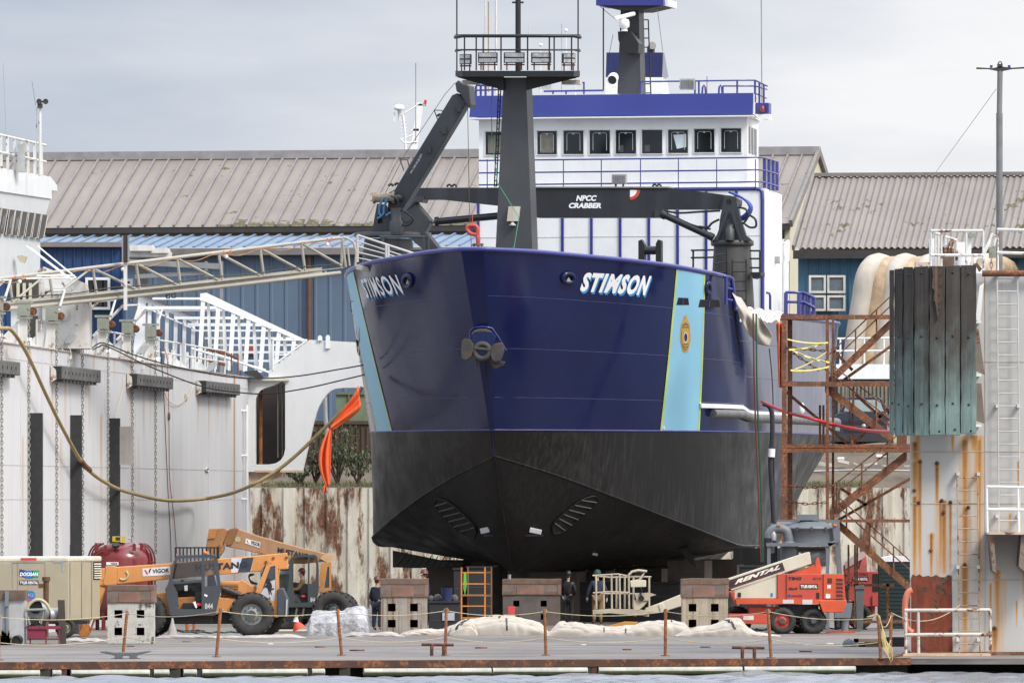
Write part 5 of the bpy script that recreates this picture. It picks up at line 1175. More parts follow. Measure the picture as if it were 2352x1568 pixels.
# ---------------------------------------------------------------- bracket plate with the rounded opening
bk = thing('bracket_plate', 'big white steel bracket with rounded window opening and sloped arm beside the hull', 'bracket', P(700, 1085, 353.0))
op = [(587, 1066), (587, 930), (588, 915), (592, 904), (599, 896), (608, 891), (630, 884), (648, 876), (655, 880), (655, 1030), (652, 1045), (645, 1056), (634, 1063), (618, 1066)]
M().pp([(536, 872), (617, 866), (617, 851), (626, 846), (711, 780), (838, 787), (840, 890), (790, 890), (771, 892), (760, 897), (752, 904), (742, 917), (733, 932), (727, 948), (720, 972), (695, 1081), (575, 1083), (536, 1083)], 352.0, 353.3, [op]).build('plate', mt('bracket_white', (.66, .66, .65), .5, var=.03, dirt=.06, streak=.12, scol=(.5, .46, .4), rust=.05, rsc=1), bk)
M().pp([(536, 1083), (571, 1083), (571, 1432), (536, 1440)], 352.0, 355.0).build('lower_leg', whited, bk)
M().pp([(571, 1083), (650, 1083), (645, 1093), (620, 1104), (571, 1120)], 352.2, 353.0).build('foot_plate', mt('rusty_white_edge', (.55, .4, .28), .7, rust=.3), bk)
M().pbox(586, 1079, 697, 1084, 351.96, 352.5).build('rusty_sill', mt('rusty_white_edge', (.55, .4, .28), .7, rust=.3), bk)
st_ = M()
for x in (637, 647): st_.pbox(x, 884, x + 2.5, 1050, 352.3, 353.2)
st_.pbox(655, 876, 658, 1050, 352.05, 353.0); st_.build('inner_frames', mt('weathered_frame', (.13, .12, .1), .7, rust=.3), bk)
M().ptube([(599, 885), (599, 1080)], 352.9, .07, 8).build('rusty_column', mt('bright_rust', (.25, .08, .02), .8, var=.5, sc=2, rust=.4), bk)
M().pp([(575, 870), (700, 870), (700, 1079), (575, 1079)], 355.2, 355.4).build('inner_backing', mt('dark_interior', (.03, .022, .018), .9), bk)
M().pbox(571, 868, 664, 874, 351.8, 352.0).build('ledge', mt('ledge_cream', (.6, .54, .45), .6, rust=.15), bk)
eb = M()
for x, y0, y1 in ((630, 768, 785), (648, 765, 796)): 
    eb.pp([(x + 220 - 5, y1), (x + 220 - 5, y0 + 5), (x + 220 - 3, y0), (x + 220 + 2, y0), (x + 220 + 4, y0 + 5), (x + 220 + 4, y1)], 351.9, 352.1)
eb = M()
for x, y0, y1 in ((735, 771, 782), (753, 770, 800)): eb.pp([(x - 5, y1), (x - 5, y0 + 3), (x - 2, y0 - 1), (x + 2, y0 - 1), (x + 5, y0 + 3), (x + 5, y1)], 351.9, 352.1)
eb.build('lifting_eye', white, bk)
dk_ = M().pp([(562, 852), (590, 850), (605, 866), (590, 868), (562, 858)], 351.5, 352.0); dk_.build('hatch_edge', fascia, bk)
sl3 = M(); sl3.ptube([(626, 840), (706, 781)], 352.0, .04).ptube([(630, 815), (664, 815)], 352.0, .03).ptube([(628, 781), (706, 781)], 352.0, .04).ptube([(627, 781), (627, 850)], 352.0, .04); sl3.build('bracket_rail', white, bk)
# ---------------------------------------------------------------- white ramp truss
rp = thing('ramp_truss', 'white lattice ramp with sloping top chords above the wing wall', 'ramp', P(520, 860, 358.0))
def truss(top0, top1, ybase0, ybase1, Y, n, name, wd):
    mb = M()
    mb.pp([(top0[0] - 2, top0[1]), (top0[0] + 12, top0[1] - 2), (top1[0], top1[1]), (top1[0], top1[1] + 8), (top0[0] + 8, top0[1] + 18), (top0[0] - 2, top0[1] + 16)], Y, Y + .3)
    for i in range(n):
        u = i / n; x = top0[0] + (top1[0] - top0[0]) * u; yt = top0[1] + (top1[1] - top0[1]) * u + 8; yb = ybase0 + (ybase1 - ybase0) * u
        mb.pp([(x, yt), (x + wd * .6, yt + 3), (x + wd * .3 - 4, yb), (x - wd * .55, yb)], Y + .03, Y + .15)
        mb.pp([(x + wd * .8, yt + 4), (x + wd * 1.2, yt + 8), (x + wd * 1.7, yb), (x + wd * 1.1, yb)], Y + .3, Y + .42)
    return mb.build(name, white, rp)
truss((462, 674), (706, 782), 846, 862, 356.0, 7, 'near_side_frame', 16)
M()
ft = M(); ft.pp([(318, 680), (328, 679), (455, 732), (455, 745), (335, 694), (332, 815), (305, 815)], 358.0, 358.3)
for i in range(6):
    x = 340 + i * 20; y = 690 + i * 9; ft.pp([(x, y), (x + 8, y + 4), (x + 6, 850), (x - 3, 850)], 358.02, 358.2)
    ft.pp([(x - 1, y + 16), (x + 22, y + 26), (x + 22, y + 29), (x - 1, y + 20)], 357.9, 358.0)
ft.build('far_side_frame', white, rp)
M().pp([(322, 677), (330, 676), (455, 729), (455, 733), (330, 681)], 357.8, 358.5).build('far_top_edge', mt('dark_edge_strip', (.1, .09, .08), .6), rp)
fb_ = M()
for i, (x0, x1, y, h) in enumerate(((350, 462, 683, 5), (330, 500, 703, 7), (375, 520, 710, 4), (400, 560, 727, 6), (430, 620, 742, 7), (440, 640, 757, 4), (470, 690, 774, 5), (480, 700, 790, 4), (500, 690, 806, 5), (520, 690, 826, 5))): fb_.pbox(x0, y, x1, y + h, 357.0 + i * .05, 357.1 + i * .05)
fb_.build('floor_beams', white, rp)
fb_ = M(); fb_.ptube([(440, 800), (610, 850)], 355.6, .05).ptube([(500, 815), (620, 856)], 355.4, .05); fb_.build('brace', white, rp)
# ---------------------------------------------------------------- control house at the left edge
chh = thing('control_house', 'white control house with slanted windows above the dock wall', 'control house', P(40, 650, 311))
PH = lambda x, y, d=0: P(x, y, 306 + .068 * (x + d))
tk = V((-4, .5, 0))
M().prism([PH(x, y) for x, y in ((-60, 374), (0, 385), (116, 406), (131, 425), (132, 438), (119, 437), (119, 457), (0, 440), (-60, 430))], tk).build('roof_fascia', mt('house_white', (.66, .68, .69), .5, var=.03, dirt=.08, streak=.15, scol=(.5, .42, .33), rust=.05), chh)
M().prism([PH(x, y) + V((-.05, 0, 0)) for x, y in ((-60, 432), (0, 440), (119, 457), (106, 500), (96, 552), (95, 640), (-60, 640))], tk).build('wall', mt('house_grey_white', (.52, .54, .55), .5, var=.03, dirt=.08, streak=.1, scol=(.4, .36, .3)), chh)
for i, xt in enumerate((-29, -14, 1, 18, 32.5, 47.5, 63, 78, 93)):
    y0 = 478 + xt * .15; y1 = 537 + xt * .11; q = [(xt, y0), (xt + 13, y0 + 2), (xt + 3, y1 + 1), (xt - 9, y1)]
    wf2 = M().prism([PH(x, y) + V((.02, 0, 0)) for x, y in q], (.03, 0, 0)).build('window_pane', glass, chh)
    M().tube([PH(x, y) + V((.06, 0, 0)) for x, y in q], .012, 4, closed=True).build('window_trim', mt('trim_cream', (.5, .47, .42), .6), wf2)
    if i in (2, 3, 4): M().prism([PH(x, y) + V((.055, 0, 0)) for x, y in ((xt + 2, y0 + 20), (xt + 8, y0 + 12), (xt + 6, y0 + 36), (xt - 3, y1 - 6))], (.004, 0, 0)).build('window_reflection_blind', mt('pale_painted_reflection', (.12, .12, .12), .5, var=.5, sc=5), wf2)  # pale plate on the glass, a reflection put into the colour
hr = M()
for d0, ya, yb in ((0, 310, 334), (0, 350, 372)): hr.tube([PH(-50, ya - 10), PH(0, ya), PH(105, yb)], .05, 6)
hr.tube([PH(0, 332) + V((-2, 1, 0)), PH(100, 330) + V((-2, 1, 0))], .04, 5).tube([PH(0, 368) + V((-2, 1, 0)), PH(100, 371) + V((-2, 1, 0))], .04, 5)
for i, x in enumerate((-12, 2, 17, 33, 48, 64, 79, 95)): hr.beam(PH(x, 311 + x * .22), PH(x + 1, 386 + x * .19), .1, .06)
hr.build('roof_railing', whiter, chh)
M().pbox(40, 330, 56, 395, 308.0, 308.5).build('roof_locker', lampm, chh)
hp = M(); hp.ptube([(92, 405), (92, 238)], 309.5, .055, 8).ptube([(84, 400), (84, 250), (90, 240)], 309.6, .018); hp.build('horn_mast', whiter, chh)
M().ptube([(82, 242), (74, 187)], 309.5, .015, 4).build('whip_antenna', steel, chh)
M().ptube([(14, 310), (7, 145)], 307.0, .008, 4).build('whip_antenna', steel, chh)
for x, dx in ((90, -1), (105, 1)):
    M().lathe(P(x, 233.5, 309.3), [(.02, .12), (.06, .1), (.09, 0), (.1, -.03), (.05, .0)], 12, (0, 1, 0)).build('siren_horn', fascia, chh, bevel=0)
M().ptube([(88, 234), (106, 234)], 309.4, .04, 6).pbox(86, 238, 97, 248, 309.3, 309.6).build('horn_bracket', fascia, chh)
M().pp([(38, 588), (50, 586), (62, 590), (56, 604), (44, 600)], 308.0, 308.4).build('wall_lamp', mt('lamp_cream', (.45, .4, .3), .6), chh)
sr = M()
for a, b_ in (((60, 565), (155, 637)), ((86, 565), (175, 638)), ((70, 570), (165, 642)), ((60, 640), (175, 638)), ((84, 633), (172, 633))): sr.ptube([a, b_], 290, .03)
one('stair_handrail', 'thin white stair handrails beside the white control house', 'handrail', sr, white)
ht_ = thing('heater_post', 'white post with dark slotted head in front of the blue annex', 'post', P(288, 800, 300))
M().pbox(284, 545, 292, 712, 300, 300.12).build('post', whiter, ht_); M().pbox(281, 540, 295, 602, 299.9, 300.2).build('slotted_head', mt('dark_brown_slot', (.03, .02, .018), .6), ht_)
M().pbox(280, 541, 283, 602, 299.86, 300.2).pbox(293, 541, 296, 602, 299.86, 300.2).build('head_frame', greyst, ht_)
# ---------------------------------------------------------------- gangway
gw = thing('gangway', 'long beige steel truss gangway leading up to the foredeck', 'gangway', P(400, 690, 300))
gwm = mt('gangway_beige', (.36, .34, .29), .55, var=.08, dirt=.15, streak=.1, rust=.06)
gY = lambda x: 292 + 22 * (x + 60) / 860
GP = lambda x, y, d=0: P(x, y, gY(x) + d)
bot = lambda x: 711 - (711 - 626) * x / 785 + 6 * (x / 785) * (1 - x / 785); top = lambda x: 640 - 95 * x / 790 - 0 * x
for d, nm_ in ((0, 'near_truss'), (1.2, 'far_truss')):
    mb = M()
    mb.tube([GP(x, bot(x), d) for x in range(-60, 800, 40)], .075, 8)
    mb.tube([GP(x, top(x), d) for x in range(-60, 820, 40)], .06, 8)
    for i in range(len(range(-60, 780, 40)) - 1):
        x0, x1 = -60 + i * 40, -20 + i * 40; mb.prism([GP(x0, bot(x0) - 18, d + .02), GP(x1, bot(x1) - 18, d + .02), GP(x1, bot(x1) - 3, d + .02), GP(x0, bot(x0) - 3, d + .02)], (0, .02, 0))
    mb.build(nm_, gwm, gw)
pn = (-60, 20, 113, 213, 312, 406, 502, 597, 692, 785)
mb = M()
for d in (0, 1.2):
    for i, x in enumerate(pn):
        mb.tube([GP(x, top(x), d), GP(x + 9, bot(x + 9) - 12, d)], .05, 6)
        if i < len(pn) - 1:
            if pn[i] < 200: mb.tube([GP(x + 8, bot(x) - 14, d), GP(pn[i + 1] - 2, top(pn[i + 1]), d)], .04, 6)
            else: mb.tube([GP(x + 4, top(x) + 4, d), GP(pn[i + 1] - 2, bot(pn[i + 1]) - 16, d)], .05, 6)
mb.build('web_members', gwm, gw)
fl2 = M()
for i in range(20): x = -50 + i * 42; fl2.beam(GP(x, bot(x) - 6, 0), GP(x, bot(x) - 6, 1.2), .08, .06)
fl2.prism([GP(-60, bot(-60) - 10, .05), GP(790, bot(790) - 10, .05), GP(790, bot(790) - 10, 1.15), GP(-60, bot(-60) - 10, 1.15)], (0, 0, .03)); fl2.build('walkway', gwm, gw)
M().tube([GP(x, bot(x) - 22 - 2 * math.sin(x * .03), -.08) for x in range(-60, 800, 20)], .02, 4).build('cable', fascia, gw)
M().tube([GP(x, top(x) + 8 + 5 * math.sin(x * .06), -.08) for x in range(-60, 800, 12)], .012, 4).build('light_cable', mt('orange_cord', (.45, .2, .05), .6), gw)
for x in (45, 282, 520, 752): M().ball(GP(x, top(x) + 12, -.1), .07, 8, 6).build('lamp_bulb', white, gw)
for x in (33, 52, 288, 512, 528, 750, 760): M().box(GP(x, top(x) + 1, -.08), (.12, .06, .1)).build('orange_tie', mt('orange_tie', (.7, .15, .03), .6), gw)
bx_ = M()
for x in (284, 300, 385, 398): bx_.pp([(x - 5, bot(x) + 4), (x + 6, bot(x) + 3), (x + 5, bot(x) + 15), (x - 4, bot(x) + 15)], gY(x), gY(x) + .2, [[(x - 3, bot(x) + 6), (x + 4, bot(x) + 6), (x + 3, bot(x) + 13), (x - 2, bot(x) + 13)]])
bx_.build('roller_bracket', fascia, gw)
er = M()
for d in (0, 1.0):
    er.tube([P(788, 545, 314 + d), P(800, 548, 314 + d), P(812, 556, 314 + d), P(818, 580, 314 + d), P(816, 612, 314 + d)], .05, 6); er.tube([P(786, 560, 314 + d), P(784, 620, 314 + d)], .05, 6)
er.tube([P(798, 565, 314), P(803, 610, 314)], .04, 5); er.build('end_hoop', gwm, gw)
bs = thing('boarding_steps', 'pale handrailed boarding steps from the gangway down to the foredeck', 'steps', P(880, 600, 316))
mb = M()
for k in range(5): mb.ptube([(821, 540 + k * 13), (950, 582 + k * 13 if k < 2 else 582 + k * 9)], 315.5, .045 if k == 0 else .025)
for x, y in ((821, 540), (887, 561), (892, 563), (942, 580)): mb.ptube([(x, y), (x, y + 62)], 315.5, .05)
mb.build('handrail', mt('step_rail_grey', (.5, .48, .46), .5), bs); M().pp([(818, 606), (960, 640), (960, 650), (818, 618)], 315, 316).build('step_deck', gwm, bs)
# ================================================================== RIGHT WING WALL TOWER
rt_ = thing('dock_tower', 'rust streaked white end wall of the dock with two ladders and a rusty base', 'dock wall', P(2220, 1500, 252))
towm = mt('tower_paint', (.46, .455, .435), .5, var=.04, sc=.5, dirt=.12, dcol=(.3, .28, .25), streak=.2, scol=(.45, .4, .33), ssc=1.5, attr='rust')
td = [(2216, 1000, 1500, 15, .4), (2162, 1150, 1330, 15, .38), (2106, 1000, 1500, 10, .5), (2252, 1000, 1420, 9, .42), (2300, 1330, 1500, 14, .35), (2140, 1225, 1330, 10, .4), (2102, 1015, 1060, 7, 1.2), (2101, 1060, 1160, 6, .8), (2101, 1140, 1330, 5, 1.0), (2113, 1055, 1330, 4.5, .9), (2152, 1062, 1165, 4, 1.2), (2152, 1160, 1350, 2.5, .5), (2168, 1150, 1320, 6, 1.1), (2160, 1150, 1320, 4, .9), (2183, 1153, 1310, 3.5, .9), (2139, 1225, 1325, 4, 1.1), (2216, 1010, 1180, 8, .9), (2217, 1165, 1330, 7, .9), (2216, 1296, 1500, 8, .9), (2250, 1010, 1420, 4, .8), (2244, 1010, 1300, 8, .45), (2290, 1310, 1480, 8, .7), (2285, 1440, 1500, 8, 1.1), (2275, 1340, 1500, 4, .6), (2335, 1380, 1440, 2, .7), (2339, 1060, 1180, 2.5, .8), (2238, 1000, 1040, 10, .9), (2188, 1000, 1040, 4, .7), (2262, 640, 740, 1.5, .6), (2300, 650, 720, 1.5, .35), (2225, 1190, 1340, 12, .35), (2110, 1330, 1500, 14, .5), (2320, 1180, 1210, 3, .7), (2350, 1270, 1420, 2, .8)]
mb = M(); vals = []; NU, NV = 110, 260
for j in range(NV + 1):
    for i in range(NU + 1): vals.append(rustat(2090 + 290 * i / NU, 1507 - 879 * j / NV, td))
mb.grid(lambda u, v: P(2090 + 290 * u, 1507 - 879 * v, 252), NU, NV, False)
mb.build('end_plate', towm, rt_, attr={'rust': vals})
M().prism(pl(252.02, [(2090.2, 628), (2600, 628), (2600, 1507), (2090.2, 1507)]), (1.2, 10, 0)).build('core', whited, rt_)
M().pbox(2090, 1496, 2400, 1507, 251.8, 252).build('lower_rust_band', mt('edge_rust_mix', (.2, .1, .05), .8, rust=.5, rsc=2), rt_)
M().pbox(2086, 1505, 2600, 1580, 252.3, 262).build('black_skirt', black, rt_)
pm = M(); pts = [(2094, 1507), (2093, 1326), (2097, 1318), (2104, 1322), (2112, 1318), (2120, 1324), (2132, 1321), (2140, 1324), (2150, 1319), (2158, 1324), (2170, 1325), (2178, 1319), (2186, 1322), (2187, 1400), (2188, 1507)]
pm.pp(pts, 251.97, 252.0); pm.build('rust_patch', mt('deep_rust_patch', (.15, .03, .012), .8, var=.5, sc=1.8, rust=.42, rsc=2, rcol=(.09, .04, .025), streak=.5, scol=(.27, .06, .02), ssc=4, bump=.4), rt_)
nb = M()
for x, y in ((2113, 1060), (2152, 1063), (2163, 1149), (2167, 1177), (2183, 1153), (2138, 1263), (2224, 1165), (2216, 1296), (2284, 1441), (2100, 1126), (2110, 1154)):
    nb.ball(P(x, y, 251.97), .055, 8, 6, (1, .7, 1))
nb.build('rust_bolts', rustd, rt_)
for x0, x1, ys, mat in ((2200, 2247, [1096 + i * 29.4 for i in range(14)], None), (2290, 2339, [640 + i * 29.2 for i in range(20)], None)):
    lm = mt('ladder_paint_rusty', (.4, .32, .22), .6, rust=.4, rsc=4, dirt=.2) if x0 < 2250 else mt('ladder_paint', (.52, .5, .47), .55, dirt=.1, rust=.1)
    lo_ = M().ptube([(x0 - 2 if x0 < 2250 else x0, ys[0] - 10), (x0 + 4, ys[-1] + 30)], 251.75, .022, 5).ptube([(x1 - 2, ys[0] - 10), (x1 + 4, ys[-1] + 30)], 251.75, .022, 5).build('ladder', lm, rt_)
    rg_ = M()
    for i, y in enumerate(ys): rg_.ptube([(x0 - 1 + i * .35, y), (x1 - 2 + i * .35, y)], 251.75, .019, 5)
    rg_.build('rungs', lm, lo_)
    cl_ = M()
    for y in (ys[0] - 8, ys[len(ys) // 2], ys[-1] - 10):
        for x in (x0, x1): cl_.pbox(x - 3, y - 4, x + 4, y + 4, 251.7, 252)
    cl_.build('clips', whiter, lo_)
sm = M(); 
for y in (830, 1036, 1155, 1330): sm.pbox(2092, y, 2380, y + 1.6, 251.985, 252)
sm.pbox(2262, 632, 2264, 1500, 251.985, 252).build('plate_seams', mt('seam_tan', (.42, .36, .29), .7), rt_)
tw = M()
for y in (1119, 1171): tw.ptube([(2266, y - 2), (2400, y)], 250.6, .045, 6)
for x in (2266, 2338): tw.ptube([(x, 1119), (x + 2, 1224)], 250.6, .035, 5)
tw.build('platform_railing', white, rt_); M().pbox(2270, 1221, 2400, 1227, 250.5, 252).build('platform_floor', mt('rusty_white_edge', (.55, .4, .28), .7, rust=.3), rt_)
M().pp([(2273, 1228), (2282, 1228), (2290, 1316), (2280, 1310)], 250.7, 252).pp([(2346, 1228), (2400, 1228), (2400, 1310), (2360, 1318), (2340, 1300)], 250.7, 252).build('platform_knee', mt('knee_rust', (.2, .16, .13), .7, rust=.4, rsc=2), rt_)
lw = M()
for y in (1401, 1457): lw.ptube([(2078, y), (2275, y - 1)], 250.3, .055, 8)
for x in (2080, 2109, 2274): lw.ptube([(x, 1399), (x + 1, 1500)], 250.3, .045, 6)
lw.build('lower_railing', mt('rail_white_rust', (.55, .5, .44), .6, rust=.42, rsc=3), rt_)
M().pbox(2074, 1501, 2276, 1508, 250.2, 252).build('lower_platform', mt('rusty_white_edge', (.55, .4, .28), .7, rust=.3), rt_)
M().ptube([(2256, 628), (2400, 628)], 251.7, .09, 8).build('coaming_pipe', rustm, rt_)
# clutter on top of the tower
tr_ = thing('tower_top_railing', 'white pipe railing and bollards above the timber fender', 'railing', P(2200, 625, 253))
mb = M()
for y in (530, 586): mb.ptube([(2138, y), (2258, y)], 252.4, .05, 6)
for x in (2138, 2162, 2219, 2258): mb.ptube([(x, 529), (x, 632)], 252.4, .035, 5)
mb.ptube([(2290, 527), (2400, 530)], 252.4, .05, 6).ptube([(2290, 580), (2400, 583)], 252.4, .05, 6).ptube([(2292, 527), (2292, 640)], 252.4, .03, 5)
mb.ptube([(2146, 534), (2163, 540)], 254, .05, 6).ptube([(2171, 544), (2198, 552)], 254, .05, 6)
for x in (2149, 2155, 2172, 2180, 2188, 2197): mb.ptube([(x, 538 + (x - 2146) * .3), (x, 620)], 254, .045, 5)
mb.ptube([(2258, 585), (2282, 537), (2289, 540), (2280, 566)], 252.6, .06, 6)
mb.build('rails', whiter, tr_)
M().pbox(2196, 556, 2230, 628, 254, 255).pbox(2222, 545, 2231, 628, 253.4, 253.7).pbox(2135, 548, 2150, 625, 254.4, 254.7).pbox(2237, 592, 2262, 628, 253.2, 253.8).build('cabinets', white, tr_)
M().pbox(2166, 585, 2192, 626, 253, 253.6).build('wooden_post', deckwood, tr_)
M().pbox(2226, 536, 2240, 545, 253, 253.5).pbox(2273, 568, 2288, 592, 253, 253.5).build('pulley_housing', mt('housing_grey_green', (.24, .25, .2), .7, rust=.25, rsc=5, dirt=.3), tr_)
M().lathe(P(2252, 601, 252.6), [(.11, 0), (.12, .1), (.04, .15)], 12, (0, 1, 0)).build('round_lamp', mt('lamp_cream', (.45, .4, .3), .6), tr_)
M().pbox(2103, 602, 2138, 622, 254, 254.6).build('rusty_box', mt('rusty_white_box', (.5, .42, .33), .7, rust=.4, rsc=4), tr_)
chain(mbx := M(), P(2277, 590, 252.6), P(2277, 628, 252.6)); mbx.build('short_chain', chm, tr_)
# timber fender
wood = mt('tarred_timber', (.045, .042, .038), .85, var=.5, sc=1.2, dirt=.5, dcol=(.02, .018, .016), streak=.4, scol=(.1, .09, .075), ssc=7, bump=.5, bsc=12)
m = bpy.data.materials.new('green_timber'); t = NT(m); tc = t.n('ShaderNodeTexCoord').outputs['Object']; sx = t.n('ShaderNodeSeparateXYZ'); t.L(tc, sx.inputs[0])
gr = t.mth('ADD', t.mth('MULTIPLY', t.noise(t.mp(tc, (11, 11, .3)), 1.0, 7, .75), .65), t.mth('MULTIPLY', t.noise(t.mp(tc, (2.2, 2.2, .25)), 1.0, 2, .5), .4)); bl = t.noise(t.mp(tc, (1.4, 1.4, .7)), 1.0, 4, .6)
hh = t.mth('ADD', t.ramp(sx.outputs['Z'], .1, 4.2, 1, 0), t.mth('MULTIPLY', t.mth('SUBTRACT', bl, .5), 1.3))
c = t.mix(t.ramp(gr, .3, .7), (.006, .0055, .005), (.075, .064, .054))
cg = t.mix(t.ramp(gr, .3, .7), (.05, .075, .068), (.22, .31, .28))
c = t.mix(t.ramp(hh, .28, 1.0), c, cg)
c = t.mix(t.ramp(t.noise(t.mp(tc, (16, 16, .8)), 1.0, 3, .6), .62, .72, 0, .7), c, (.015, .012, .01))
b = t.n('ShaderNodeBsdfPrincipled', Roughness=.85); t.L(c, b.inputs['Base Color']); bn = t.n('ShaderNodeBump', Strength=.7, Distance=.03); t.L(gr, bn.inputs['Height']); t.L(bn.outputs[0], b.inputs['Normal']); t.L(b.outputs[0], t.n('ShaderNodeOutputMaterial').inputs[0])
tf = thing('timber_fender', 'curved panel of dark green weathered timber planks bolted to the dock tower', 'fender', P(2142, 998, 250))
pe = [2043, 2055, 2074, 2099, 2134, 2171, 2206, 2244]; tops = [620, 616, 613, 611, 611, 609, 609]; bots = [999, 1000, 1000, 1000, 999, 998, 996]
for i in range(7):
    a, b_ = pe[i], pe[i + 1]; Ya = 249.5 + .9 * max(0, (2150 - a) / 107) ** 2; Yb = 249.5 + .9 * max(0, (2150 - b_) / 107) ** 2; g_ = 1.1
    p0, p1 = P(a + g_, tops[i] + (2 if i % 2 else 0), Ya), P(b_ - g_, tops[i], Yb); q0, q1 = P(a + g_, bots[i], Ya), P(b_ - g_, bots[i] + (1 if i % 2 else -1), Yb)
    mb = M(); n = 24
    fr_ = [q0.lerp(p0, k / n) for k in range(n + 1)]; fr2 = [q1.lerp(p1, k / n) for k in range(n + 1)]
    for L_, sg in ((fr_, 1), (fr2, -1)):
        for k in range(n + 1): L_[k] = L_[k] + V((sg * .02 * noise.noise((i * 7.3, k * .5, sg)), .03 * noise.noise((i * 3.1, k * .3, 2)), 0))
    back = V((0, .35, 0)); vs = fr_ + fr2 + [p + back for p in fr2] + [p + back for p in fr_]
    fs = []
    for c_ in range(4):
        d_ = (c_ + 1) % 4
        for k in range(n): fs.append((c_ * (n + 1) + k, c_ * (n + 1) + k + 1, d_ * (n + 1) + k + 1, d_ * (n + 1) + k))
    fs += [(0, n + 1, 2 * (n + 1), 3 * (n + 1)), (n, 2 * n + 1, 3 * n + 2, 4 * n + 3)]
    mb.add(vs, fs); po_ = mb.build('plank', m, tf, bevel=.015)
    bl_ = M()
    for y in (625, 770, 925, 985): bl_.ball(P((a + b_) / 2 + (5 if y == 985 else 0), y + i * 3 % 7, (Ya + Yb) / 2 - .01), .035, 8, 6, (1, .6, 1))
    bl_.build('bolts', black, po_)
sp_ = M(); sp_.pp([(2141, 611), (2150, 613), (2161, 611), (2166, 640), (2163, 662), (2165, 684), (2159, 700), (2160, 716), (2154, 736), (2151, 712), (2148, 694), (2144, 690), (2146, 668), (2141, 660), (2143, 634)], 249.42, 249.5); sp_.build('splintered_patch', mt('splintered_wood', (.06, .035, .025), .9, var=.6, sc=5, streak=.6, scol=(.17, .12, .09), ssc=12, bump=.8), tf)
M().pp([(2055, 618), (2240, 612), (2240, 992), (2055, 994)], 250.75, 250.95).pbox(2100, 640, 2240, 660, 250.9, 252).pbox(2100, 900, 2240, 920, 250.9, 252).build('backing_frame', black, tf)
tb = M(); tb.pp([(2250, 656), (2260, 650), (2252, 735), (2240, 738)], 250.9, 251); tb.pbox(2238, 736, 2254, 742, 250.9, 252).pbox(2238, 858, 2254, 864, 250.9, 252).pbox(2238, 974, 2254, 980, 250.9, 252); tb.build('white_strut', white, tf)
M().pp([(2240, 750), (2248, 757), (2262, 860), (2240, 850)], 250.95, 251.2).pp([(2240, 880), (2254, 880), (2262, 972), (2240, 965)], 250.95, 251.2).build('rusty_knee', mt('knee_rust', (.2, .16, .13), .7, rust=.4, rsc=2), tf)
M().pp([(2236, 606), (2244, 603), (2256, 618), (2250, 624), (2244, 612), (2238, 622)], 250.6, 250.9).build('rusty_hook', rustm, tf)
one('pink_bumper', 'faded red bumper hoop at the foot of the rusty dock tower', 'bumper', M().tube(cat_rom([P(x, y, 251.2) for x, y in ((2096, 1354), (2086, 1360), (2080, 1378), (2079, 1410), (2082, 1440), (2096, 1452))]), .09, 8), mt('faded_red', (.6, .17, .1), .5, dirt=.15))
# ================================================================== STAIR TOWER
stt = thing('stair_tower', 'rust brown steel stair tower between the ship and the dock tower', 'stair tower', P(1940, 1446, 300.5))
SYn, SYf = 299.0, 302.0
fr = M()
for x0, x1, y0, y1, d in ((1796, 1807, 720, 1447, 0), (1809, 1820, 730, 1445, 2.5), (1897, 1904, 724, 1210, 0), (1911, 1916, 730, 1210, 2.5), (1955, 1960, 1010, 1040, 0)):
    fr.pbox(x0, y0, x1, y1, SYn + d, SYn + d + .16)
for y0, y1, x0, x1 in ((723, 733, 1793, 2050), (876, 887, 1797, 2050), (1020, 1028, 1797, 2092), (1030, 1039, 1793, 2092), (1192, 1199, 1797, 2092)):
    fr.pbox(x0, y0, x1, y1, SYn - .012, SYn + .2)
for y0, y1 in ((727, 733), (880, 887), (1024, 1036), (1193, 1199)): fr.pbox(1809, y0, 2090, y1, SYn + 2.6, SYn + 2.8)
for x in (1962, 1967, 1947): fr.pbox(x, 1250, x + 4, 1440, SYn + 1, SYn + 1.2)
fr.pbox(1945, 1340, 2060, 1346, SYn + 1, SYn + 1.2).pbox(2036, 1340, 2042, 1440, SYn + 1, SYn + 1.2).pbox(1940, 1424, 2090, 1430, SYn, SYn + .2)
fr.pbox(2040, 1000, 2048, 1035, SYn, SYn + .15).pbox(2060, 1000, 2083, 1030, SYn + 1, SYn + 1.15)
fr.build('frame', rustm, stt)
fl_ = M()
for y, x0, x1 in ((728, 1797, 1905), (880, 1797, 1910), (1033, 1797, 2092), (1195, 1797, 1935)): fl_.prism([P(x0, y, SYn), P(x1, y, SYn), P(x1, y, SYn) + V((0, 2.8, 0)), P(x0, y, SYn) + V((0, 2.8, 0))], (0, 0, -.05))
fl_.build('landing', rustd, stt)
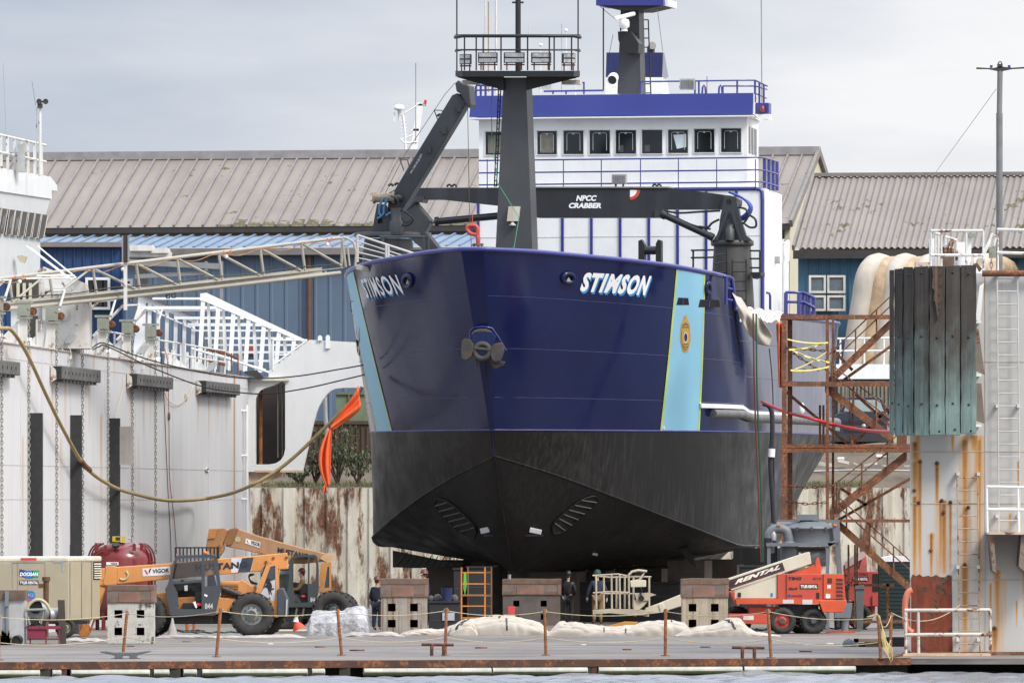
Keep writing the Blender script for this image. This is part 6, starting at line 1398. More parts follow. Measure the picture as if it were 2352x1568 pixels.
for k, (a, b_, w_) in enumerate((((1904, 876), (2050, 738), 12), ((1895, 888), (2052, 1008), 12), ((1905, 1183), (2083, 1044), 13), ((1928, 1205), (2094, 1352), 12))):
    dx, dy = b_[0] - a[0], b_[1] - a[1]
    f1 = M()
    for d in (0, 1.1): f1.pp([(a[0], a[1] - w_ * .8), (b_[0], b_[1] - w_ * .8), (b_[0], b_[1] + w_), (a[0], a[1] + w_)], SYn + .3 + d, SYn + .36 + d)
    so_ = f1.build('stringer', rustm, stt); tr2 = M()
    for i in range(1, 13):
        u = i / 13; x = a[0] + dx * u; y = a[1] + dy * u + 5; tr2.prism([P(x - 6, y, SYn + .36), P(x + 6, y, SYn + .36), P(x + 6, y, SYn + .36) + V((0, 1.1, 0)), P(x - 6, y, SYn + .36) + V((0, 1.1, 0))], (0, 0, .03))
    tr2.build('treads', rustd, so_); hrl = M()
    for d in (.2, 1.4):
        for h in (58, 36): hrl.tube([P(a[0], a[1] - h + (-4), SYn + d), P(b_[0], b_[1] - h - 4, SYn + d)], .024, 5)
        for u in (.1, .42, .75): x = a[0] + dx * u; y = a[1] + dy * u; hrl.tube([P(x, y, SYn + d), P(x, y - 62, SYn + d)], .03, 5)
    hrl.build('handrail', rustm, so_)
bc = M()
for a, b_ in (((1806, 900), (1950, 1022)), ((1955, 1024), (2045, 932)), ((1930, 878), (2050, 792)), ((1925, 1194), (2092, 1098)), ((1965, 905), (2052, 985)), ((1958, 850), (1910, 800)), ((1990, 1160), (1930, 1120))): bc.beam(P(*a, SYn + 1.5), P(*b_, SYn + 1.5), .1)
for x in (1950, 1957): bc.pbox(x, 890, x + 3, 1020, SYn + 1.2, SYn + 1.3)
for x in (1881, 1889): bc.pbox(x, 930, x + 5, 1026, SYn + 2, SYn + 2.1)
bc.build('brace', rustm, stt)
cm = M()
for y0, y1 in ((1114, 1116), (1151, 1153)): chain(cm, P(1808, y0, SYn), P(1855, y0 + 6, SYn), .15); chain(cm, P(1855, y0 + 6, SYn), P(1898, y1, SYn), .15)
for a, b_ in (((1806, 798), (1895, 806)), ((1806, 800), (1880, 850)), ((1830, 852), (1896, 845))): chain(cm, P(*a, SYn - .1), P(*b_, SYn - .1), .15)
cm.build('safety_chain', rustd, stt)
tape = mt('yellow_tape', (.62, .52, .12), .5, var=.1, dirt=0); tpk = mt('tape_black', (.05, .05, .03), .6)
for k, (a, b_) in enumerate((((1809, 779), (1902, 787)), ((1812, 803), (1900, 786)), ((1818, 803), (1905, 832)), ((1816, 850), (1904, 842)), ((1825, 848), (1898, 808)))):
    mb = M(); pts = sag(P(*a, SYn - .15), P(*b_, SYn - .15), .06, 12); hw = .03 if k not in (0, 4) else .022
    mb.add([p + V((0, 0, hw)) for p in pts] + [p - V((0, .03, hw)) for p in pts], [(i, i + 1, 14 + i, 13 + i) for i in range(12)])
    o_ = one('caution_tape', ('thin upper strand of yellow tape', 'yellow tape rising to the right', 'yellow tape falling to the right', 'lowest yellow tape strand', 'thin crossing strand of yellow tape')[k] + ' strung across the stair landing', 'tape', mb, tape, 'yellow tapes on the stair landing', solid=.004)
    if k in (1, 2):
        for i in (2, 6, 9): M().add([p + V((0, -.008, hw * .45)) for p in pts[i:i + 3]] + [p - V((0, .03, hw * .45)) + V((0, -.008 - .0, 0)) for p in pts[i:i + 3]], [(0, 1, 4, 3), (1, 2, 5, 4)]).build('tape_marks', tpk, o_)
# ropes and hoses along the ship's side
for nm_, pts, r, mat, lab in (('red_rope', [(1730, 720), (1733, 900), (1741, 1100), (1748, 1290)], .03, mt('dark_red_rope', (.12, .03, .025), .8), 'thin dark red rope hanging down the right side of the hull'), ('green_rope', [(1737, 720), (1739, 900), (1747, 1100), (1752, 1290)], .03, mt('dark_green_rope', (.015, .07, .04), .8), 'thin green rope hanging beside the dark red one'), ('air_hose', [(1752, 926), (1766, 932), (1773, 950), (1774, 1000), (1770, 1060), (1775, 1150), (1779, 1240), (1778, 1330)], .09, mt('black_air_hose', (.018, .02, .025), .4), 'thick black hose hanging from the white rub strip to the deck'), ('hull_line', [(1767, 800), (1775, 900), (1778, 1100), (1782, 1290)], .02, black, 'thin black line nearest the stair tower on the hull')):
    one(nm_, lab, 'hose' if 'hose' in nm_ else 'rope', M().tube(cat_rom([P(x, y, 312.5) for x, y in pts], 8), r, 8), mat)
one('red_hose', 'bright red hose running from the hull across the stairs to the timber fender', 'hose', M().tube(cat_rom([P(1750, 922, 312), P(1800, 944, 303), P(1860, 960, 298.6), P(1930, 978, 298.4), P(1990, 988, 286), P(2046, 992, 262)], 8), .055, 8), mt('hose_red', (.5, .025, .03), .45))
one('white_tape_wrap', 'white taped joint on the black hanging hose', 'tape', M().ptube([(1773, 1030), (1772, 1049)], 312.4, .12, 8), white)
# canvas draped over the bulwark
cv = M(); cp = [(1682, 672, 1690, 690), (1690, 680, 1700, 730), (1702, 684, 1720, 768), (1716, 706, 1742, 790), (1736, 722, 1768, 796), (1750, 738, 1775, 770), (1742, 716, 1752, 740)]
def cvf(u, v):
    k = u * (len(cp) - 1); i = min(int(k), len(cp) - 2); f_ = k - i; q = [cp[i][j] * (1 - f_) + cp[i + 1][j] * f_ for j in range(4)]
    x = q[0] + (q[2] - q[0]) * v; y = q[1] + (q[3] - q[1]) * v; p = P(x, y, 314.0 - .35 * math.sin(v * 3.1) + .25 * math.sin(u * 19) * v + .1 * math.sin(v * 9 + u * 5)); return p
cv.grid(cvf, 40, 16); one('draped_canvas', 'cream canvas sheet draped over the bulwark beside the port crane', 'canvas', cv, tarp, solid=.02)
cv = M(); cv.grid(lambda u, v: P(1704 + 90 * u + 4 * math.sin(v * 5), 706 + 12 * u + (34 - 14 * abs(math.sin(u * 9))) * v + 3 * math.sin(u * 25) - 6 * math.sin(v * 3.1), 316 + 3 * u - .5 * v + .2 * math.sin(u * 30)), 40, 10)
one('rail_canvas', 'crumpled white canvas wrapped along the lower rail behind the draped sheet', 'canvas', cv, mt('white_canvas', (.72, .71, .68), .8, dirt=.08), solid=.03)
cv = M(); cv.grid(lambda u, v: P(1783 + 16 * u + 6 * v * (1 - u), 740 + 150 * v, 311 + .3 * math.sin(u * 12 + v * 3)), 10, 24)
one('orange_debris_net', 'vertical orange cloth strip hanging between hull and stair post', 'cloth', cv, mt('orange_cloth', (.65, .15, .06), .8, var=.15), solid=.02)
one('pier_bag', 'white plastic bag caught on the rusty stairs beside the fender', 'bag', M().ball(P(1842, 938, 312), .16, 10, 8, (.7, .6, 1.3)), white)
# hawser, mooring lines, orange cloth
HY = lambda x, Y: min(Y + 40, YW(x) - 3) if x < 560 else min(Y + 20, 318)
one('hawser', 'thick tan rope looping from the wing wall down and up to the hull', 'rope', M().tube(cat_rom([P(x, y, HY(x, Y)) for x, y, Y in ((-20, 756, 262), (8, 754, 262), (28, 760, 262), (62, 812, 264), (110, 915, 266), (150, 995, 268), (195, 1070, 272), (250, 1112, 276), (310, 1134, 281), (390, 1149, 288), (480, 1143, 294), (560, 1122, 300), (650, 1070, 306), (740, 988, 309), (812, 916, 311), (832, 888, 314))], 8), .065, 8), hoserope)
one('rope_splice', 'rusty wire splice on the tan hawser', 'splice', M().tube([P(185, 1056, HY(185, 270)), P(196, 1070, HY(196, 272)), P(206, 1079, HY(206, 273))], .1, 6), rustm)
for lab, pts in (('upper dark mooring line from the wing wall to the hull', ((211, 800), (224, 790), (243, 789), (300, 812), (375, 835), (470, 856), (559, 868), (670, 865), (784, 847), (835, 838))), ('lower dark mooring line crossing the bracket window to the hull', ((214, 803), (228, 796), (248, 796), (340, 840), (460, 886), (540, 900), (613, 904), (700, 892), (784, 873), (838, 860)))):
    one('mooring_line', lab, 'rope', M().tube(cat_rom([P(x, y, min(YW(x) - 1.2, 318) if x > 230 else YW(x) + .3) for x, y in pts], 6), .024, 6), lineblk, 'dark mooring lines')
one('fender_line', 'thin pale line looping between the wing wall fenders', 'rope', M().tube(cat_rom([P(x, y, YW(x) - .5) for x, y in ((285, 870), (280, 900), (268, 940), (264, 955))], 5), .012, 4).tube(cat_rom([P(x, y, YW(x) - .5) for x, y in ((375, 895), (386, 920), (405, 930), (425, 918), (443, 886))], 5), .014, 4), ropem)
for lab, pts, mat in (('thin black cable hanging on the wing wall', ((369, 800), (376, 900), (382, 1040), (386, 1130), (392, 1240), (393, 1290)), black), ('thin red cable hanging beside the black one', ((373, 790), (384, 830), (388, 960), (390, 1100), (400, 1190), (406, 1270)), mt('thin_red_cable', (.35, .07, .03), .6))):
    one('hanging_cable', lab, 'cable', M().tube(cat_rom([P(x, y, YW(x) - .3) for x, y in pts], 6), .014, 4), mat)
for x, y in ((430, 910), (388, 1122), (264, 968)): pass
for x, y, lab in ((427, 912, 'upright oval float on the pale line between wing wall fenders'), (388, 956, 'small hanging wooden float beside the red cable'), (264, 968, 'small hanging float above the grey board')):
    one('line_float', lab, 'float', M().ball(P(x, y, YW(x) - .4), .1, 10, 8, (.6, .6, 1.7)), beige if x != 388 else deckwood)
ocl = mt('orange_fabric', (.75, .13, .035), .75, var=.12, sc=3, dirt=.05)
oc = M(); oc.grid(lambda u, v: P((826 - 66 * u) + (-3 + 6 * v) , (910 + 74 * u ** .8) + (v - .5) * (44 * (1 - u) + 6), 310 - .25 * math.sin(v * 9 + u * 4) * (1 - u * .7)), 20, 12)
oc.grid(lambda u, v: P(758 - 14 * math.sin(u * 2.6) * 1.0 + (v - .5) * (24 * math.sin(u * 3.0) ** .8 + 3) + 3 * u, 984 + 132 * u, 310 - .2 * math.sin(v * 12) * math.sin(u * 3)), 24, 14)
oc.grid(lambda u, v: P(746 + (v - .5) * (3 + 7 * u), 1114 + 16 * u, 310 - .1 * math.sin(v * 7)), 4, 6)
one('orange_cloth', 'bright orange cloth tied to the hawser left of the hull', 'cloth', oc, ocl, solid=.015)
one('ladder_pipe', 'pale standing pipe behind the white bracket arm', 'pipe', M().ptube([(746, 905), (748, 960), (751, 1000), (752, 1040)], 366, .09, 8), steel)
# ================================================================== KEEL BLOCKS
blkA = mt('block_paint_white', (.46, .45, .4), .8, var=.15, sc=2.5, dirt=.5, dcol=(.12, .1, .08), rust=.35, rsc=2.2, rcol=(.12, .1, .085), bump=.2)
blkB = mt('block_rust_streak', (.3, .27, .23), .75, var=.2, sc=2.5, dirt=.4, streak=1, scol=(.13, .042, .014), ssc=6.5, rust=.25)
blkD = mt('block_cream', (.38, .32, .24), .8, var=.15, sc=2.5, dirt=.45, streak=.8, scol=(.17, .09, .045), ssc=6, rust=.1)
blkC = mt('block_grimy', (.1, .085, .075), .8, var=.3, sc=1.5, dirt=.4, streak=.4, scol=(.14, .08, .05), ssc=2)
plyp = mt('plywood_pink', (.2, .11, .08), .8, var=.35, sc=1.8, dirt=.4, dcol=(.1, .085, .075), bump=.2)
capm = mt('timber_cap', (.17, .125, .105), .85, var=.35, sc=2, dirt=.4, dcol=(.09, .08, .075), streak=.3, scol=(.1, .07, .05), bump=.3)
def kblock(x0, x1, yt, yc, yb, Y, mat, label, holes=True, dep=1.5, hs=9):
    r = thing('keel_block', label, 'keel block', P((x0 + x1) / 2, yb, Y), 0, 'keel blocks on the dock deck')
    w_ = x1 - x0; hl_ = []
    if holes:
        for hx in (.24, .7):
            for hy in (.27, .7):
                cx, cy = x0 + w_ * hx, yc + (yb - yc) * hy; hl_.append([(cx - hs, cy - hs), (cx + hs, cy - hs), (cx + hs, cy + hs), (cx - hs, cy + hs)])
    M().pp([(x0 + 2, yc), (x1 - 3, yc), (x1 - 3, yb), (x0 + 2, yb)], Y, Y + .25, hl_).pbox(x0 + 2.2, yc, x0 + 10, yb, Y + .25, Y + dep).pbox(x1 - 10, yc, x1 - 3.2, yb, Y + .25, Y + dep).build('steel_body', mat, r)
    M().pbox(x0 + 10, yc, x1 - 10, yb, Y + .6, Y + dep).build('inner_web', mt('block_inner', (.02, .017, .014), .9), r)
    M().pbox(x0 + .8, yt + (yc - yt) * .3, x1 - 1, yc, Y - .03, Y + dep + .05).build('timber_cap', capm, r)
    M().pp([(x0 + 1, yt + 1.5), (x0 + 30, yt), (x1 - 20, yt + 1), (x1 - .5, yt), (x1 - .5, yt + (yc - yt) * .3), (x0 + 1, yt + (yc - yt) * .3)], Y - .05, Y + dep + .1).build('cap_board', deckwood, r)
    M().pp([(x0 + w_ * .25, yc - 2), (x0 + w_ * .25, yt + (yc - yt) * .42), (x0 + w_ * .7, yt + (yc - yt) * .4), (x0 + w_ * .7, yc - 2)], Y - .05, Y - .03).pp([(x1 - 9, yc - 2), (x1 - 9, yt + 12), (x1 - 1, yt + 12), (x1 - 1, yc - 2)], Y - .05, Y - .03).build('plywood_patch', plyp, r)
    pl_ = M(); pl_.pbox(x0 + 4, yc - 8, x0 + w_ * .24, yc - 1, Y - .05, Y - .03).pbox(x0 + w_ * .71, yc - 8, x1 - 10, yc - 1, Y - .05, Y - .03); pl_.build('cap_batten', deckwood, r)
    return r
kblock(245, 356, 1343, 1384, 1477, 271.6, blkA, 'keel block with flaking white paint beside the orange telehandler')
kblock(873, 984, 1328, 1371, 1457, 289.5, blkB, 'keel block with heavy rust streaks left of the orange scaffold')
kblock(1564, 1675, 1328, 1372, 1456, 290.5, blkD, 'cream keel block in front of the red boom lift')
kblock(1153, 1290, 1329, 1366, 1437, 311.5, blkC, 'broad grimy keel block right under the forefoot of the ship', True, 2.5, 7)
lb_ = thing('dock_bollard_block', 'pale grey steel block with brown timber top at the lower left edge', 'block', P(25, 1478, 271))
M().pbox(-30, 1376, 56, 1478, 271, 272.5).build('steel_body', mt('pale_grey_block', (.42, .42, .42), .7, var=.1, streak=.4, scol=(.25, .25, .24), ssc=3, dirt=.3), lb_)
M().pbox(-30, 1355, 58, 1376, 270.9, 272.6).build('timber_cap', deckwood, lb_); M().pbox(11, 1357, 20, 1392, 270.8, 271).ptube([(15, 1392), (16, 1470)], 270.9, .06).build('pipe_bracket', lgrey, lb_)
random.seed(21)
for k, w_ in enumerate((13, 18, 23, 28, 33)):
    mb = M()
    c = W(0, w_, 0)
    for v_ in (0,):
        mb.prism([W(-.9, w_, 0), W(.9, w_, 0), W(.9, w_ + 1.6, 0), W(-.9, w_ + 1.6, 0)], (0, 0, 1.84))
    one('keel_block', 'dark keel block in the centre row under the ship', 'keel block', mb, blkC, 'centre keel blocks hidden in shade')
for sd in (-1, 1):
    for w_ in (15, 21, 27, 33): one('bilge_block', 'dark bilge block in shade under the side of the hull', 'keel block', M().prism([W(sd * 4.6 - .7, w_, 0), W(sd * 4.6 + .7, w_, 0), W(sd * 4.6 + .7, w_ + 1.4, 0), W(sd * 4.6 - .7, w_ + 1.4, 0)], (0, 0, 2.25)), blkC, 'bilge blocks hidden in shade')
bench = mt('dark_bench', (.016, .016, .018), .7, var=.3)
for x0, x1, y0, Y, lab in ((985, 1056, 1384, 302, 'black tool cabinet left of the orange scaffold'), (1072, 1128, 1304, 311.5, 'tall dark cabinet behind the orange scaffold'), (1042, 1062, 1308, 311, 'narrow dark locker left of the scaffold top'), (1300, 1560, 1340, 322, 'long dark workbench in shade under the hull'), (1700, 1760, 1302, 318, 'dark box added to fill the shade near the bilge keel')):  # last entry is an added box standing in for shade under the hull
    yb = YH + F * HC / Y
    r = thing('dark_box', lab, 'cabinet', P((x0 + x1) / 2, yb, Y)); M().pbox(x0, y0, x1, yb, Y, Y + .7).build('body', bench, r, bevel=.02)
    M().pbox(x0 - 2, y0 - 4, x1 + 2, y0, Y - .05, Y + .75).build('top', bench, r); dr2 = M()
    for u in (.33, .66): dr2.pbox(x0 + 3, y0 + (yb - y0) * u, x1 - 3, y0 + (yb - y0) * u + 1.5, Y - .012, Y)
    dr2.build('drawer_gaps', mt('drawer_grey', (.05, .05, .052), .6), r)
one('blue_bucket', 'dark blue bucket on the cabinet left of the scaffold', 'bucket', M().lathe(P(1026, 1384, 302.3), [(.16, 0), (.2, .5), (.21, .52)], 14), mt('bucket_blue', (.015, .03, .1), .5))
for x, w2 in ((1005, 10), (1044, 9), (990, 7)): one('crumpled_bag', 'dark crumpled bag on the cabinet left of the scaffold', 'bag', M().ball(P(x, 1374, 302.6), w2 / 66, 10, 8, (1, .8, 1.1)), mt('bag_grey', (.09, .085, .085), .8, var=.4, bump=.5, bsc=6), 'bags on the cabinet')
one('paper_notice', 'white paper notice on the cabinet behind the barrier rope', 'notice', M().pbox(1016, 1406, 1044, 1424, 301.95, 301.98), mt('notice_white', (.4, .42, .45), .7))
# orange scaffold
sc = thing('scaffold', 'orange ladder frame scaffold standing left of the centre keel block', 'scaffold', P(1095, 1440, 307))
sco = mt('scaffold_orange', (.62, .2, .02), .5, dirt=.15, rust=.08)
for x0, x1, Y in ((1060, 1114, 306), (1075, 1129, 308.2)):
    f_ = M()
    for x in (x0, x1): f_.pbox(x - 1.6, 1302, x + 1.6, 1440, Y, Y + .06)
    for y in (1314, 1340, 1366, 1391, 1418): f_.pbox(x0, y - 1.4, x1, y + 1.4, Y + .008, Y + .05)
    f_.build('end_frame', sco if Y < 307 else mt('scaffold_brown', (.22, .09, .03), .6, dirt=.3), sc)
M().prism([P(1060, 1366, 306), P(1114, 1366, 306), P(1129, 1366, 308.2), P(1075, 1366, 308.2)], (0, 0, -.04)).build('platform', deckwood, sc)
one('green_vest', 'bright green cloth hung on the orange scaffold', 'cloth', M().pp([(1065, 1316), (1071, 1314), (1072, 1345), (1068, 1366), (1064, 1350)], 306.4, 306.5), mt('vest_green', (.1, .5, .06), .7))
one('red_tag_sheet', 'red sheet in plastic sleeve hanging on the centre keel block', 'notice', M().pbox(1167, 1391, 1183, 1414, 311.2, 311.23), mt('tag_red', (.6, .06, .06), .6))
# ================================================================== MACHINES
tyrem = mt('tyre_rubber', (.03, .029, .027), .85, var=.3, sc=4, dirt=.5, dcol=(.07, .06, .05), bump=.2)
rimg = mt('rim_grey', (.22, .225, .22), .55, dirt=.25)
cabg = mt('cab_grey', (.05, .055, .065), .5, var=.1, dirt=.2)
clear = bpy.data.materials.new('cab_glass'); t = NT(clear); tb_ = t.n('ShaderNodeBsdfTransparent'); tb_.inputs[0].default_value = (.8, .82, .82, 1); gb = t.n('ShaderNodeBsdfGlossy', Roughness=.05); gb.inputs[0].default_value = (.6, .6, .6, 1)
mx_ = t.n('ShaderNodeMixShader', i0=.12); t.L(tb_.outputs[0], mx_.inputs[1]); t.L(gb.outputs[0], mx_.inputs[2]); t.L(mx_.outputs[0], t.n('ShaderNodeOutputMaterial').inputs[0])
def wheel(par, cx, cy, Y, rp, wd, rimf, rmat, lugs=22, name='wheel', bolts=10):
    c = P(cx, cy, Y); r = rp * Y / F; ax = (0, 1, 0)
    pr = [(r * rimf, .02), (r * rimf, 0), (r * .82, -.02), (r * .95, .05), (r * .97, .12), (r * .97, wd - .12), (r * .95, wd - .05), (r * .8, wd), (r * rimf, wd - .05)]
    wo = M().lathe(c, [(r * rimf * .96, .1), (r * rimf * .98, .03), (r * rimf * .8, .1), (r * rimf * .55, .06), (r * rimf * .5, 0), (r * .12, -.02), (0, -.02)], 24, ax).build(name, rmat, par)
    M().lathe(c, pr, 30, ax, True, False).build('tyre', tyrem, wo)
    lg_ = M()
    for k in range(lugs):
        a = 2 * math.pi * k / lugs; rot = Matrix.Rotation(-a, 3, 'Y')
        for sgn, y0 in ((1, .02), (-1, wd * .5)): lg_.box(c + rot @ V((r * .965, y0 + wd * .24, 0)) , (r * .09, wd * .46, r * .1), rot @ Matrix.Rotation(sgn * .5, 3, 'X'))
    lg_.build('tread_lugs', tyrem, wo)
    if bolts:
        bo = M()
        for k in range(bolts): a = 2 * math.pi * k / bolts; bo.lathe(c + V((math.cos(a) * r * rimf * .68, .04, math.sin(a) * r * rimf * .68)), [(r * .035, -.03), (r * .035, .05)], 6, ax)
        bo.lathe(c, [(r * rimf * .36, -.06), (r * rimf * .4, 0)], 16, ax); bo.build('hub_bolts', mt('hub_dark', (.06, .065, .07), .6), wo)
    return wo
# ---------------------------------------------------------------- telehandler in front
T1 = thing('telehandler', 'bright orange telehandler with lowered boom and empty grey cab', 'telehandler', P(510, 1461.5, 286), 0, 'telehandlers')
Yt = 284.6
grb = mt('grille_brown', (.12, .05, .02), .7, var=.4, sc=30)
M().pp([(360, 1361), (392, 1358), (398, 1372), (500, 1366), (508, 1372), (590, 1376), (590, 1404), (505, 1406), (490, 1414), (400, 1414), (365, 1408)], Yt + .5, Yt + 2.0).build('chassis', orange, T1, bevel=.03)
M().pp([(507, 1334), (550, 1334), (556, 1330), (583, 1346), (588, 1380), (507, 1380)], Yt + .7, Yt + 1.9).build('engine_cover', orange, T1, bevel=.03)
gr_ = M(); gr_.pbox(510, 1341, 547, 1372, Yt + .66, Yt + .7); go = gr_.build('engine_grille', grb, T1)
gr_ = M()
for y in range(1342, 1372, 4): gr_.pbox(510, y, 547, y + 1.4, Yt + .62, Yt + .66)
gr_.build('grille_slats', orange, go)
M().pp([(612, 1296), (637, 1289), (640, 1417), (632, 1417), (588, 1407), (584, 1367)], Yt + .35, Yt + .43, [[(621, 1301), (632, 1298), (633, 1372), (629, 1380), (596, 1370)]]).pp([(612, 1296), (637, 1289), (640, 1417), (632, 1417), (588, 1407), (584, 1367)], Yt + 1.75, Yt + 1.83, [[(621, 1301), (632, 1298), (633, 1372), (629, 1380), (596, 1370)]]).pbox(624, 1292, 638, 1310, Yt + .43, Yt + 1.75).pbox(632, 1310, 639, 1415, Yt + .43, Yt + 1.75).build('rear_frame', orange, T1)
pnl = M().pp([(621, 1301), (632, 1298), (633, 1372), (629, 1380), (596, 1370)], Yt + .37, Yt + .41).build('rear_panel', mt('panel_blue_grey', (.04, .05, .07), .5), T1)
M().pp([(596, 1368), (612, 1338), (632, 1330), (632.5, 1374), (629, 1380)], Yt + .365, Yt + .37).build('panel_fade', mt('panel_white', (.5, .5, .52), .5), pnl)
hs = [(611, 1331), (614, 1328), (618, 1327), (621, 1330), (620, 1334), (623, 1338), (625, 1345), (624, 1351), (628, 1349), (630, 1352), (626, 1354), (624, 1353), (623, 1358), (625, 1364), (624, 1366), (621, 1360), (619, 1354), (620, 1364), (618, 1366), (616, 1356), (614, 1350), (610, 1348), (606, 1350), (609, 1344), (612, 1342), (612, 1337), (609, 1336), (609, 1333)]
M().pp(hs, Yt + .355, Yt + .36).build('horse_emblem', ink, pnl)
M().pp([(637, 1352), (650, 1350), (661, 1376), (659, 1415), (637, 1414)], Yt + .2, Yt + 1.9).build('counterweight', cabg, T1, bevel=.03)
M().pp([(657, 1376), (661, 1376), (659, 1415), (656, 1415)], Yt + .15, Yt + .2).build('reflector_strip', mt('strip_pale', (.4, .4, .4), .5), T1)
# boom
Yb0, Yb1 = Yt + 1.0, Yt + 1.55
M().pp([(268, 1301), (392, 1293), (659, 1269), (662, 1306), (639, 1307), (636, 1291), (610, 1297), (600, 1311), (392, 1329), (268, 1341)], Yb0, Yb1).build('boom', orange, T1, bevel=.025)
M().pp([(242, 1300), (258, 1299), (268, 1301), (268, 1342), (242, 1344), (236, 1340), (242, 1316)], Yb0 - .06, Yb1 + .06).build('boom_collar', orange, T1, bevel=.02)
M().pp([(229, 1305), (240, 1304), (243, 1309), (240, 1345), (228, 1343)], Yb0 - .03, Yb1 + .03).build('inner_boom', orange, T1, bevel=.02)
M().pp([(204, 1317), (229, 1313), (230, 1343), (242, 1350), (240, 1358), (226, 1386), (222, 1416), (212, 1418), (197, 1444), (187, 1442), (191, 1416), (200, 1352)], Yb0 + .02, Yb1 - .02).build('boom_nose', orange, T1, bevel=.03)
M().lathe(P(191, 1443, Yb0 - .05), [(.2, 0), (.2, .7), (.1, .72)], 16, (0, 1, 0)).pp([(177, 1428), (188, 1430), (206, 1452), (200, 1460), (183, 1460), (178, 1450)], Yb0 - .1, Yb1 + .1).build('quick_coupler', mt('coupler_orange_brown', (.4, .15, .03), .6, rust=.3, dirt=.3), T1)
M().pp([(226, 1386), (240, 1358), (238, 1366), (224, 1412), (217, 1416)], Yb0 + .1, Yb1 - .1).ptube([(206, 1452), (219, 1416)], Yb0 + .2, .035).build('tilt_cylinder', mt('cyl_orange_dirty', (.3, .14, .04), .5, dirt=.3), T1)
ca = M(); ca.pp([(150, 1385), (163, 1395), (178, 1420), (180, 1455), (160, 1455), (154, 1420)], Yb0 - .9, Yb1 + .9); ca.ptube([(157, 1398), (166, 1394), (180, 1418)], Yb0 - .9, .03).pbox(132, 1378, 149, 1480, Yb0 - .6, Yb0 - .4); ca.build('carriage', cabg, T1)
M().pbox(168, 1463, 250, 1470, Yb0 - .8, Yb1 + .5).build('forks', rustd, T1)
M().tube([P(283 + 11 * math.cos(a), 1320 + 11 * math.sin(a), Yb0 - .02) for a in [-.9 + i * .25 for i in range(14)]], .035, 5).build('angle_gauge', mt('gauge_brass', (.45, .4, .25), .5, dirt=.2), T1)
bolts = M()
for x, y in ((658, 1280), (236, 1332), (240, 1332), (250, 1333), (254, 1333), (628, 1281), (611, 1290)): bolts.lathe(P(x, y, Yb0 - .04), [(.05 if x > 600 else .02, 0), (.05 if x > 600 else .02, .06)], 8, (0, 1, 0))
bolts.build('pivot_pins', mt('pin_brown', (.15, .07, .03), .6), T1)
stw = M().pp([(327, 1305), (391, 1300), (391, 1319), (328, 1323)], Yb0 - .012, Yb0).build('sticker', mt('sticker_white', (.72, .72, .72), .5), T1)
plabel('VIGOR', Yb0, 350, 1306.5, 388, 1316, ink, stw, off=-.02, bold=.03, dy=-2.5)
M().pp([(331, 1308), (335, 1308), (340, 1316), (338, 1320)], Yb0 - .018, Yb0 - .013).build('logo_mark', hivis, stw); M().pp([(344, 1305), (348, 1304), (343, 1316), (341, 1312)], Yb0 - .018, Yb0 - .013).build('logo_mark', ink, stw)
M().pp([(531, 1282), (583, 1279), (576, 1311), (531, 1315)], Yb0 - .01, Yb0).build('brand_panel', mt('panel_white2', (.62, .6, .58), .5), T1)
M().pp([(556, 1281), (583, 1279), (575, 1311), (546, 1313.5)], Yb0 - .013, Yb0 - .01).build('brand_panel_dark', mt('panel_navy', (.03, .045, .06), .5, var=.3, sc=6), T1)
plabel('MUSTANG', Yb0, 448, 1296, 568, 1311, mt('navy_lettering', (.015, .025, .045), .5), T1, off=-.022, bold=.045, dy=-8, space=1.05)
M().ptube([(511, 1351), (530, 1358), (553, 1367)], Yt + .5, .11, 10).build('lift_cylinder', mt('cylinder_black', (.02, .02, .022), .2, dirt=.05), T1)
M().pp([(598, 1320), (608, 1300), (613, 1306), (603, 1330)], Yb0 + .1, Yb1).build('boom_cylinder', cabg, T1)
hs_ = M()
for k in range(3): hs_.tube(cat_rom([P(x, y, Yb0 + k * .1) for x, y in ((584, 1318), (574, 1318 + k * 2), (572, 1326), (578, 1334 + k * 2), (592, 1340))]), .03, 6)
hs_.build('hoses', bh, T1)
# cab
cab_o = [(398, 1290), (404, 1279), (412, 1276), (484, 1274), (495, 1276), (500, 1284), (507, 1345), (508, 1352), (494, 1412), (392, 1413), (379, 1352), (386, 1340)]
w1_ = [(404, 1286), (410, 1282), (463, 1280.5), (463, 1330), (402, 1336), (394, 1334)]; w2_ = [(470, 1280), (490, 1281), (499, 1344), (470, 1346)]; w3_ = [(398, 1341), (463, 1336), (463, 1398), (410, 1398), (408, 1360)]
M().pp(cab_o, Yt, Yt + .06, [w1_, w2_, w3_]).pp(cab_o, Yt + .92, Yt + .96, [w1_, w2_]).pp([(400, 1279), (410, 1275), (484, 1272.5), (496, 1275), (496, 1278), (410, 1280)], Yt + .06, Yt + .92).pp([(379, 1352), (386, 1340), (398, 1290), (402, 1290), (391, 1342), (384, 1354), (395, 1412), (392, 1413)], Yt + .06, Yt + .92).pp([(395, 1404), (494, 1404), (493, 1412), (395, 1412)], Yt + .06, Yt + .92).pp([(501, 1345), (507, 1345), (494, 1412), (488, 1412)], Yt + .06, Yt + .92).build('cab', cabg, T1)
M().pp(w2_, Yt + .03, Yt + .035).pp(w1_, Yt + .93, Yt + .94).build('cab_glass', clear, T1)
M().pbox(448, 1358, 466, 1396, Yt + .3, Yt + .75).pbox(420, 1384, 462, 1398, Yt + .3, Yt + .8).pp([(398, 1348), (418, 1330), (436, 1340), (462, 1352), (462, 1362), (436, 1352), (410, 1356)], Yt + .5, Yt + .7).pp([(476, 1322), (490, 1318), (497, 1344), (476, 1346)], Yt + .3, Yt + .8).build('cab_interior', black, T1)
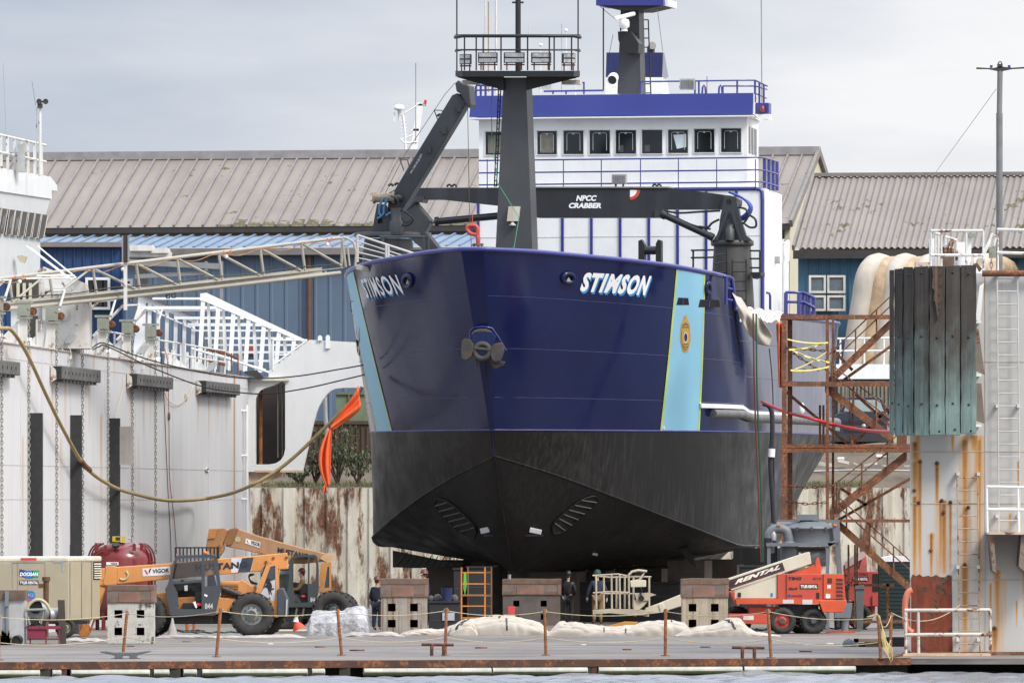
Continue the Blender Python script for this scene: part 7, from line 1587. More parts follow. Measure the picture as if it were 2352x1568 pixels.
M().pp([(398, 1341), (463, 1336), (463, 1398), (410, 1398), (408, 1360)], Yt + .9, Yt + .915).build('cab_far_panel', mt('cab_dark_panel', (.02, .022, .025), .6), T1)
M().pp([(423, 1344), (431, 1343), (431, 1356), (424, 1356)], Yt + .4, Yt + .41).pp([(428, 1329), (449, 1328), (449, 1335), (428, 1336)], Yt + .88, Yt + .89).build('cab_papers', mt('paper_white', (.55, .55, .53), .6), T1)
M().tube([P(452, 1388, Yt + .15), P(463, 1388, Yt + .15)], .06, 8).build('extinguisher', hivis, T1); M().pp([(443, 1382), (449, 1380), (453, 1394), (450, 1396), (446, 1388)], Yt + .1, Yt + .11).build('white_tag', wht, T1)
M().pp([(470, 1363), (477, 1366), (475, 1370), (469, 1367)], Yt - .01, Yt).build('cab_sticker', wht, T1)
plabel('844', Yt, 470.5, 1384.5, 489, 1398, mt('pale_lettering', (.5, .48, .42), .6), T1, bold=.03)
plabel('118', Yt + .35, 612, 1370, 621, 1376, ink, T1)
M().ball(P(471, 1269, Yt + .4), .07, 10, 8, (1, 1, .9)).build('beacon', mt('beacon_orange', (.8, .2, .02), .3), T1)
M().pp([(387, 1357), (405, 1382), (411, 1390), (407, 1392), (400, 1385), (383, 1362)], Yt + .25, Yt + .9).build('mudguard', cabg, T1)
wheel(T1, 578, 1410.5, Yt - .1, 51, .5, .5, rimg)
wheel(T1, 331, 1411, Yt, 51, .5, .5, rimg)
wheel(T1, 606, 1411, Yt + 1.9, 49, .5, .5, rimg, bolts=0); wheel(T1, 352, 1411, Yt + 1.9, 49, .5, .5, rimg, bolts=0)
M().pbox(340, 1405, 600, 1432, Yt + .9, Yt + 1.4).pbox(395, 1413, 490, 1430, Yt + .5, Yt + 1.9).build('axle_frame', black, T1)
# ---------------------------------------------------------------- telehandler behind, boom raised
T2 = thing('telehandler', 'dusty tan telehandler with raised boom and a driver in its cab, behind the bright one', 'telehandler', P(650, 1448, 298), 0, 'telehandlers')
Y2 = 296.5
M().pp([(541, 1213), (548, 1214), (596, 1231), (690, 1257), (767, 1275), (767, 1286), (735, 1290), (700, 1294), (640, 1294), (606, 1272), (517, 1254), (524, 1226)], Y2 + .9, Y2 + 1.45).build('boom', tanor, T2, bevel=.025)
M().pp([(526, 1215), (541, 1211), (548, 1214), (533, 1250), (524, 1253), (513, 1245)], Y2 + .84, Y2 + 1.5).build('boom_collar', mt('collar_brown', (.2, .09, .03), .6, rust=.3, dirt=.3), T2, bevel=.02)
M().pp([(480, 1214), (516, 1212), (526, 1218), (514, 1246), (516, 1262), (500, 1286), (486, 1286), (478, 1262), (470, 1274), (476, 1236)], Y2 + .9, Y2 + 1.4).build('boom_nose', mt('nose_brown_orange', (.33, .15, .05), .6, rust=.25, dirt=.3), T2, bevel=.03)
M().pp([(480, 1217), (499, 1216), (494, 1235), (477, 1237)], Y2 + .85, Y2 + .9).build('nose_end_plate', mt('nose_plate', (.4, .17, .04), .6, rust=.3, dirt=.2), T2)
cg_ = M(); cg_.pbox(402, 1255.5, 502, 1258.5, Y2 + .09, Y2 + .16)
for x in (403, 413, 421, 429.5, 438, 447, 456, 465, 474, 483, 492, 499): cg_.pbox(x - 1.7, 1256, x + 1.7, 1290, Y2 + .1, Y2 + .16)
cg_.pbox(499, 1254, 503, 1300, Y2 + .05, Y2 + .2).build('fork_backrest', black, T2)
st2 = M().pp([(564.5, 1236), (598, 1245), (596.5, 1257.5), (563, 1247)], Y2 + .885, Y2 + .9).build('sticker', mt('sticker_white', (.72, .72, .72), .5), T2)
mb = M(); letter(mb, 'VIGOR', lambda a, b: P(576 + 21 * a + .5 * b, 1250 - 9 * b + 6 * a - .8, Y2 + .875), .03); mb.build('lettering', ink, st2)
M().pp([(566, 1239), (569, 1240), (571, 1248), (569, 1247)], Y2 + .88, Y2 + .885).build('logo_mark', hivis, st2)
mb = M(); letter(mb, 'MUSTANG', lambda a, b: P(637 + 70 * a + 1 * b, 1268 - 12 * b + 15 * a, Y2 + .885), .045); mb.build('lettering', mt('navy_lettering', (.015, .025, .045), .5), T2)
M().lathe(P(546, 1238, Y2 + .88), [(.1, 0), (.1, .03)], 12, (0, 1, 0)).build('gauge', mt('gauge_brass', (.45, .4, .25), .5, dirt=.2), T2)
M().pp([(737, 1294), (758, 1290), (761, 1292), (761, 1356), (735, 1358), (733, 1330)], Y2 + .3, Y2 + .38, [[(752, 1302), (756, 1300), (756, 1348), (745, 1350)]]).pp([(737, 1294), (761, 1290), (761, 1356), (750, 1358), (750, 1300)], Y2 + 1.6, Y2 + 1.7).build('rear_frame', mt('frame_orange2', (.45, .19, .05), .55, dirt=.25), T2)
M().pp([(751, 1302), (757, 1299), (757, 1350), (744, 1351)], Y2 + .33, Y2 + .36).build('rear_panel', mt('panel_blue_grey', (.04, .05, .07), .5), T2)
M().pp([(735, 1282), (742, 1274), (765, 1271), (768, 1275), (767, 1287), (750, 1290)], Y2 + .8, Y2 + 1.5).build('boom_pivot', mt('pivot_cream_orange', (.5, .33, .17), .55, dirt=.2), T2)
c2_o = [(664, 1290), (672, 1278), (682, 1275), (720, 1274.5), (728, 1278), (732, 1300), (732, 1345), (727, 1393), (664, 1394), (655, 1385), (664, 1330)]
w4 = [(674, 1284), (682, 1279.5), (707, 1278.5), (707, 1382), (678, 1384), (673, 1340)]; w5 = [(711, 1279), (722, 1279.5), (727, 1300), (724, 1338), (711, 1340)]
M().pp(c2_o, Y2, Y2 + .06, [w4, w5]).pp(c2_o, Y2 + .95, Y2 + 1.0, [w5, [(674, 1284), (682, 1279.5), (707, 1278.5), (707, 1340), (674, 1336)]]).pp([(668, 1279), (682, 1274), (722, 1273), (728, 1278), (720, 1277), (672, 1281)], Y2 + .06, Y2 + .95).pbox(664, 1384, 728, 1393, Y2 + .06, Y2 + .95).build('cab', mt('cab_green_grey', (.035, .045, .045), .5, dirt=.2), T2)
M().pp([(636, 1330), (664, 1330), (664, 1394), (655, 1416), (636, 1416)], Y2 + .3, Y2 + 1.8).pp([(645, 1300), (664, 1300), (664, 1332), (640, 1332)], Y2 + .5, Y2 + .9).build('front_body', mt('cab_green_grey', (.035, .045, .045), .5, dirt=.2), T2)
gl_ = M()
for k in range(6): gl_.pbox(642, 1311 + k * 1.2, 664, 1311.4 + k * 1.2, Y2 + .25, Y2 + .3)
gl_.build('front_guard_bars', steel, T2)
M().pbox(690, 1340, 710, 1384, Y2 + .35, Y2 + .8).pbox(688, 1368, 706, 1384, Y2 + .3, Y2 + .8).build('seat', black, T2)
M().tube([P(693, 1369, Y2 + .2), P(701, 1369, Y2 + .2)], .045, 8).build('extinguisher', hivis, T2)
plabel('844', Y2, 713, 1371, 724, 1382, mt('pale_lettering', (.5, .48, .42), .6), T2, bold=.03)
M().pbox(645, 1394, 760, 1420, Y2 + .3, Y2 + 1.8).build('chassis', black, T2)
for x0 in (676, 692): M().pp([(x0 + 4, 1396), (x0 + 8, 1396), (x0 + 5, 1415), (x0, 1415)], Y2 - .1, Y2).build('step', mt('step_dirty', (.1, .09, .07), .7), T2)
wheel(T2, 764, 1402, Y2 - .2, 46, .5, .5, black, 22); wheel(T2, 655, 1403, Y2 + .2, 46, .5, .5, mt('rim_dark', (.05, .05, .05), .6)); wheel(T2, 668, 1404, Y2 + 1.9, 45, .5, .5, black, bolts=0); wheel(T2, 780, 1404, Y2 + 1.9, 45, .5, .5, black, bolts=0)
# ---------------------------------------------------------------- compressor
cp_ = thing('air_compressor', 'large beige towable compressor with louvred end panel and stickers on its door', 'compressor', P(100, 1450, 281))
Yc = 279.6; cY = 280.0
bgm = mt('compressor_beige', (.36, .31, .215), .5, var=.05, dirt=.1)
A_, B_, C_ = P(-60, 1425, Yc), P(158, 1425, Yc), P(230, 1420, Yc + 3)
zt1, zt0 = P(0, 1290, Yc).z, P(0, 1424, Yc).z
def quadp(p, q, z0, z1): return [V((p.x, p.y, z0)), V((q.x, q.y, z0)), V((q.x, q.y, z1)), V((p.x, p.y, z1))]
D_ = A_ + (C_ - B_)
M().prism([V((p.x, p.y, zt0)) for p in (A_, B_, C_, D_)], (0, 0, zt1 - zt0)).build('canopy', bgm, cp_, bevel=.03)
M().prism([V((p.x, p.y, zt1)) + V((d, 0, 0)) for p, d in ((A_, -.05), (B_, .0), (C_, .06), (D_, 0))], (0, 0, .17)).build('roof', mt('compressor_cream', (.6, .55, .43), .5, dirt=.06), cp_, bevel=.05)
lv = M(); nvec = (C_ - B_); un = nvec.normalized()
for k in range(7): 
    p = B_ + nvec * .78; q = B_ + nvec * 1.0; z = zt1 - .06 - k * .075; lv.prism([V((p.x, p.y, z)) + V((.02, -.01, 0)), V((q.x, q.y, z)) + V((.02, -.01, 0)), V((q.x, q.y, z - .035)) + V((.05, -.02, 0)), V((p.x, p.y, z - .035)) + V((.05, -.02, 0))], (-.03, .02, 0))
lv.build('louvres', mt('compressor_cream', (.6, .55, .43), .5, dirt=.06), cp_)
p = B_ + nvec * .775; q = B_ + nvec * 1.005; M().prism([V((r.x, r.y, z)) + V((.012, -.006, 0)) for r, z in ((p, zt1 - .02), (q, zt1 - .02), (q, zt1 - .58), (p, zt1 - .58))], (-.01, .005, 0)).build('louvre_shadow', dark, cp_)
dl_ = M(); 
for x in (40, 103): dl_.pbox(x, 1293, x + 1.2, 1422, Yc - .012, Yc)
dl_.pbox(28, 1291, 103, 1292.2, Yc - .012, Yc); dl_.pbox(28, 1291, 29, 1352, Yc - .012, Yc)
for u in (.03, .4, .72):
    r = B_ + nvec * u; dl_.prism([V((r.x, r.y, zt0)) + V((.01, -.005, 0)), V((r.x, r.y, zt1)) + V((.01, -.005, 0)), V((r.x, r.y, zt1)) + un * .03 + V((.01, -.005, 0)), V((r.x, r.y, zt0)) + un * .03 + V((.01, -.005, 0))], (.005, -.01, 0))
dl_.build('door_gaps', mt('gap_grey', (.25, .24, .22), .6), cp_)
def cplate(x0, y0, x1, y1, mat, n='sticker', o=.015): return M().pbox(x0, y0, x1, y1, Yc - o, Yc - o + .006).build(n, mat, cp_)
M().pp([(45, 1306), (58, 1309), (58, 1326), (44, 1321)], Yc - .014, Yc - .008).build('logo_blue', mt('logo_dark_blue', (.02, .05, .3), .5), cp_)
M().pp([(58, 1309.5), (76, 1310), (74, 1327), (58, 1327)], Yc - .014, Yc - .008).build('logo_blue', mt('logo_mid_blue', (.02, .16, .5), .5), cp_)
M().pp([(74, 1309), (90, 1309), (88, 1325), (73, 1326)], Yc - .014, Yc - .008).build('logo_green', mt('logo_green', (.02, .28, .14), .5), cp_)
plabel('DOOSAN', Yc, 45.5, 1313.5, 88, 1322, wht, cp_, off=-.02, bold=.04, shear=.2)
cplate(44, 1332, 88.5, 1342, mt('sign_maroon', (.04, .012, .015), .5), o=.012); plabel('TYLER RENTAL', Yc, 45.5, 1334, 87.5, 1340.5, wht, cp_, off=-.02, bold=.03)
M().lathe(P(71, 1366, Yc - .012), [(0, 0), (.14, 0)], 18, (0, 1, 0)).build('round_logo', mt('logo_mid_blue', (.02, .16, .5), .5), cp_); plabel('IQ', Yc, 65, 1362, 77, 1370, mt('logo_pale', (.4, .38, .3), .5), cp_, off=-.02); plabel('SYSTEM', Yc, 55, 1375, 79, 1380.5, hivis, cp_, off=-.015, bold=.03)
cplate(122, 1288, 146, 1291, mt('tape_grey_blue', (.33, .36, .38), .6)); cplate(143, 1288, 146, 1312, mt('tape_grey_blue', (.33, .36, .38), .6), o=.018)
M().pbox(48, 1280.5, 84, 1285, Yc - .02, Yc).build('lamp_bar', hivis, cp_)
M().pbox(-20, 1424, 200, 1432, Yc + .3, Yc + 2).build('skid', black, cp_)
wheel(cp_, 60, 1440, Yc + .2, 24, .25, .55, beige, 18, 'wheel', 6); wheel(cp_, 150, 1440, Yc + .2, 24, .25, .55, beige, 18, 'wheel', 6)
one('rusty_exhaust_post', 'short rusty pipe post with cap in front of the beige compressor', 'post', M().ptube([(105, 1462), (106, 1333)], 277.5, .09, 10).ptube([(106, 1334), (106, 1324)], 277.5, .13, 10).pbox(88, 1340, 100, 1350, 277.3, 277.6), mt('post_brown', (.09, .045, .022), .7, rust=.4))
# burner pump machine on red cart
bm = thing('burner_cart', 'steel drum burner machine on a dark pink cart beside the grey block', 'machine', P(95, 1480, 271))
Yq = 271
M().lathe(P(83, 1408, Yq + .1), [(.3, 0), (.31, .02), (.31, .5), (.25, .6)], 18, (.35, 1, 0)).build('drum', steel, bm)
M().lathe(P(81, 1392, Yq), [(.22, 0), (.05, .06)], 16, (0, 1, 0)).build('drum_mouth', dark, bm)
M().tube(cat_rom([P(x, y, Yq - .05) for x, y in ((60, 1408), (66, 1390), (80, 1378), (96, 1378), (108, 1388), (114, 1400))]), .05, 8).build('hood_rim', mt('hood_yellow_grey', (.4, .38, .22), .5), bm)
M().tube([P(112, 1412, Yq + .5), P(134, 1412, Yq + .6)], .24, 14).build('tank', steel, bm)
M().ptube([(62, 1400), (104, 1399)], Yq - .1, .05).ptube([(101, 1399), (94, 1432)], Yq - .1, .03).ptube([(64, 1415), (68, 1434)], Yq - .1, .04).build('guard_frame', rimg, bm)
M().pbox(66, 1420, 104, 1436, Yq + .05, Yq + .5).lathe(P(72, 1425, Yq - .1), [(.1, 0), (.1, .2)], 10, (0, 1, 0)).build('engine', black, bm, bevel=.02)
M().pbox(62, 1443, 104, 1466, Yq, Yq + .6).pbox(60, 1437, 138, 1444, Yq - .05, Yq + .7).build('cart_box', mt('cart_pink_red', (.22, .02, .05), .55, dirt=.25), bm)
lg = M()
for x in (68, 104, 134): lg.pbox(x, 1444, x + 3, 1481, Yq + .1, Yq + .16)
lg.build('cart_legs', mt('cart_pink_red', (.22, .02, .05), .55, dirt=.25), bm)
M().pbox(90, 1425, 97, 1429, Yq - .08, Yq).build('yellow_label', mt('label_yellow', (.7, .5, .02), .5), bm)
one('pipe_stub', 'open dark pipe end lying on the deck beside the grey block', 'pipe', M().lathe(P(38, 1470, 270.2), [(.13, 0), (.16, 0), (.16, 1.2)], 16, (0, 1, 0)).lathe(P(38, 1470, 270.25), [(0, 0), (.13, 0)], 16, (0, 1, 0)), black)
one('leaning_plank', 'dark brown plank standing between the burner cart and the orange boom', 'plank', M().pp([(132, 1377), (148, 1377), (152, 1478), (138, 1478)], 271.2, 271.35), mt('plank_dark', (.06, .045, .04), .8, dirt=.3))
one('weed_tuft', 'dry weed tuft growing on the deck at the left edge', 'weed', (lambda mb: [mb.add([P(12 + random.gauss(0, 6), 1481, 269.5), P(14 + random.gauss(0, 6), 1481, 269.5), P(12 + random.gauss(0, 11), 1448 + random.uniform(-6, 14), 269.5)], [(0, 1, 2)]) for _ in range(60)] and mb)(M()), mt('dry_grass', (.12, .12, .05), .9, var=.4, dirt=0))
# red pressure tank
tk_ = thing('red_tank', 'dark red domed pressure tank with curved guard bars behind the orange boom', 'tank', P(279, 1446, 300))
ct0 = P(279, 1290, 301); s_ = 301 / F
M().lathe((ct0.x, ct0.y, 0), [(.75, .35), (1.02, .7), (1.05, 1.2), (1.05, 2.45), (1.0, 2.62), (.85, 2.8), (.6, 2.93), (.3, 3.0), (0, 3.02)], 28).build('shell', mt('tank_maroon', (.16, .012, .016), .28, var=.1, dirt=.1, coat=.3), tk_)
M().lathe(P(266, 1254, 300.1), [(0, 0), (.13, 0), (.13, .08)], 14, (0, -.5, .9)).build('manhole', black, tk_)
gbars = M()
for sg in (-1, 1):
    for dx, dyy in ((60, 0), (66, .35), (72, .7)): gbars.tube(cat_rom([P(279 + sg * x, y, 300.6 + dyy) for x, y in ((dx - 20, 1247), (dx - 6, 1256), (dx + 3, 1275), (dx + 5, 1300), (dx + 5, 1400))]), .035, 6)
    gbars.ptube([(279 + sg * 60, 1290), (279 + sg * 79, 1290)], 300.6, .03)
gbars.build('guard_bars', mt('guard_maroon', (.14, .015, .02), .5), tk_)
lug = M()
for x, y in ((221, 1250), (242, 1254), (308, 1250), (325, 1250)): lug.pp([(x - 4, y + 14), (x - 4, y), (x, y - 4), (x + 4, y), (x + 4, y + 14)], 300, 300.1)
lug.build('lifting_lugs', mt('tank_maroon', (.16, .012, .016), .28, var=.1, dirt=.1, coat=.3), tk_)
M().pp([(258, 1231), (286, 1231), (287, 1243), (258, 1243)], 300.6, 301.2, [[(265, 1233), (280, 1233), (280, 1241), (265, 1241)]]).build('valve_guard', mt('valve_yellow', (.5, .36, .02), .5, dirt=.2), tk_)
M().ptube([(304, 1246), (304, 1236), (295, 1236)], 300.6, .03).lathe(P(304, 1240, 300.6), [(.05, -.1), (.05, .1)], 8).lathe(P(222, 1246, 300.6), [(.06, -.08), (.08, 0)], 8).build('valves', steel, tk_)
lb2 = M().pp([(244, 1290), (272, 1290), (272, 1297), (244, 1297)], 299.9, 299.95).build('sticker', mt('sticker_white', (.72, .72, .72), .5), tk_); plabel('VIGOR', 299.9, 254, 1291.5, 270, 1295.5, ink, lb2, bold=.03)
lgs = M()
for a in (.4, 1.6, 2.8, 4.0, 5.2): lgs.tube([V((ct0.x + .9 * math.cos(a), ct0.y + .9 * math.sin(a), 0)), V((ct0.x + .9 * math.cos(a), ct0.y + .9 * math.sin(a), .9))], .07, 6)
lgs.build('legs', mt('tank_maroon', (.16, .012, .016), .28), tk_)
# ---------------------------------------------------------------- boom lift
BL = thing('boom_lift', 'red and cream boom lift with its basket lowered beside the cream keel block', 'boom lift', P(1800, 1455, 292.5), 0, 'boom lifts')
Yl_ = 292
bcream = mt('lift_cream', (.6, .54, .42), .5, var=.05, dirt=.12, streak=.1, scol=(.3, .22, .15))
redf = mt('lift_red', (.5, .07, .035), .45, var=.08, dirt=.18, dcol=(.22, .06, .04))
M().pp([(1785, 1317), (1938, 1318), (1942, 1372), (1944, 1386), (1690, 1386), (1676, 1358), (1688, 1358), (1688, 1374), (1785, 1374)], Yl_, Yl_ + 1.8).build('turret', redf, BL, bevel=.02)
M().pp([(1688, 1357), (1785, 1322), (1785, 1373), (1688, 1373)], Yl_ + .03, Yl_ + 1.6).build('cream_cover', bcream, BL)
M().pp([(1690, 1375), (1944, 1377), (1944, 1386), (1692, 1386)], Yl_ - .04, Yl_).build('lower_skirt', mt('lift_red_bright', (.6, .085, .03), .45, dirt=.1), BL)
M().pp([(1880, 1377), (1945, 1377), (1944, 1388), (1936, 1406), (1890, 1406)], Yl_ - .06, Yl_ + 1.8).build('counterweight', mt('lift_red_bright', (.6, .085, .03), .45, dirt=.1), BL, bevel=.03)
M().pbox(1891, 1318, 1938, 1374, Yl_ - .03, Yl_).build('end_door', mt('lift_red_bright', (.6, .085, .03), .45, dirt=.1), BL)
vt_ = M()
for k in range(6): vt_.pp([(1920, 1328 + k * 9), (1935, 1328 + k * 9), (1937, 1334 + k * 9), (1921, 1334 + k * 9)], Yl_ - .04, Yl_ - .03)
vt_.build('vent_slots', mt('vent_dark_red', (.09, .02, .015), .7), BL)
gp = M()
for x in (1806, 1891): gp.pbox(x, 1319, x + 1.2, 1374, Yl_ - .036, Yl_ - .03 if x > 1850 else Yl_)
gp.pbox(1784, 1318, 1785.5, 1374, Yl_ - .01, Yl_).build('door_gaps', mt('vent_dark_red', (.09, .02, .015), .7), BL)
def lplate(x0, y0, x1, y1, mat, o=.012): return M().pbox(x0, y0, x1, y1, Yl_ - o - .03 if x0 > 1888 else Yl_ - o, Yl_ - .002).build('sticker', mat, BL)
lplate(1837, 1340, 1879, 1352, mt('sign_dark', (.03, .025, .03), .5)); plabel('TYLER RENTAL', Yl_, 1839, 1342.5, 1877, 1349.5, wht, BL, off=-.02, bold=.035)
plabel('TB42', Yl_, 1810, 1324, 1841, 1331, mt('lift_ink', (.035, .015, .02), .5), BL, off=-.014, bold=.05, shear=.2); plabel('62142', Yl_, 1867, 1325, 1887, 1330.5, mt('lift_ink2', (.14, .03, .025), .5), BL, off=-.014)
plabel('4x4', Yl_, 1810, 1347.5, 1832, 1354, mt('lift_ink', (.035, .015, .02), .5), BL, off=-.014, bold=.04, shear=.25); plabel('snorkel', Yl_, 1818, 1364, 1842, 1370, mt('lift_ink2', (.14, .03, .025), .5), BL, off=-.014, bold=.03)
M().lathe(P(1813, 1367, Yl_ - .012), [(0, 0), (.05, 0)], 12, (0, 1, 0)).build('round_logo', mt('logo_dark_blue', (.02, .05, .3), .5), BL)
lplate(1900, 1343, 1908, 1350, wht, .005); lplate(1897, 1363, 1907, 1373, wht, .005); lplate(1900, 1327, 1911, 1339, mt('vent_dark_red', (.09, .02, .015), .7), .005)
M().pbox(1798, 1376, 1823, 1385, Yl_ - .05, Yl_ - .04).pbox(1843, 1376, 1866, 1387, Yl_ - .05, Yl_ - .04).build('warning_plates', mt('plate_white', (.6, .57, .55), .6, dirt=.2), BL)
M().pbox(1875, 1360, 1882, 1374, Yl_ - .02, Yl_).pbox(1695, 1360, 1702, 1370, Yl_ - .01, Yl_ + .03).build('latches', ink, BL); M().pbox(1770, 1361, 1775, 1369, Yl_ + .01, Yl_ + .03).build('flag_sticker', mt('logo_mid_blue', (.02, .16, .5), .5), BL)
Yb_ = Yl_ + .7
M().pp([(1668, 1329), (1852, 1268), (1860, 1267), (1864, 1294), (1680, 1356)], Yb_ - .7, Yb_ - .2).build('boom', bcream, BL, bevel=.02)
M().pp([(1668, 1334), (1797, 1291), (1803, 1309), (1676, 1352)], Yb_ - .715, Yb_ - .7).build('boom_sign', mt('sign_dark', (.03, .025, .03), .5), BL)
mb = M(); letter(mb, 'RENTAL', lambda a, b: P(1689 + 104 * a - 2 * (1 - b) + 3 * b, 1342 - 11.5 * b - 36 * a, Yb_ - .725), .06, .15); mb.build('lettering', mt('sign_cream', (.72, .68, .58), .5), BL)
ls = M()
for (xa, ya, xb, yb) in ((1669, 1337, 1797, 1294), (1675, 1349, 1801, 1306)): ls.pp([(xa, ya), (xb, yb), (xb + .5, yb + 1.4), (xa + .5, ya + 1.4)], Yb_ - .722, Yb_ - .716)
ls.build('sign_stripes', mt('stripe_maroon', (.2, .02, .03), .5), BL)
M().pp([(1815, 1317), (1862, 1300), (1870, 1296), (1880, 1318)], Yb_ - .6, Yb_).pp([(1874, 1288), (1877, 1280), (1881, 1280), (1886, 1300), (1886, 1318), (1872, 1318)], Yb_ - .5, Yb_ + .2).build('boom_upright', mt('lift_red_bright', (.6, .085, .03), .45, dirt=.1), BL)
ho = M(); 
for k in range(3): ho.tube(cat_rom([P(x, y, Yb_ - .3 + k * .08) for x, y in ((1866, 1298), (1872, 1304 + k * 2), (1870, 1312), (1864, 1316))]), .025, 5)
ho.build('hoses', bh, BL)
wh = M(); wh.pbox(1674, 1409, 1765, 1432, Yl_ - .2, Yl_ + 1.5).pbox(1720, 1393, 1790, 1410, Yl_ + .3, Yl_ + 1.2); wh.build('chassis', redf, BL, bevel=.02)
M().pbox(1790, 1388, 1880, 1420, Yl_ + .4, Yl_ + 1.4).ptube([(1800, 1425), (1870, 1425)], Yl_ + .6, .12).build('undercarriage', black, BL)
M().pbox(1707, 1413, 1731, 1423, Yl_ - .22, Yl_ - .2).build('warning_plate', mt('plate_white', (.6, .57, .55), .6, dirt=.2), BL)
wheel(BL, 1797, 1425, Yl_ - .25, 31, .5, .56, redf, 20, 'wheel', 6); wheel(BL, 1868, 1425.5, Yl_ + .1, 30.5, .5, .5, mt('rim_dark', (.05, .05, .05), .6), 20); wheel(BL, 1694, 1424, Yl_ + 1.6, 33, .5, .5, mt('rim_dark', (.05, .05, .05), .6), 20, 'wheel', 0); wheel(BL, 1840, 1424, Yl_ + 1.6, 31, .5, .5, mt('rim_dark', (.05, .05, .05), .6), 20, 'wheel', 0)
# jib and basket
Yk = 294.6
M().pp([(1480, 1400), (1484, 1395), (1510, 1386), (1562, 1365), (1690, 1322), (1690, 1345), (1562, 1392), (1518, 1406), (1484, 1407)], Yk, Yk + .4).pp([(1512, 1388), (1522, 1383), (1529, 1402), (1518, 1407)], Yk - .04, Yk + .44).build('jib_boom', bcream, BL, bevel=.02)
bk2 = M()
for (x0, y0, x1, y1) in ((1361, 1321, 1420, 1317.5), (1362, 1361, 1398, 1358), (1398, 1358, 1446, 1360)): bk2.ptube([(x0, y0), (x1, y1)], Yk - .6, .03, 6)
bk2.ptube([(1420, 1317.5), (1446, 1323), (1496, 1324)], Yk - .4, .03, 6).ptube([(1361, 1321), (1400, 1325), (1496, 1324)], Yk + .3, .03, 6).ptube([(1380, 1362), (1496, 1363)], Yk + .3, .03, 6)
for x, y0, y1, d in ((1369, 1320, 1398, -.6), (1387, 1321, 1397, .3), (1404.5, 1319, 1398, -.6), (1416, 1322, 1396, .3), (1423, 1319, 1398, -.6), (1435, 1323, 1396, .3), (1444, 1320, 1397, -.55), (1455, 1322, 1396, .3), (1491, 1324, 1392, .2)): bk2.ptube([(x, y0), (x + (1 if d < 0 else 0), y1)], Yk + d, .034, 6)
bk2.ptube([(1444, 1320), (1452, 1312), (1466, 1309), (1486, 1311.5)], Yk - .5, .05, 6)
bo2 = bk2.build('basket', mt('basket_cream', (.42, .36, .27), .6, rust=.2, rsc=4, dirt=.3), BL)
M().pp([(1362, 1401), (1400, 1398), (1470, 1399), (1492, 1404), (1478, 1412), (1455, 1412), (1400, 1407), (1362, 1410)], Yk - .65, Yk + .4).build('basket_floor', mt('basket_cream', (.42, .36, .27), .6, rust=.2, rsc=4, dirt=.3), bo2)
M().pp([(1447, 1333), (1465, 1330), (1484, 1332), (1484, 1347), (1449, 1348)], Yk - .5, Yk - .1).build('control_box', bcream, bo2, bevel=.02)
M().pp([(1455, 1378), (1492, 1374), (1480, 1390), (1464, 1402), (1462, 1415), (1456, 1415)], Yk - .4, Yk + .1).pbox(1479, 1402, 1491, 1415, Yk - .2, Yk + .3).pp([(1458, 1362), (1490, 1360), (1508, 1365), (1490, 1370), (1494, 1378), (1462, 1378)], Yk - .45, Yk - .35).pp([(1466, 1330), (1480, 1312), (1482, 1314), (1472, 1331)], Yk - .5, Yk - .4).build('basket_mount', mt('basket_cream', (.42, .36, .27), .6, rust=.2, rsc=4, dirt=.3), bo2)
M().lathe(P(1473, 1373, Yk - .5), [(.1, 0), (.1, .1)], 10, (0, 1, 0)).ptube([(1470, 1348), (1476, 1356), (1470, 1362), (1478, 1372)], Yk - .5, .03).build('horn_and_cables', black, bo2)
# second lift behind
B2 = thing('boom_lift', 'second red boom lift half hidden behind the rusty stairs', 'boom lift', P(1985, 1443, 304), 0, 'boom lifts')
Yz = 303
M().pp([(1942, 1312), (2017, 1312), (2017, 1392), (1990, 1392), (1942, 1372)], Yz, Yz + 1.6).build('turret', mt('lift_red2', (.42, .06, .05), .5, dirt=.15), B2, bevel=.02)
M().pp([(1938, 1298), (1975, 1270), (1990, 1278), (1992, 1300), (1960, 1312), (1938, 1312)], Yz + .2, Yz + .7).pp([(1972, 1312), (1980, 1282), (1988, 1284), (1992, 1312)], Yz + .1, Yz + .3).build('boom', mt('lift_pink_red', (.45, .12, .1), .5), B2)
M().pp([(1940, 1290), (1975, 1266), (1988, 1270), (1985, 1280), (1942, 1306)], Yz + .1, Yz + .2).build('boom_cover', mt('lift_pale_pink', (.5, .4, .38), .5), B2)
M().pbox(2004, 1317, 2017, 1358, Yz - .02, Yz).build('grille', black, B2); M().pbox(1958, 1324, 1995, 1334, Yz - .015, Yz).build('sign', mt('sign_dark', (.03, .025, .03), .5), B2)
plabel('TYLER RENTAL', Yz, 1960, 1326, 1993, 1332, wht, B2, off=-.02, bold=.03); plabel('42', Yz, 1939, 1318, 1952, 1324, ink, B2); plabel('42002', Yz, 1974, 1315, 1994, 1321, mt('lift_ink2', (.14, .03, .025), .5), B2); plabel('4x4', Yz, 1943, 1334, 1958, 1339, ink, B2)
wheel(B2, 1975, 1414, Yz, 30, .5, .5, black, 18, 'wheel', 0); M().pbox(1945, 1380, 2010, 1412, Yz + .4, Yz + 1.2).pbox(2004, 1366, 2017, 1390, Yz - .1, Yz + .2).build('chassis', mt('lift_red2', (.42, .06, .05), .5, dirt=.15), B2)
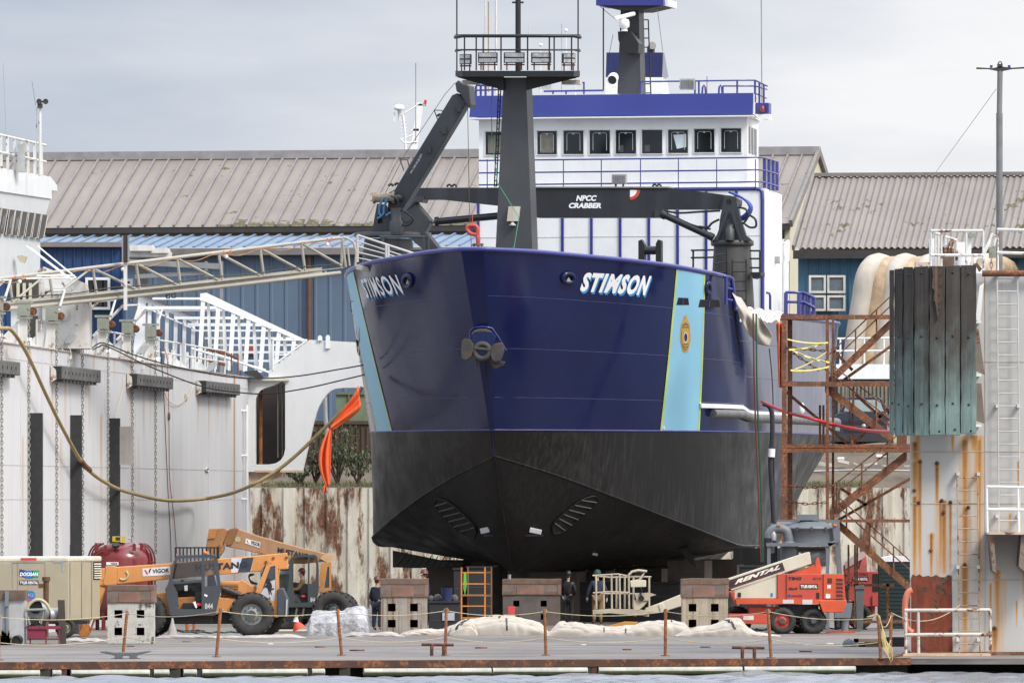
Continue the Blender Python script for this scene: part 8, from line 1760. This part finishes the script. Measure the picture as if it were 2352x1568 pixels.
# ---------------------------------------------------------------- dust collector
DC = thing('dust_collector', 'grey dust collector with round filter drum on a steel frame behind the red lift', 'machine', P(1845, 1449, 297))
dcg = mt('collector_grey', (.14, .155, .165), .5, var=.08, dirt=.15)
Yd = 296
fm_ = M()
for x in (1762, 1897): fm_.pbox(x, 1250, x + 8, 1449, Yd, Yd + .12)
for x in (1922, 1770): fm_.pbox(x, 1201, x + 7, 1440, Yd + 1.81, Yd + 1.92)
fm_.pbox(1760, 1246, 1920, 1254, Yd - .05, Yd + .1).pp([(1900, 1246), (1928, 1236), (1928, 1243), (1905, 1254)], Yd - .05, Yd + 1.8).pbox(1785, 1193, 1928, 1200, Yd + 1.8, Yd + 1.95).pp([(1910, 1194), (1928, 1204), (1934, 1320), (1926, 1320)], Yd + .2, Yd + .3)
fm_.build('frame', dcg, DC)
cD = P(1862, 1246, Yd + 1.0); s3 = cD.y / F
M().lathe((cD.x, cD.y, cD.z), [(.93, 0), (.93, .46), (.97, .47), (.97, .52), (.85, .56), (.45, .72), (.2, .74), (0, .74)], 24).build('filter_drum', dcg, DC)
cl = M()
for k in range(12):
    a = 2 * math.pi * k / 12; cl.box((cD.x + .97 * math.cos(a), cD.y + .97 * math.sin(a), cD.z + .48), (.08, .08, .12))
cl.build('drum_clamps', mt('clamp_dark', (.05, .055, .06), .6), DC)
M().pp([(1832, 1181), (1878, 1181), (1883, 1194), (1831, 1194)], Yd + .6, Yd + 1.3).pbox(1838, 1194, 1868, 1199, Yd + .8, Yd + 1.1).build('rain_hood', dcg, DC)
M().tube(cat_rom([P(x, y, Yd + .3) for x, y in ((1769, 1270), (1766, 1232), (1774, 1217), (1790, 1213), (1806, 1219), (1812, 1236), (1813, 1250))]), .16, 12).lathe(P(1813, 1249, Yd + .3), [(.3, -.05), (.17, .1)], 14).tube([P(1784, 1204, Yd + .9), P(1830, 1204, Yd + .9)], .1, 10).build('duct', dcg, DC)
M().lathe(P(1813, 1254, Yd + .6), [(.32, -.8), (.32, 0)], 18).pbox(1786, 1258, 1802, 1310, Yd + .8, Yd + 1.5).build('cyclone', dcg, DC)
M().tube([P(1840, 1280, Yd + .7), P(1905, 1280, Yd + .7)], .3, 14).pbox(1815, 1255, 1895, 1268, Yd + .7, Yd + 1.4).build('motor', mt('motor_grey', (.2, .22, .24), .4, dirt=.1), DC)
M().tube([P(1762, 1310, Yd + .2), P(1763, 1235, Yd + .2)], .13, 10).pbox(1768, 1252, 1786, 1330, Yd + 1.0, Yd + 1.6).build('flex_hose', black, DC)
for x in (1788, 1918): M().pbox(x - 3, 1203, x + 4, 1207, Yd + .1, Yd + .3).build('marker_lamp', mt('beacon_orange', (.8, .2, .02), .3), DC)
M().lathe(P(1777, 1232, Yd + .2), [(.1, -.12), (.1, .1), (.03, .2)], 10).build('chrome_stack', steel, DC)
# ---------------------------------------------------------------- portable toilet, bins, pickup
PT = thing('portable_toilet', 'dark green portable toilet with white roof under the rusty stairs', 'portable toilet', P(2056, 1430, 304))
M().pbox(2019, 1288, 2100, 1442, 304, 305.2).build('cabin', mt('toilet_green', (.008, .03, .028), .5), PT)
lv = M()
for y in range(1296, 1434, 9): lv.pbox(2022, y, 2098, y + 2, 303.97, 304)
lv.build('ribs', mt('toilet_rib', (.008, .03, .027), .5), PT)
M().pp([(2018, 1289), (2026, 1280), (2050, 1275), (2080, 1277), (2102, 1284), (2102, 1289)], 303.95, 305.3).build('roof', mt('toilet_white', (.75, .76, .78), .5), PT)
for x, w2, yt, lab, mat in ((1932, 34, 1352, 'black wheelie bin between the two red lifts', black), (1975, 20, 1352, 'grey wheelie bin beside the stair post', mt('bin_grey', (.09, .1, .1), .6))):
    BN = thing('wheelie_bin', lab, 'bin', P(x, 1444, 300), 0, 'bins under the stairs'); M().pp([(x - w2 / 2, yt), (x + w2 / 2, yt), (x + w2 / 2 - 3, 1444), (x - w2 / 2 + 3, 1444)], 298, 298.7).build('body', mat, BN); M().pp([(x - w2 / 2 - 2, yt), (x - w2 / 2, yt - 7), (x + w2 / 2, yt - 9), (x + w2 / 2 + 3, yt)], 297.95, 298.75).build('lid', mat, BN)
one('steel_case', 'pale grey case with dark side next to the red counterweight', 'case', M().pp([(1921, 1384), (1958, 1384), (1954, 1418), (1916, 1418)], 297, 297.6).ptube([(1940, 1450), (1942, 1418)], 297.2, .12), lgrey)
TK = thing('pickup_truck', 'dark blue pickup truck parked facing the camera behind the rusty stairs', 'pickup', P(1975, 1036, 384))
Ytk = 383; dkb = mt('truck_navy', (.012, .018, .035), .25, coat=.6, dirt=.1)
M().pp([(1917, 955), (1925, 948), (1952, 944), (2010, 944), (2036, 950), (2046, 962), (2048, 1000), (2040, 1012), (1920, 1012), (1914, 1000)], Ytk, Ytk + 1.2).pp([(1930, 946), (1944, 916), (1952, 911), (2018, 911), (2026, 916), (2038, 948)], Ytk + 1.2, Ytk + 3).pp([(1930, 948), (2038, 948), (2040, 1012), (1922, 1012)], Ytk + 1.2, Ytk + 5).build('body', dkb, TK, bevel=.03)
M().pp([(1938, 944), (1948, 918), (2020, 918), (2030, 944)], Ytk + 1.15, Ytk + 1.19).build('windscreen', mt('windscreen_pale', (.3, .36, .35), .08, dirt=.05), TK)
M().pp([(1936, 966), (2032, 966), (2028, 992), (1940, 992)], Ytk - .03, Ytk).build('grille', black, TK); sl4 = M(); sl4.pbox(1938, 977, 2030, 980, Ytk - .06, Ytk - .03); sl4.build('grille_bar', mt('grille_grey', (.05, .055, .06), .4), TK)
M().lathe(P(1984, 978, Ytk - .07), [(0, 0), (.1, 0), (.1, .02)], 14, (0, 1, 0)).build('round_badge', steel, TK)
for x in (1917, 2036): M().pp([(x, 968), (x + 12, 966), (x + 12, 990), (x + 2, 988)], Ytk - .02, Ytk).build('headlight', mt('headlight', (.25, .25, .25), .15), TK); M().pbox(x + 1, 970, x + 11, 978, Ytk - .04, Ytk - .02).build('indicator', mt('indicator_amber', (.7, .25, .02), .3), TK)
M().pbox(1915, 996, 2047, 1014, Ytk - .15, Ytk).build('bumper', mt('bumper_dark', (.03, .03, .033), .4), TK)
for x in (1924, 2026): M().lathe(P(x + 8, 1016, Ytk + .3), [(.3, 0), (.36, .02), (.36, .3), (.3, .32)], 18, (0, 1, 0)).pbox(x, 1000, x + 17, 1034, Ytk + .3, Ytk + .6).build('wheel', tyrem, TK)
for x in (1908, 2046): M().ball(P(x, 945, Ytk + 1.3), .16, 10, 8, (1, .5, .75)).build('mirror', black, TK)
# odds and ends at lower right
one('flanged_pipe_end', 'pale grey flanged pipe end lying on the deck at the right', 'pipe', M().lathe(P(1950, 1481, 266), [(.06, -.02), (.2, -.02), (.2, .12), (.15, .13), (.15, .8)], 18, (0, 1, 0)).lathe(P(1950, 1481, 265.96), [(0, 0), (.07, 0)], 12, (0, 1, 0)), lgrey)
rb3 = thing('steel_bracing', 'rusty cream steel bracing lying on the deck beside the flanged pipe', 'steelwork', P(2020, 1494, 266))
M().pbox(1962, 1466, 2030, 1474, 266, 266.4).pbox(1962, 1466, 1972, 1496, 266, 266.4).pp([(1986, 1466), (2036, 1470), (2030, 1496), (1988, 1494)], 266.2, 266.6).build('cream_plate', mt('cream_rusty', (.4, .3, .17), .6, rust=.35, rsc=3), rb3)
M().pbox(2028, 1462, 2080, 1496, 266.5, 267).pbox(1972, 1476, 1986, 1496, 266.3, 266.6).build('dark_plate', black, rb3)
one('curb_plate', 'rusty raised curb at the right end of the dock deck', 'curb', M().prism([P(2032, 1520, 246.2), P(2090, 1500, 253), P(2090, 1492, 253), P(2032, 1512, 246.2)], (.1, 0, 0)), rustd)
one('red_plank', 'red painted plank lying on the deck beneath the second lift', 'plank', M().pp([(1895, 1450), (1960, 1448), (1968, 1453), (1902, 1454)], 294, 294.4), red)
one('orange_grating', 'orange grating lying behind the white tarp', 'grating', M().pp([(1385, 1445), (1395, 1438), (1436, 1427), (1465, 1428), (1460, 1448)], 300, 301), mt('grating_orange', (.5, .22, .02), .6, dirt=.2))
# ================================================================== PEOPLE
boot = mt('boot_leather', (.05, .035, .022), .8)
def skinned(name, J, E, mat, par, xf):
    ks = list(J); me = bpy.data.meshes.new(name); o = bpy.data.objects.new(name, me); COL.objects.link(o); o.parent = par
    mx = ROOT[par.name].inverted() @ xf if par.name in ROOT else xf
    me.from_pydata([tuple(mx @ V(J[k][0])) for k in ks], [(ks.index(a), ks.index(b)) for a, b in E], [])
    sk_ = o.modifiers.new('sk', 'SKIN'); sk_.use_smooth_shade = True
    for i, k in enumerate(ks):
        r = J[k][1]; r = r if isinstance(r, tuple) else (r, r); d = me.skin_vertices[0].data[i]; d.radius = r; d.use_root = (i == 0)
    u = o.modifiers.new('su', 'SUBSURF'); u.levels = 1; u.render_levels = 1; me.materials.append(mat); return o
def person(loc, rz, label, top, legs, helmet, arms=None, seat=False, gloves=None, h=1.76):
    r = thing('person', label, 'person', loc, rz); xf = ROOT[r.name] @ Matrix.Scale(h / 1.76, 4)
    b = .93; J = {'pel': ((0, 0, b), .12), 'wai': ((0, 0, b + .2), .115), 'che': ((0, .01, b + .42), .13), 'nck': ((0, .01, b + .54), .07), 'nec': ((0, 0, b + .58), .052), 'jaw': ((0, -.02, b + .66), (.062, .072)), 'hea': ((0, -.015, b + .76), (.074, .09)), 'top': ((0, -.005, b + .82), (.045, .055))}
    E = [('pel', 'wai'), ('wai', 'che'), ('che', 'nck'), ('nck', 'nec'), ('nec', 'jaw'), ('jaw', 'hea'), ('hea', 'top')]; TE, LE = [('pel', 'wai'), ('wai', 'che'), ('che', 'nck')], []
    arms = arms or {}
    for sd, s_ in ((-1, 'l'), (1, 'r')):
        el, wr = arms.get(s_, ((.25 * sd, .03, b + .2), (.26 * sd, -.07, b - .05))); el, wr = V(el), V(wr); fd = (wr - el).normalized()
        J.update({'sh' + s_: ((.18 * sd, .01, b + .49), .066), 'el' + s_: (el, .046), 'wr' + s_: (wr, .032), 'pa' + s_: (wr + fd * .07, (.042, .022))}); E += [('che', 'sh' + s_), ('sh' + s_, 'el' + s_), ('el' + s_, 'wr' + s_), ('wr' + s_, 'pa' + s_)]
        sx_ = fd.cross(V((1, 0, 0))).normalized()
        for f_ in range(4): J['f%d%s' % (f_, s_)] = (wr + fd * (.15 + .012 * (f_ in (1, 2))) + sx_ * (.027 - .018 * f_) + V((-sd * .03, 0, 0)), .009); E.append(('pa' + s_, 'f%d%s' % (f_, s_)))
        J['th' + s_] = (wr + fd * .08 + sx_ * .06, .011); E.append(('pa' + s_, 'th' + s_))
        if seat: kn, an, to = V((.12 * sd, -.42, b + .02)), V((.13 * sd, -.46, b - .42)), V((.13 * sd, -.62, b - .46))
        else: kn, an, to = V((.11 * sd, -.02 + .02 * sd, .49)), V((.12 * sd, .03, .09)), V((.13 * sd, -.15, .04))
        J.update({'hi' + s_: ((.09 * sd, 0, b - .04), .088), 'kn' + s_: (kn, .06), 'an' + s_: (an, .042), 'to' + s_: (to, .035)}); E += [('pel', 'hi' + s_), ('hi' + s_, 'kn' + s_), ('kn' + s_, 'an' + s_), ('an' + s_, 'to' + s_)]
        TE += [('che', 'sh' + s_), ('sh' + s_, 'el' + s_), ('el' + s_, 'wr' + s_)]; LE += [('pel', 'hi' + s_), ('hi' + s_, 'kn' + s_), ('kn' + s_, 'an' + s_)]
    skinned('body', J, E, skin, r, xf)
    def sub(Es, k, ex=()):
        ns = [n for n in J if any(n in e for e in Es)]; return {n: (J[n][0], tuple(x * k + .012 for x in (J[n][1] if isinstance(J[n][1], tuple) else (J[n][1],) * 2))) for n in ns}
    skinned('jacket', sub(TE, 1.24), TE, top, r, xf); skinned('trousers', sub(LE, 1.27), LE, legs, r, xf)
    for s_ in 'lr': skinned('boot', {'an': (J['an' + s_][0], .055), 'to': (J['to' + s_][0], .048)}, [('an', 'to')], boot, r, xf)
    if gloves:
        for s_ in 'lr': skinned('glove', {k: (J[k + s_][0], tuple(x + .008 for x in (J[k + s_][1] if isinstance(J[k + s_][1], tuple) else (J[k + s_][1],) * 2))) for k in ('wr', 'pa', 'f0', 'f1', 'f2', 'f3', 'th')}, [('wr', 'pa'), ('pa', 'f0'), ('pa', 'f1'), ('pa', 'f2'), ('pa', 'f3'), ('pa', 'th')], gloves, r, xf)
    z = b + .77
    M(xf).ball((.028, -.095, z - .005), .011, 6, 4).ball((-.028, -.095, z - .005), .011, 6, 4).build('eyes', dark, r); M(xf).ball((0, -.108, z - .035), .016, 6, 4, (.8, 1.1, 1.4)).build('nose', skin, r)
    M(xf).ball((0, -.09, z - .075), .02, 6, 4, (1.2, .4, .3)).build('mouth', hivis, r); M(xf).ball((.08, 0, z - .02), .025, 6, 4, (.4, .7, 1)).ball((-.08, 0, z - .02), .025, 6, 4, (.4, .7, 1)).build('ears', skin, r)
    M(xf).ball((0, .022, z + .005), .1, 10, 8, (.8, .85, 1)).build('hair', boot, r)
    if helmet: M(xf).lathe((0, -.01, z + .04), [(.155, 0), (.125, .012), (.12, .06), (.09, .115), (.04, .14), (0, .145)], 16).box((0, -.12, z + .045), (.15, .1, .012)).build('hard_hat', helmet, r)
    return r
hatr = mt('helmet_red_brown', (.11, .022, .015), .45); jb = mt('brown_jacket', (.16, .09, .04), .9, var=.2, dirt=.2); jean = mt('denim', (.03, .045, .08), .9, var=.2); tanp = mt('tan_trousers', (.2, .125, .06), .9, var=.15, dirt=.2); glw = mt('glove_white', (.45, .45, .42), .8); nvs = mt('navy_shirt', (.03, .035, .06), .9)
g0 = lambda x, Y: V(((x - CX) / F * Y, Y, 0))
person(g0(866, 300), R(150), 'person in dark overalls and red hat standing half behind the rust streaked keel block', navyc, navyc, hatr, {'l': ((-.24, -.04, 1.1), (-.14, -.25, 1.05)), 'r': ((.25, .02, 1.12), (.2, -.18, .95))})
person(g0(975, 303), R(-70), 'person in red hard hat peeking over the rust streaked keel block', nvs, navyc, hatr, None, False, None, 1.95)
person(g0(1305, 316), R(165), 'person in black overalls standing in shade right of the centre keel block', black, black, black, {'l': ((-.25, 0, 1.12), (-.16, -.22, .98)), 'r': ((.25, 0, 1.12), (.2, -.24, .98))}, h=1.82)
person(g0(1372, 315.5), R(185), 'person in navy shirt, tan trousers and white gloves behind the lift basket', nvs, tanp, mt('cap_green', (.02, .07, .045), .7), {'l': ((-.3, 0, 1.16), (-.33, -.06, .9)), 'r': ((.3, -.02, 1.16), (.34, -.12, .92))}, gloves=glw, h=1.85)
pd = P(694, 1372, Y2 + .55); pd.z -= .93 * .98 - .05
person(pd, R(-90), 'person in brown jacket, jeans and red hard hat sitting in the tan telehandler cab', jb, jean, hatr, {'l': ((-.24, -.15, 1.18), (-.16, -.42, 1.15)), 'r': ((.24, -.12, 1.15), (.15, -.38, 1.12))}, True, h=1.76)
# ================================================================== CANVAS, BUNDLE, SMALL THINGS
def mound(pts, yb, Yf_, dep, seed, amp=.09, n=150, m=64, pw=.55, ends=.08):
    xs = [p[0] for p in pts]
    def fn(u, v):
        x = xs[0] + (xs[-1] - xs[0]) * u; yt = itp(pts, x); H = max(0, (yb - yt)) * Yf_ / F
        e = min(1, u / ends, (1 - u) / ends) ** .5; a = math.sin(math.pi * min(1, max(0, v))) ** pw
        X = (x - CX) / F * Yf_; wv = .35 * noise.noise(V((X * .45, seed, 3))); rr = 1
        for vi, dd in ((.16, .2), (.3, .26), (.47, .16)): rr -= dd * math.exp(-((v - vi - wv * .25 * (1 + vi) - .05 * math.sin(X * 1.3 + vi * 9)) / .02) ** 2)
        q = V((X * 1.3 + seed, v * 2.2, seed)); w1 = noise.noise(q); w2 = abs(noise.noise(V((X * 2.6, v * 5 + .6 * math.sin(X * 1.1 + seed), seed * 2)))); w3 = noise.noise(V((X * 5, v * 7, seed)))
        fl = abs(((v * 2.7 + .45 * noise.noise(V((X * .5, seed, 0))) + .12 * math.sin(X * 1.7)) % 1) - .5) * 2; cr_ = max(0, 1 - abs(noise.noise(V((X * 1.1 + v * 1.5, v * 1.2 - X * .5, seed + 5)))) * 6)
        z = H * e * a * (1 + .1 * w1) - amp * a * (w2 * .9) * min(1, H * 2) + .02 * a * w3 - .05 * a * e * cr_
        z = z * rr; v = .5 - (.5 - v) * (.75 + .25 * rr)
        return V((X + .05 * w1, Yf_ + dep * (.5 - .5 * math.cos(math.pi * v)) * (.75 + .35 * e) - .22 * a * w2 * e - .1 * w1 * a, max(.012 * a + .001, z)))
    return M().grid(fn, n, m), fn
def strap(par, fn, u0, u1, v0, v1, slant=0):
    mb = M(); mb.grid(lambda a, b: fn(u0 + (u1 - u0) * a + slant * b, v0 + (v1 - v0) * b) + V((0, -.02, .018)), 2, 14); mb.build('black_strap', black, par)
tp1, f1 = mound([(1010, 1442), (1045, 1432), (1080, 1418), (1130, 1410), (1170, 1413), (1220, 1421), (1262, 1438)], 1457, 289, 2.0, 1.3, .045)
t1_ = one('folded_tarp', 'largest cream folded tarp with black straps in front of the centre keel block', 'tarp', tp1, tarp, 'cream tarps on the dock deck')
strap(t1_, f1, .6, .615, .02, .3); strap(t1_, f1, .53, .545, .28, .42, .02); strap(t1_, f1, .47, .485, .4, .55)
tp2, f2 = mound([(1256, 1442), (1290, 1428), (1340, 1430), (1400, 1440), (1440, 1436), (1490, 1427), (1530, 1424), (1575, 1430), (1600, 1448)], 1460, 288, 1.9, 4.1, .04, 170, 64)
t2_ = one('folded_tarp', 'long low cream tarp between the barrier posts right of the largest one', 'tarp', tp2, tarp, 'cream tarps on the dock deck')
strap(t2_, f2, .38, .386, .05, .3); strap(t2_, f2, .525, .532, .02, .2); strap(t2_, f2, .83, .837, .3, .5)
tp3, f3 = mound([(1553, 1456), (1590, 1444), (1630, 1436), (1680, 1419), (1700, 1422), (1725, 1446), (1760, 1456), (1795, 1461)], 1463, 286.5, 1.8, 7.7, .045)
t3_ = one('folded_tarp', 'cream tarp with one diagonal black strap beside the red boom lift wheel', 'tarp', tp3, tarp, 'cream tarps on the dock deck')
strap(t3_, f3, .55, .57, .05, .5, -.1)
tp4, _ = mound([(918, 1452), (950, 1444), (990, 1442), (1020, 1440), (1045, 1448)], 1457, 288.6, 1.2, 9.1, .12, 50)
one('folded_tarp', 'small crumpled dirty tarp left of the largest cream tarp', 'tarp', tp4, mt('dirty_canvas', (.46, .41, .35), .85, dirt=.4), 'cream tarps on the dock deck')
tp5, f5 = mound([(1030, 1440), (1050, 1424), (1078, 1415), (1090, 1424), (1096, 1445)], 1456, 288.2, .9, 12.5, .2, 40)
t5_ = one('folded_tarp', 'bunched tarp end with dark straps at the left end of the largest tarp', 'tarp', tp5, mt('dirty_canvas', (.46, .41, .35), .85, dirt=.4), 'cream tarps on the dock deck')
strap(t5_, f5, .2, .3, .1, .5, .4); strap(t5_, f5, .4, .47, .15, .5, .3)
for k, (x0, x1, yt, yb, Yf, lab) in enumerate(((352, 705, 1458, 1466, 283, 'long dirty white sheeting lying in front of the orange telehandler wheels'), (785, 930, 1450, 1461, 286, 'flat dirty sheeting in front of the wrapped bundle and rusty keel block'), (140, 245, 1466, 1475, 276, 'torn white sheeting left of the flaking keel block'))):
    tq, _ = mound([(x0, yb - 2), (x0 + 30, yt), ((x0 + x1) / 2, yt + 3), (x1 - 40, yt), (x1, yb - 1)], yb, Yf, 1.4, 20 + k * 3, .12, 80); one('ground_sheeting', lab, 'sheeting', tq, mt('dirty_sheeting', (.36, .335, .31), .85, var=.25, dirt=.6, dcol=(.12, .1, .09)), 'sheeting on the deck')
pls = bpy.data.materials.new('clear_plastic_wrap'); t = NT(pls); tc = t.n('ShaderNodeTexCoord').outputs['Object']
b = t.n('ShaderNodeBsdfPrincipled', Roughness=.18); t.L(t.mix(t.ramp(t.noise(tc, 4, 5, .7), .35, .65), (.22, .22, .23), (.55, .55, .57)), b.inputs['Base Color']); bn = t.n('ShaderNodeBump', Strength=.9, Distance=.06); t.L(t.noise(tc, 5, 4, .6, 1.5), bn.inputs['Height']); t.L(bn.outputs[0], b.inputs['Normal']); t.L(b.outputs[0], t.n('ShaderNodeOutputMaterial').inputs[0])
tq, _ = mound([(706, 1425), (716, 1400), (740, 1396), (770, 1397), (800, 1390), (832, 1388), (844, 1400), (850, 1430)], 1456, 288, 2.0, 31, .12, 60, 26, .35, .05)
one('wrapped_bundle', 'bulky bundle wrapped in clear wrinkled plastic left of the rust streaked block', 'bundle', tq, pls)
cn = thing('marker_cone', 'red and white crumpled cone between the telehandler wheel and the wrapped bundle', 'cone', P(681, 1444, 292))
M().lathe(P(685, 1438, 292), [(.22, -.1), (.2, -.02), (.1, .12), (.04, .2)], 12, (-.4, 0, 1)).build('cone_base', mt('cone_red', (.6, .06, .02), .6), cn); M().lathe(P(680, 1424, 292), [(.1, -.05), (.05, .12), (.09, .16)], 10, (.1, 0, 1)).build('cone_top', white, cn)
for x, lab in ((430, 'left'), (446, 'right')): one('orange_pipe', 'short orange and grey pipe standing under the telehandler, the %s of two' % lab, 'pipe', M().ptube([(x, 1446), (x, 1416)], 289, .06, 8), mt('pipe_orange', (.5, .13, .04), .6, dirt=.3), 'orange pipes under the telehandler')
one('white_sack', 'dirty white sack standing left of the telehandler rear wheel', 'sack', M().lathe(P(396, 1462, 284), [(.16, 0), (.14, .2), (.06, .45), (.03, .62)], 10), mt('dirty_sheeting', (.36, .335, .31), .85, var=.25, dirt=.6, dcol=(.12, .1, .09)))
# ================================================================== BARRIER POSTS, ROPES, BOLLARDS
pr2 = mt('post_orange_rust', (.22, .09, .035), .8, var=.4, sc=3, rust=.5, rsc=3, rcol=(.3, .1, .03), bump=.3)
posts = [(-3, 1410, -3, 1515), (292, 1402, 283, 1498), (507, 1396, 497, 1508), (775, 1397, 785, 1504), (1025, 1395, 1023, 1504), (1251, 1397, 1254, 1504), (1529, 1397, 1528, 1505), (1764, 1397, 1771, 1510), (2017, 1412, 2023, 1518), (2047, 1406, 2045, 1512)]
tops = []
for i, (xt, yt, xb, yb) in enumerate(posts):
    if i > 7: yb -= 6
    B = G(xb, yb); T = P(xt, yt, B.y); tops.append((T, B)); lab = ['at the very left edge', 'in front of the flaking white keel block', 'left of the orange telehandler rear wheel', 'right of the wrapped bundle', 'beside the left rusty mooring bar', 'in the middle in front of the largest tarp', 'in front of the cream keel block', 'in front of the red boom lift wheel', 'with a yellow rope coil', 'nearest the right dock tower'][i]
    ps = thing('barrier_post', 'leaning rusty rope barrier post ' + lab, 'post', B, 0, 'rope barrier posts along the dock edge')
    M().tube([B, T], .045, 8).build('post', pr2, ps); M().tube([B, B + V((0, 0, .02))], .13, 10).build('base_plate', rustd, ps); M().tube([T + V((.06 * math.cos(a), 0, .06 * math.sin(a) - .07)) for a in [k * .63 for k in range(10)]], .012, 4, closed=True).build('rope_eye', steel, ps)
for i in range(9):
    for lev, sg in ((.06, .13), (.62, .14)):
        a = tops[i][0].lerp(tops[i][1], lev); b_ = tops[i + 1][0].lerp(tops[i + 1][1], lev)
        one('barrier_rope', '%s barrier rope between the post %s and the next' % ('upper' if lev < .1 else 'lower', ['at the left edge', 'before the flaking block', 'left of the telehandler wheel', 'right of the bundle', 'at the left mooring bar', 'in the middle', 'before the cream block', 'before the boom lift', 'with the yellow coil'][i]), 'rope', M().tube(sag(a, b_, sg if i < 8 else .3, 12), .011, 5), ropem, 'barrier ropes')
one('tower_rope', 'pale rope sagging from the last barrier post up to the tower ladder', 'rope', M().tube(sag(tops[9][0], P(2206, 1388, 251.5), .35, 12), .014, 5), ropem)
yc_ = M(); Bq = tops[8][0]
for k in range(5): yc_.tube(cat_rom([Bq + V(q) for q in ((-.2 - .03 * k, -.06, -.05), (-.02, -.1, .02), (.1, -.1, -.3), (.14 + .05 * k, -.1, -.9 - .1 * k), (.28 + .03 * k, -.1, -1.05 + .02 * k), (.22, -.1, -.7), (.05, -.1, -.1))], 5), .009, 5)
one('yellow_rope_coil', 'pale yellow rope coil hung on a rusty barrier post at the right', 'rope', yc_, mt('rope_yellow', (.62, .5, .2), .85))
for x0, x1, y, lab in ((968, 1042, 1479, 'left rusty mooring bar on two short legs at the dock edge'), (1681, 1756, 1486, 'right rusty mooring bar on two short legs at the dock edge')):
    bY = G(x0, 1506 if x0 < 1000 else 1511).y; bo_ = thing('mooring_bar', lab, 'mooring bar', G((x0 + x1) / 2, 1506 if x0 < 1000 else 1511), 0, 'mooring bars'); M().ptube([(x0, y), (x1, y + 1)], bY, .045, 10).build('bar', rustd, bo_)
    for u in (.32, .69): M().ptube([(x0 + (x1 - x0) * u, y), (x0 + (x1 - x0) * u, y + 26)], bY, .05, 8).build('leg', rustd, bo_)
cY_ = G(288, 1512).y; clt = thing('dock_cleat', 'big dark grey double horn cleat at the lower left of the dock edge', 'cleat', G(288, 1512))
M().pp([(229, 1495), (244, 1494), (262, 1497), (315, 1497), (335, 1494), (348, 1493), (346, 1496), (322, 1502), (314, 1505), (316, 1512), (297, 1512), (297, 1505), (281, 1505), (281, 1512), (262, 1512), (264, 1505), (254, 1502), (231, 1498)], cY_, cY_ + .22).build('cleat_body', mt('cleat_grey', (.11, .12, .125), .55, dirt=.2), clt, bevel=.02); M().pbox(255, 1511, 322, 1513, cY_ - .05, cY_ + .3).build('base_plate', rustd, clt)
one('paint_can', 'small pale can on the centre keel block', 'can', M().lathe(P(1170, 1329, 312), [(.06, 0), (.06, .16)], 10), steel)

# ================================================================== LOOSE CLUTTER ON THE DECK
random.seed(9)
for x0, x1, y, lab, r, mat in ((420, 560, 1453, 'green hose lying on the deck under the telehandler', .03, mt('hose_green', (.02, .1, .04), .6)), (390, 470, 1450, 'black cable heap lying under the telehandler cab', .035, black), (1690, 1790, 1447, 'dark hose coiled under the boom lift chassis', .04, black), (1880, 1990, 1444, 'thin dark cable lying under the second lift', .025, black), (640, 705, 1451, 'pale timber batten lying by the red and white cone', .05, cream), (1290, 1360, 1441, 'dark cable lying behind the long tarp', .03, black)):
    pts = []; n = 14
    for i in range(n): p = G(x0 + (x1 - x0) * i / (n - 1), y + (random.uniform(-1.6, 1.6) if 'batten' not in lab else 0)); p.z = r; pts.append(p)
    one('deck_hose' if 'hose' in lab else 'timber_batten' if 'batten' in lab else 'deck_cable', lab, 'hose' if 'hose' in lab else 'timber' if 'batten' in lab else 'cable', M().tube(cat_rom(pts, 4), r, 6), mat)
for x, y, s_, mat in ((300, 1484, .05, mt('debris_brown', (.1, .06, .04), .9)), (620, 1478, .04, white), (735, 1486, .05, rustd), (905, 1474, .04, orange), (1105, 1488, .06, rustd), (1340, 1480, .03, white), (1440, 1492, .06, rustd), (1620, 1486, .05, black), (1850, 1496, .06, rustd), (1585, 1472, .035, orange), (430, 1474, .05, black), (1905, 1478, .05, white), (820, 1494, .07, rustd)):
    p = G(x, y); one('debris_scrap', 'small scrap of litter lying on the open dock deck', 'litter', M().box((p.x, p.y, s_ * .3), (s_ * 4, s_ * 5, s_ * .6), Matrix.Rotation(random.random() * 3, 3, 'Z')), mat, 'litter on the dock deck')
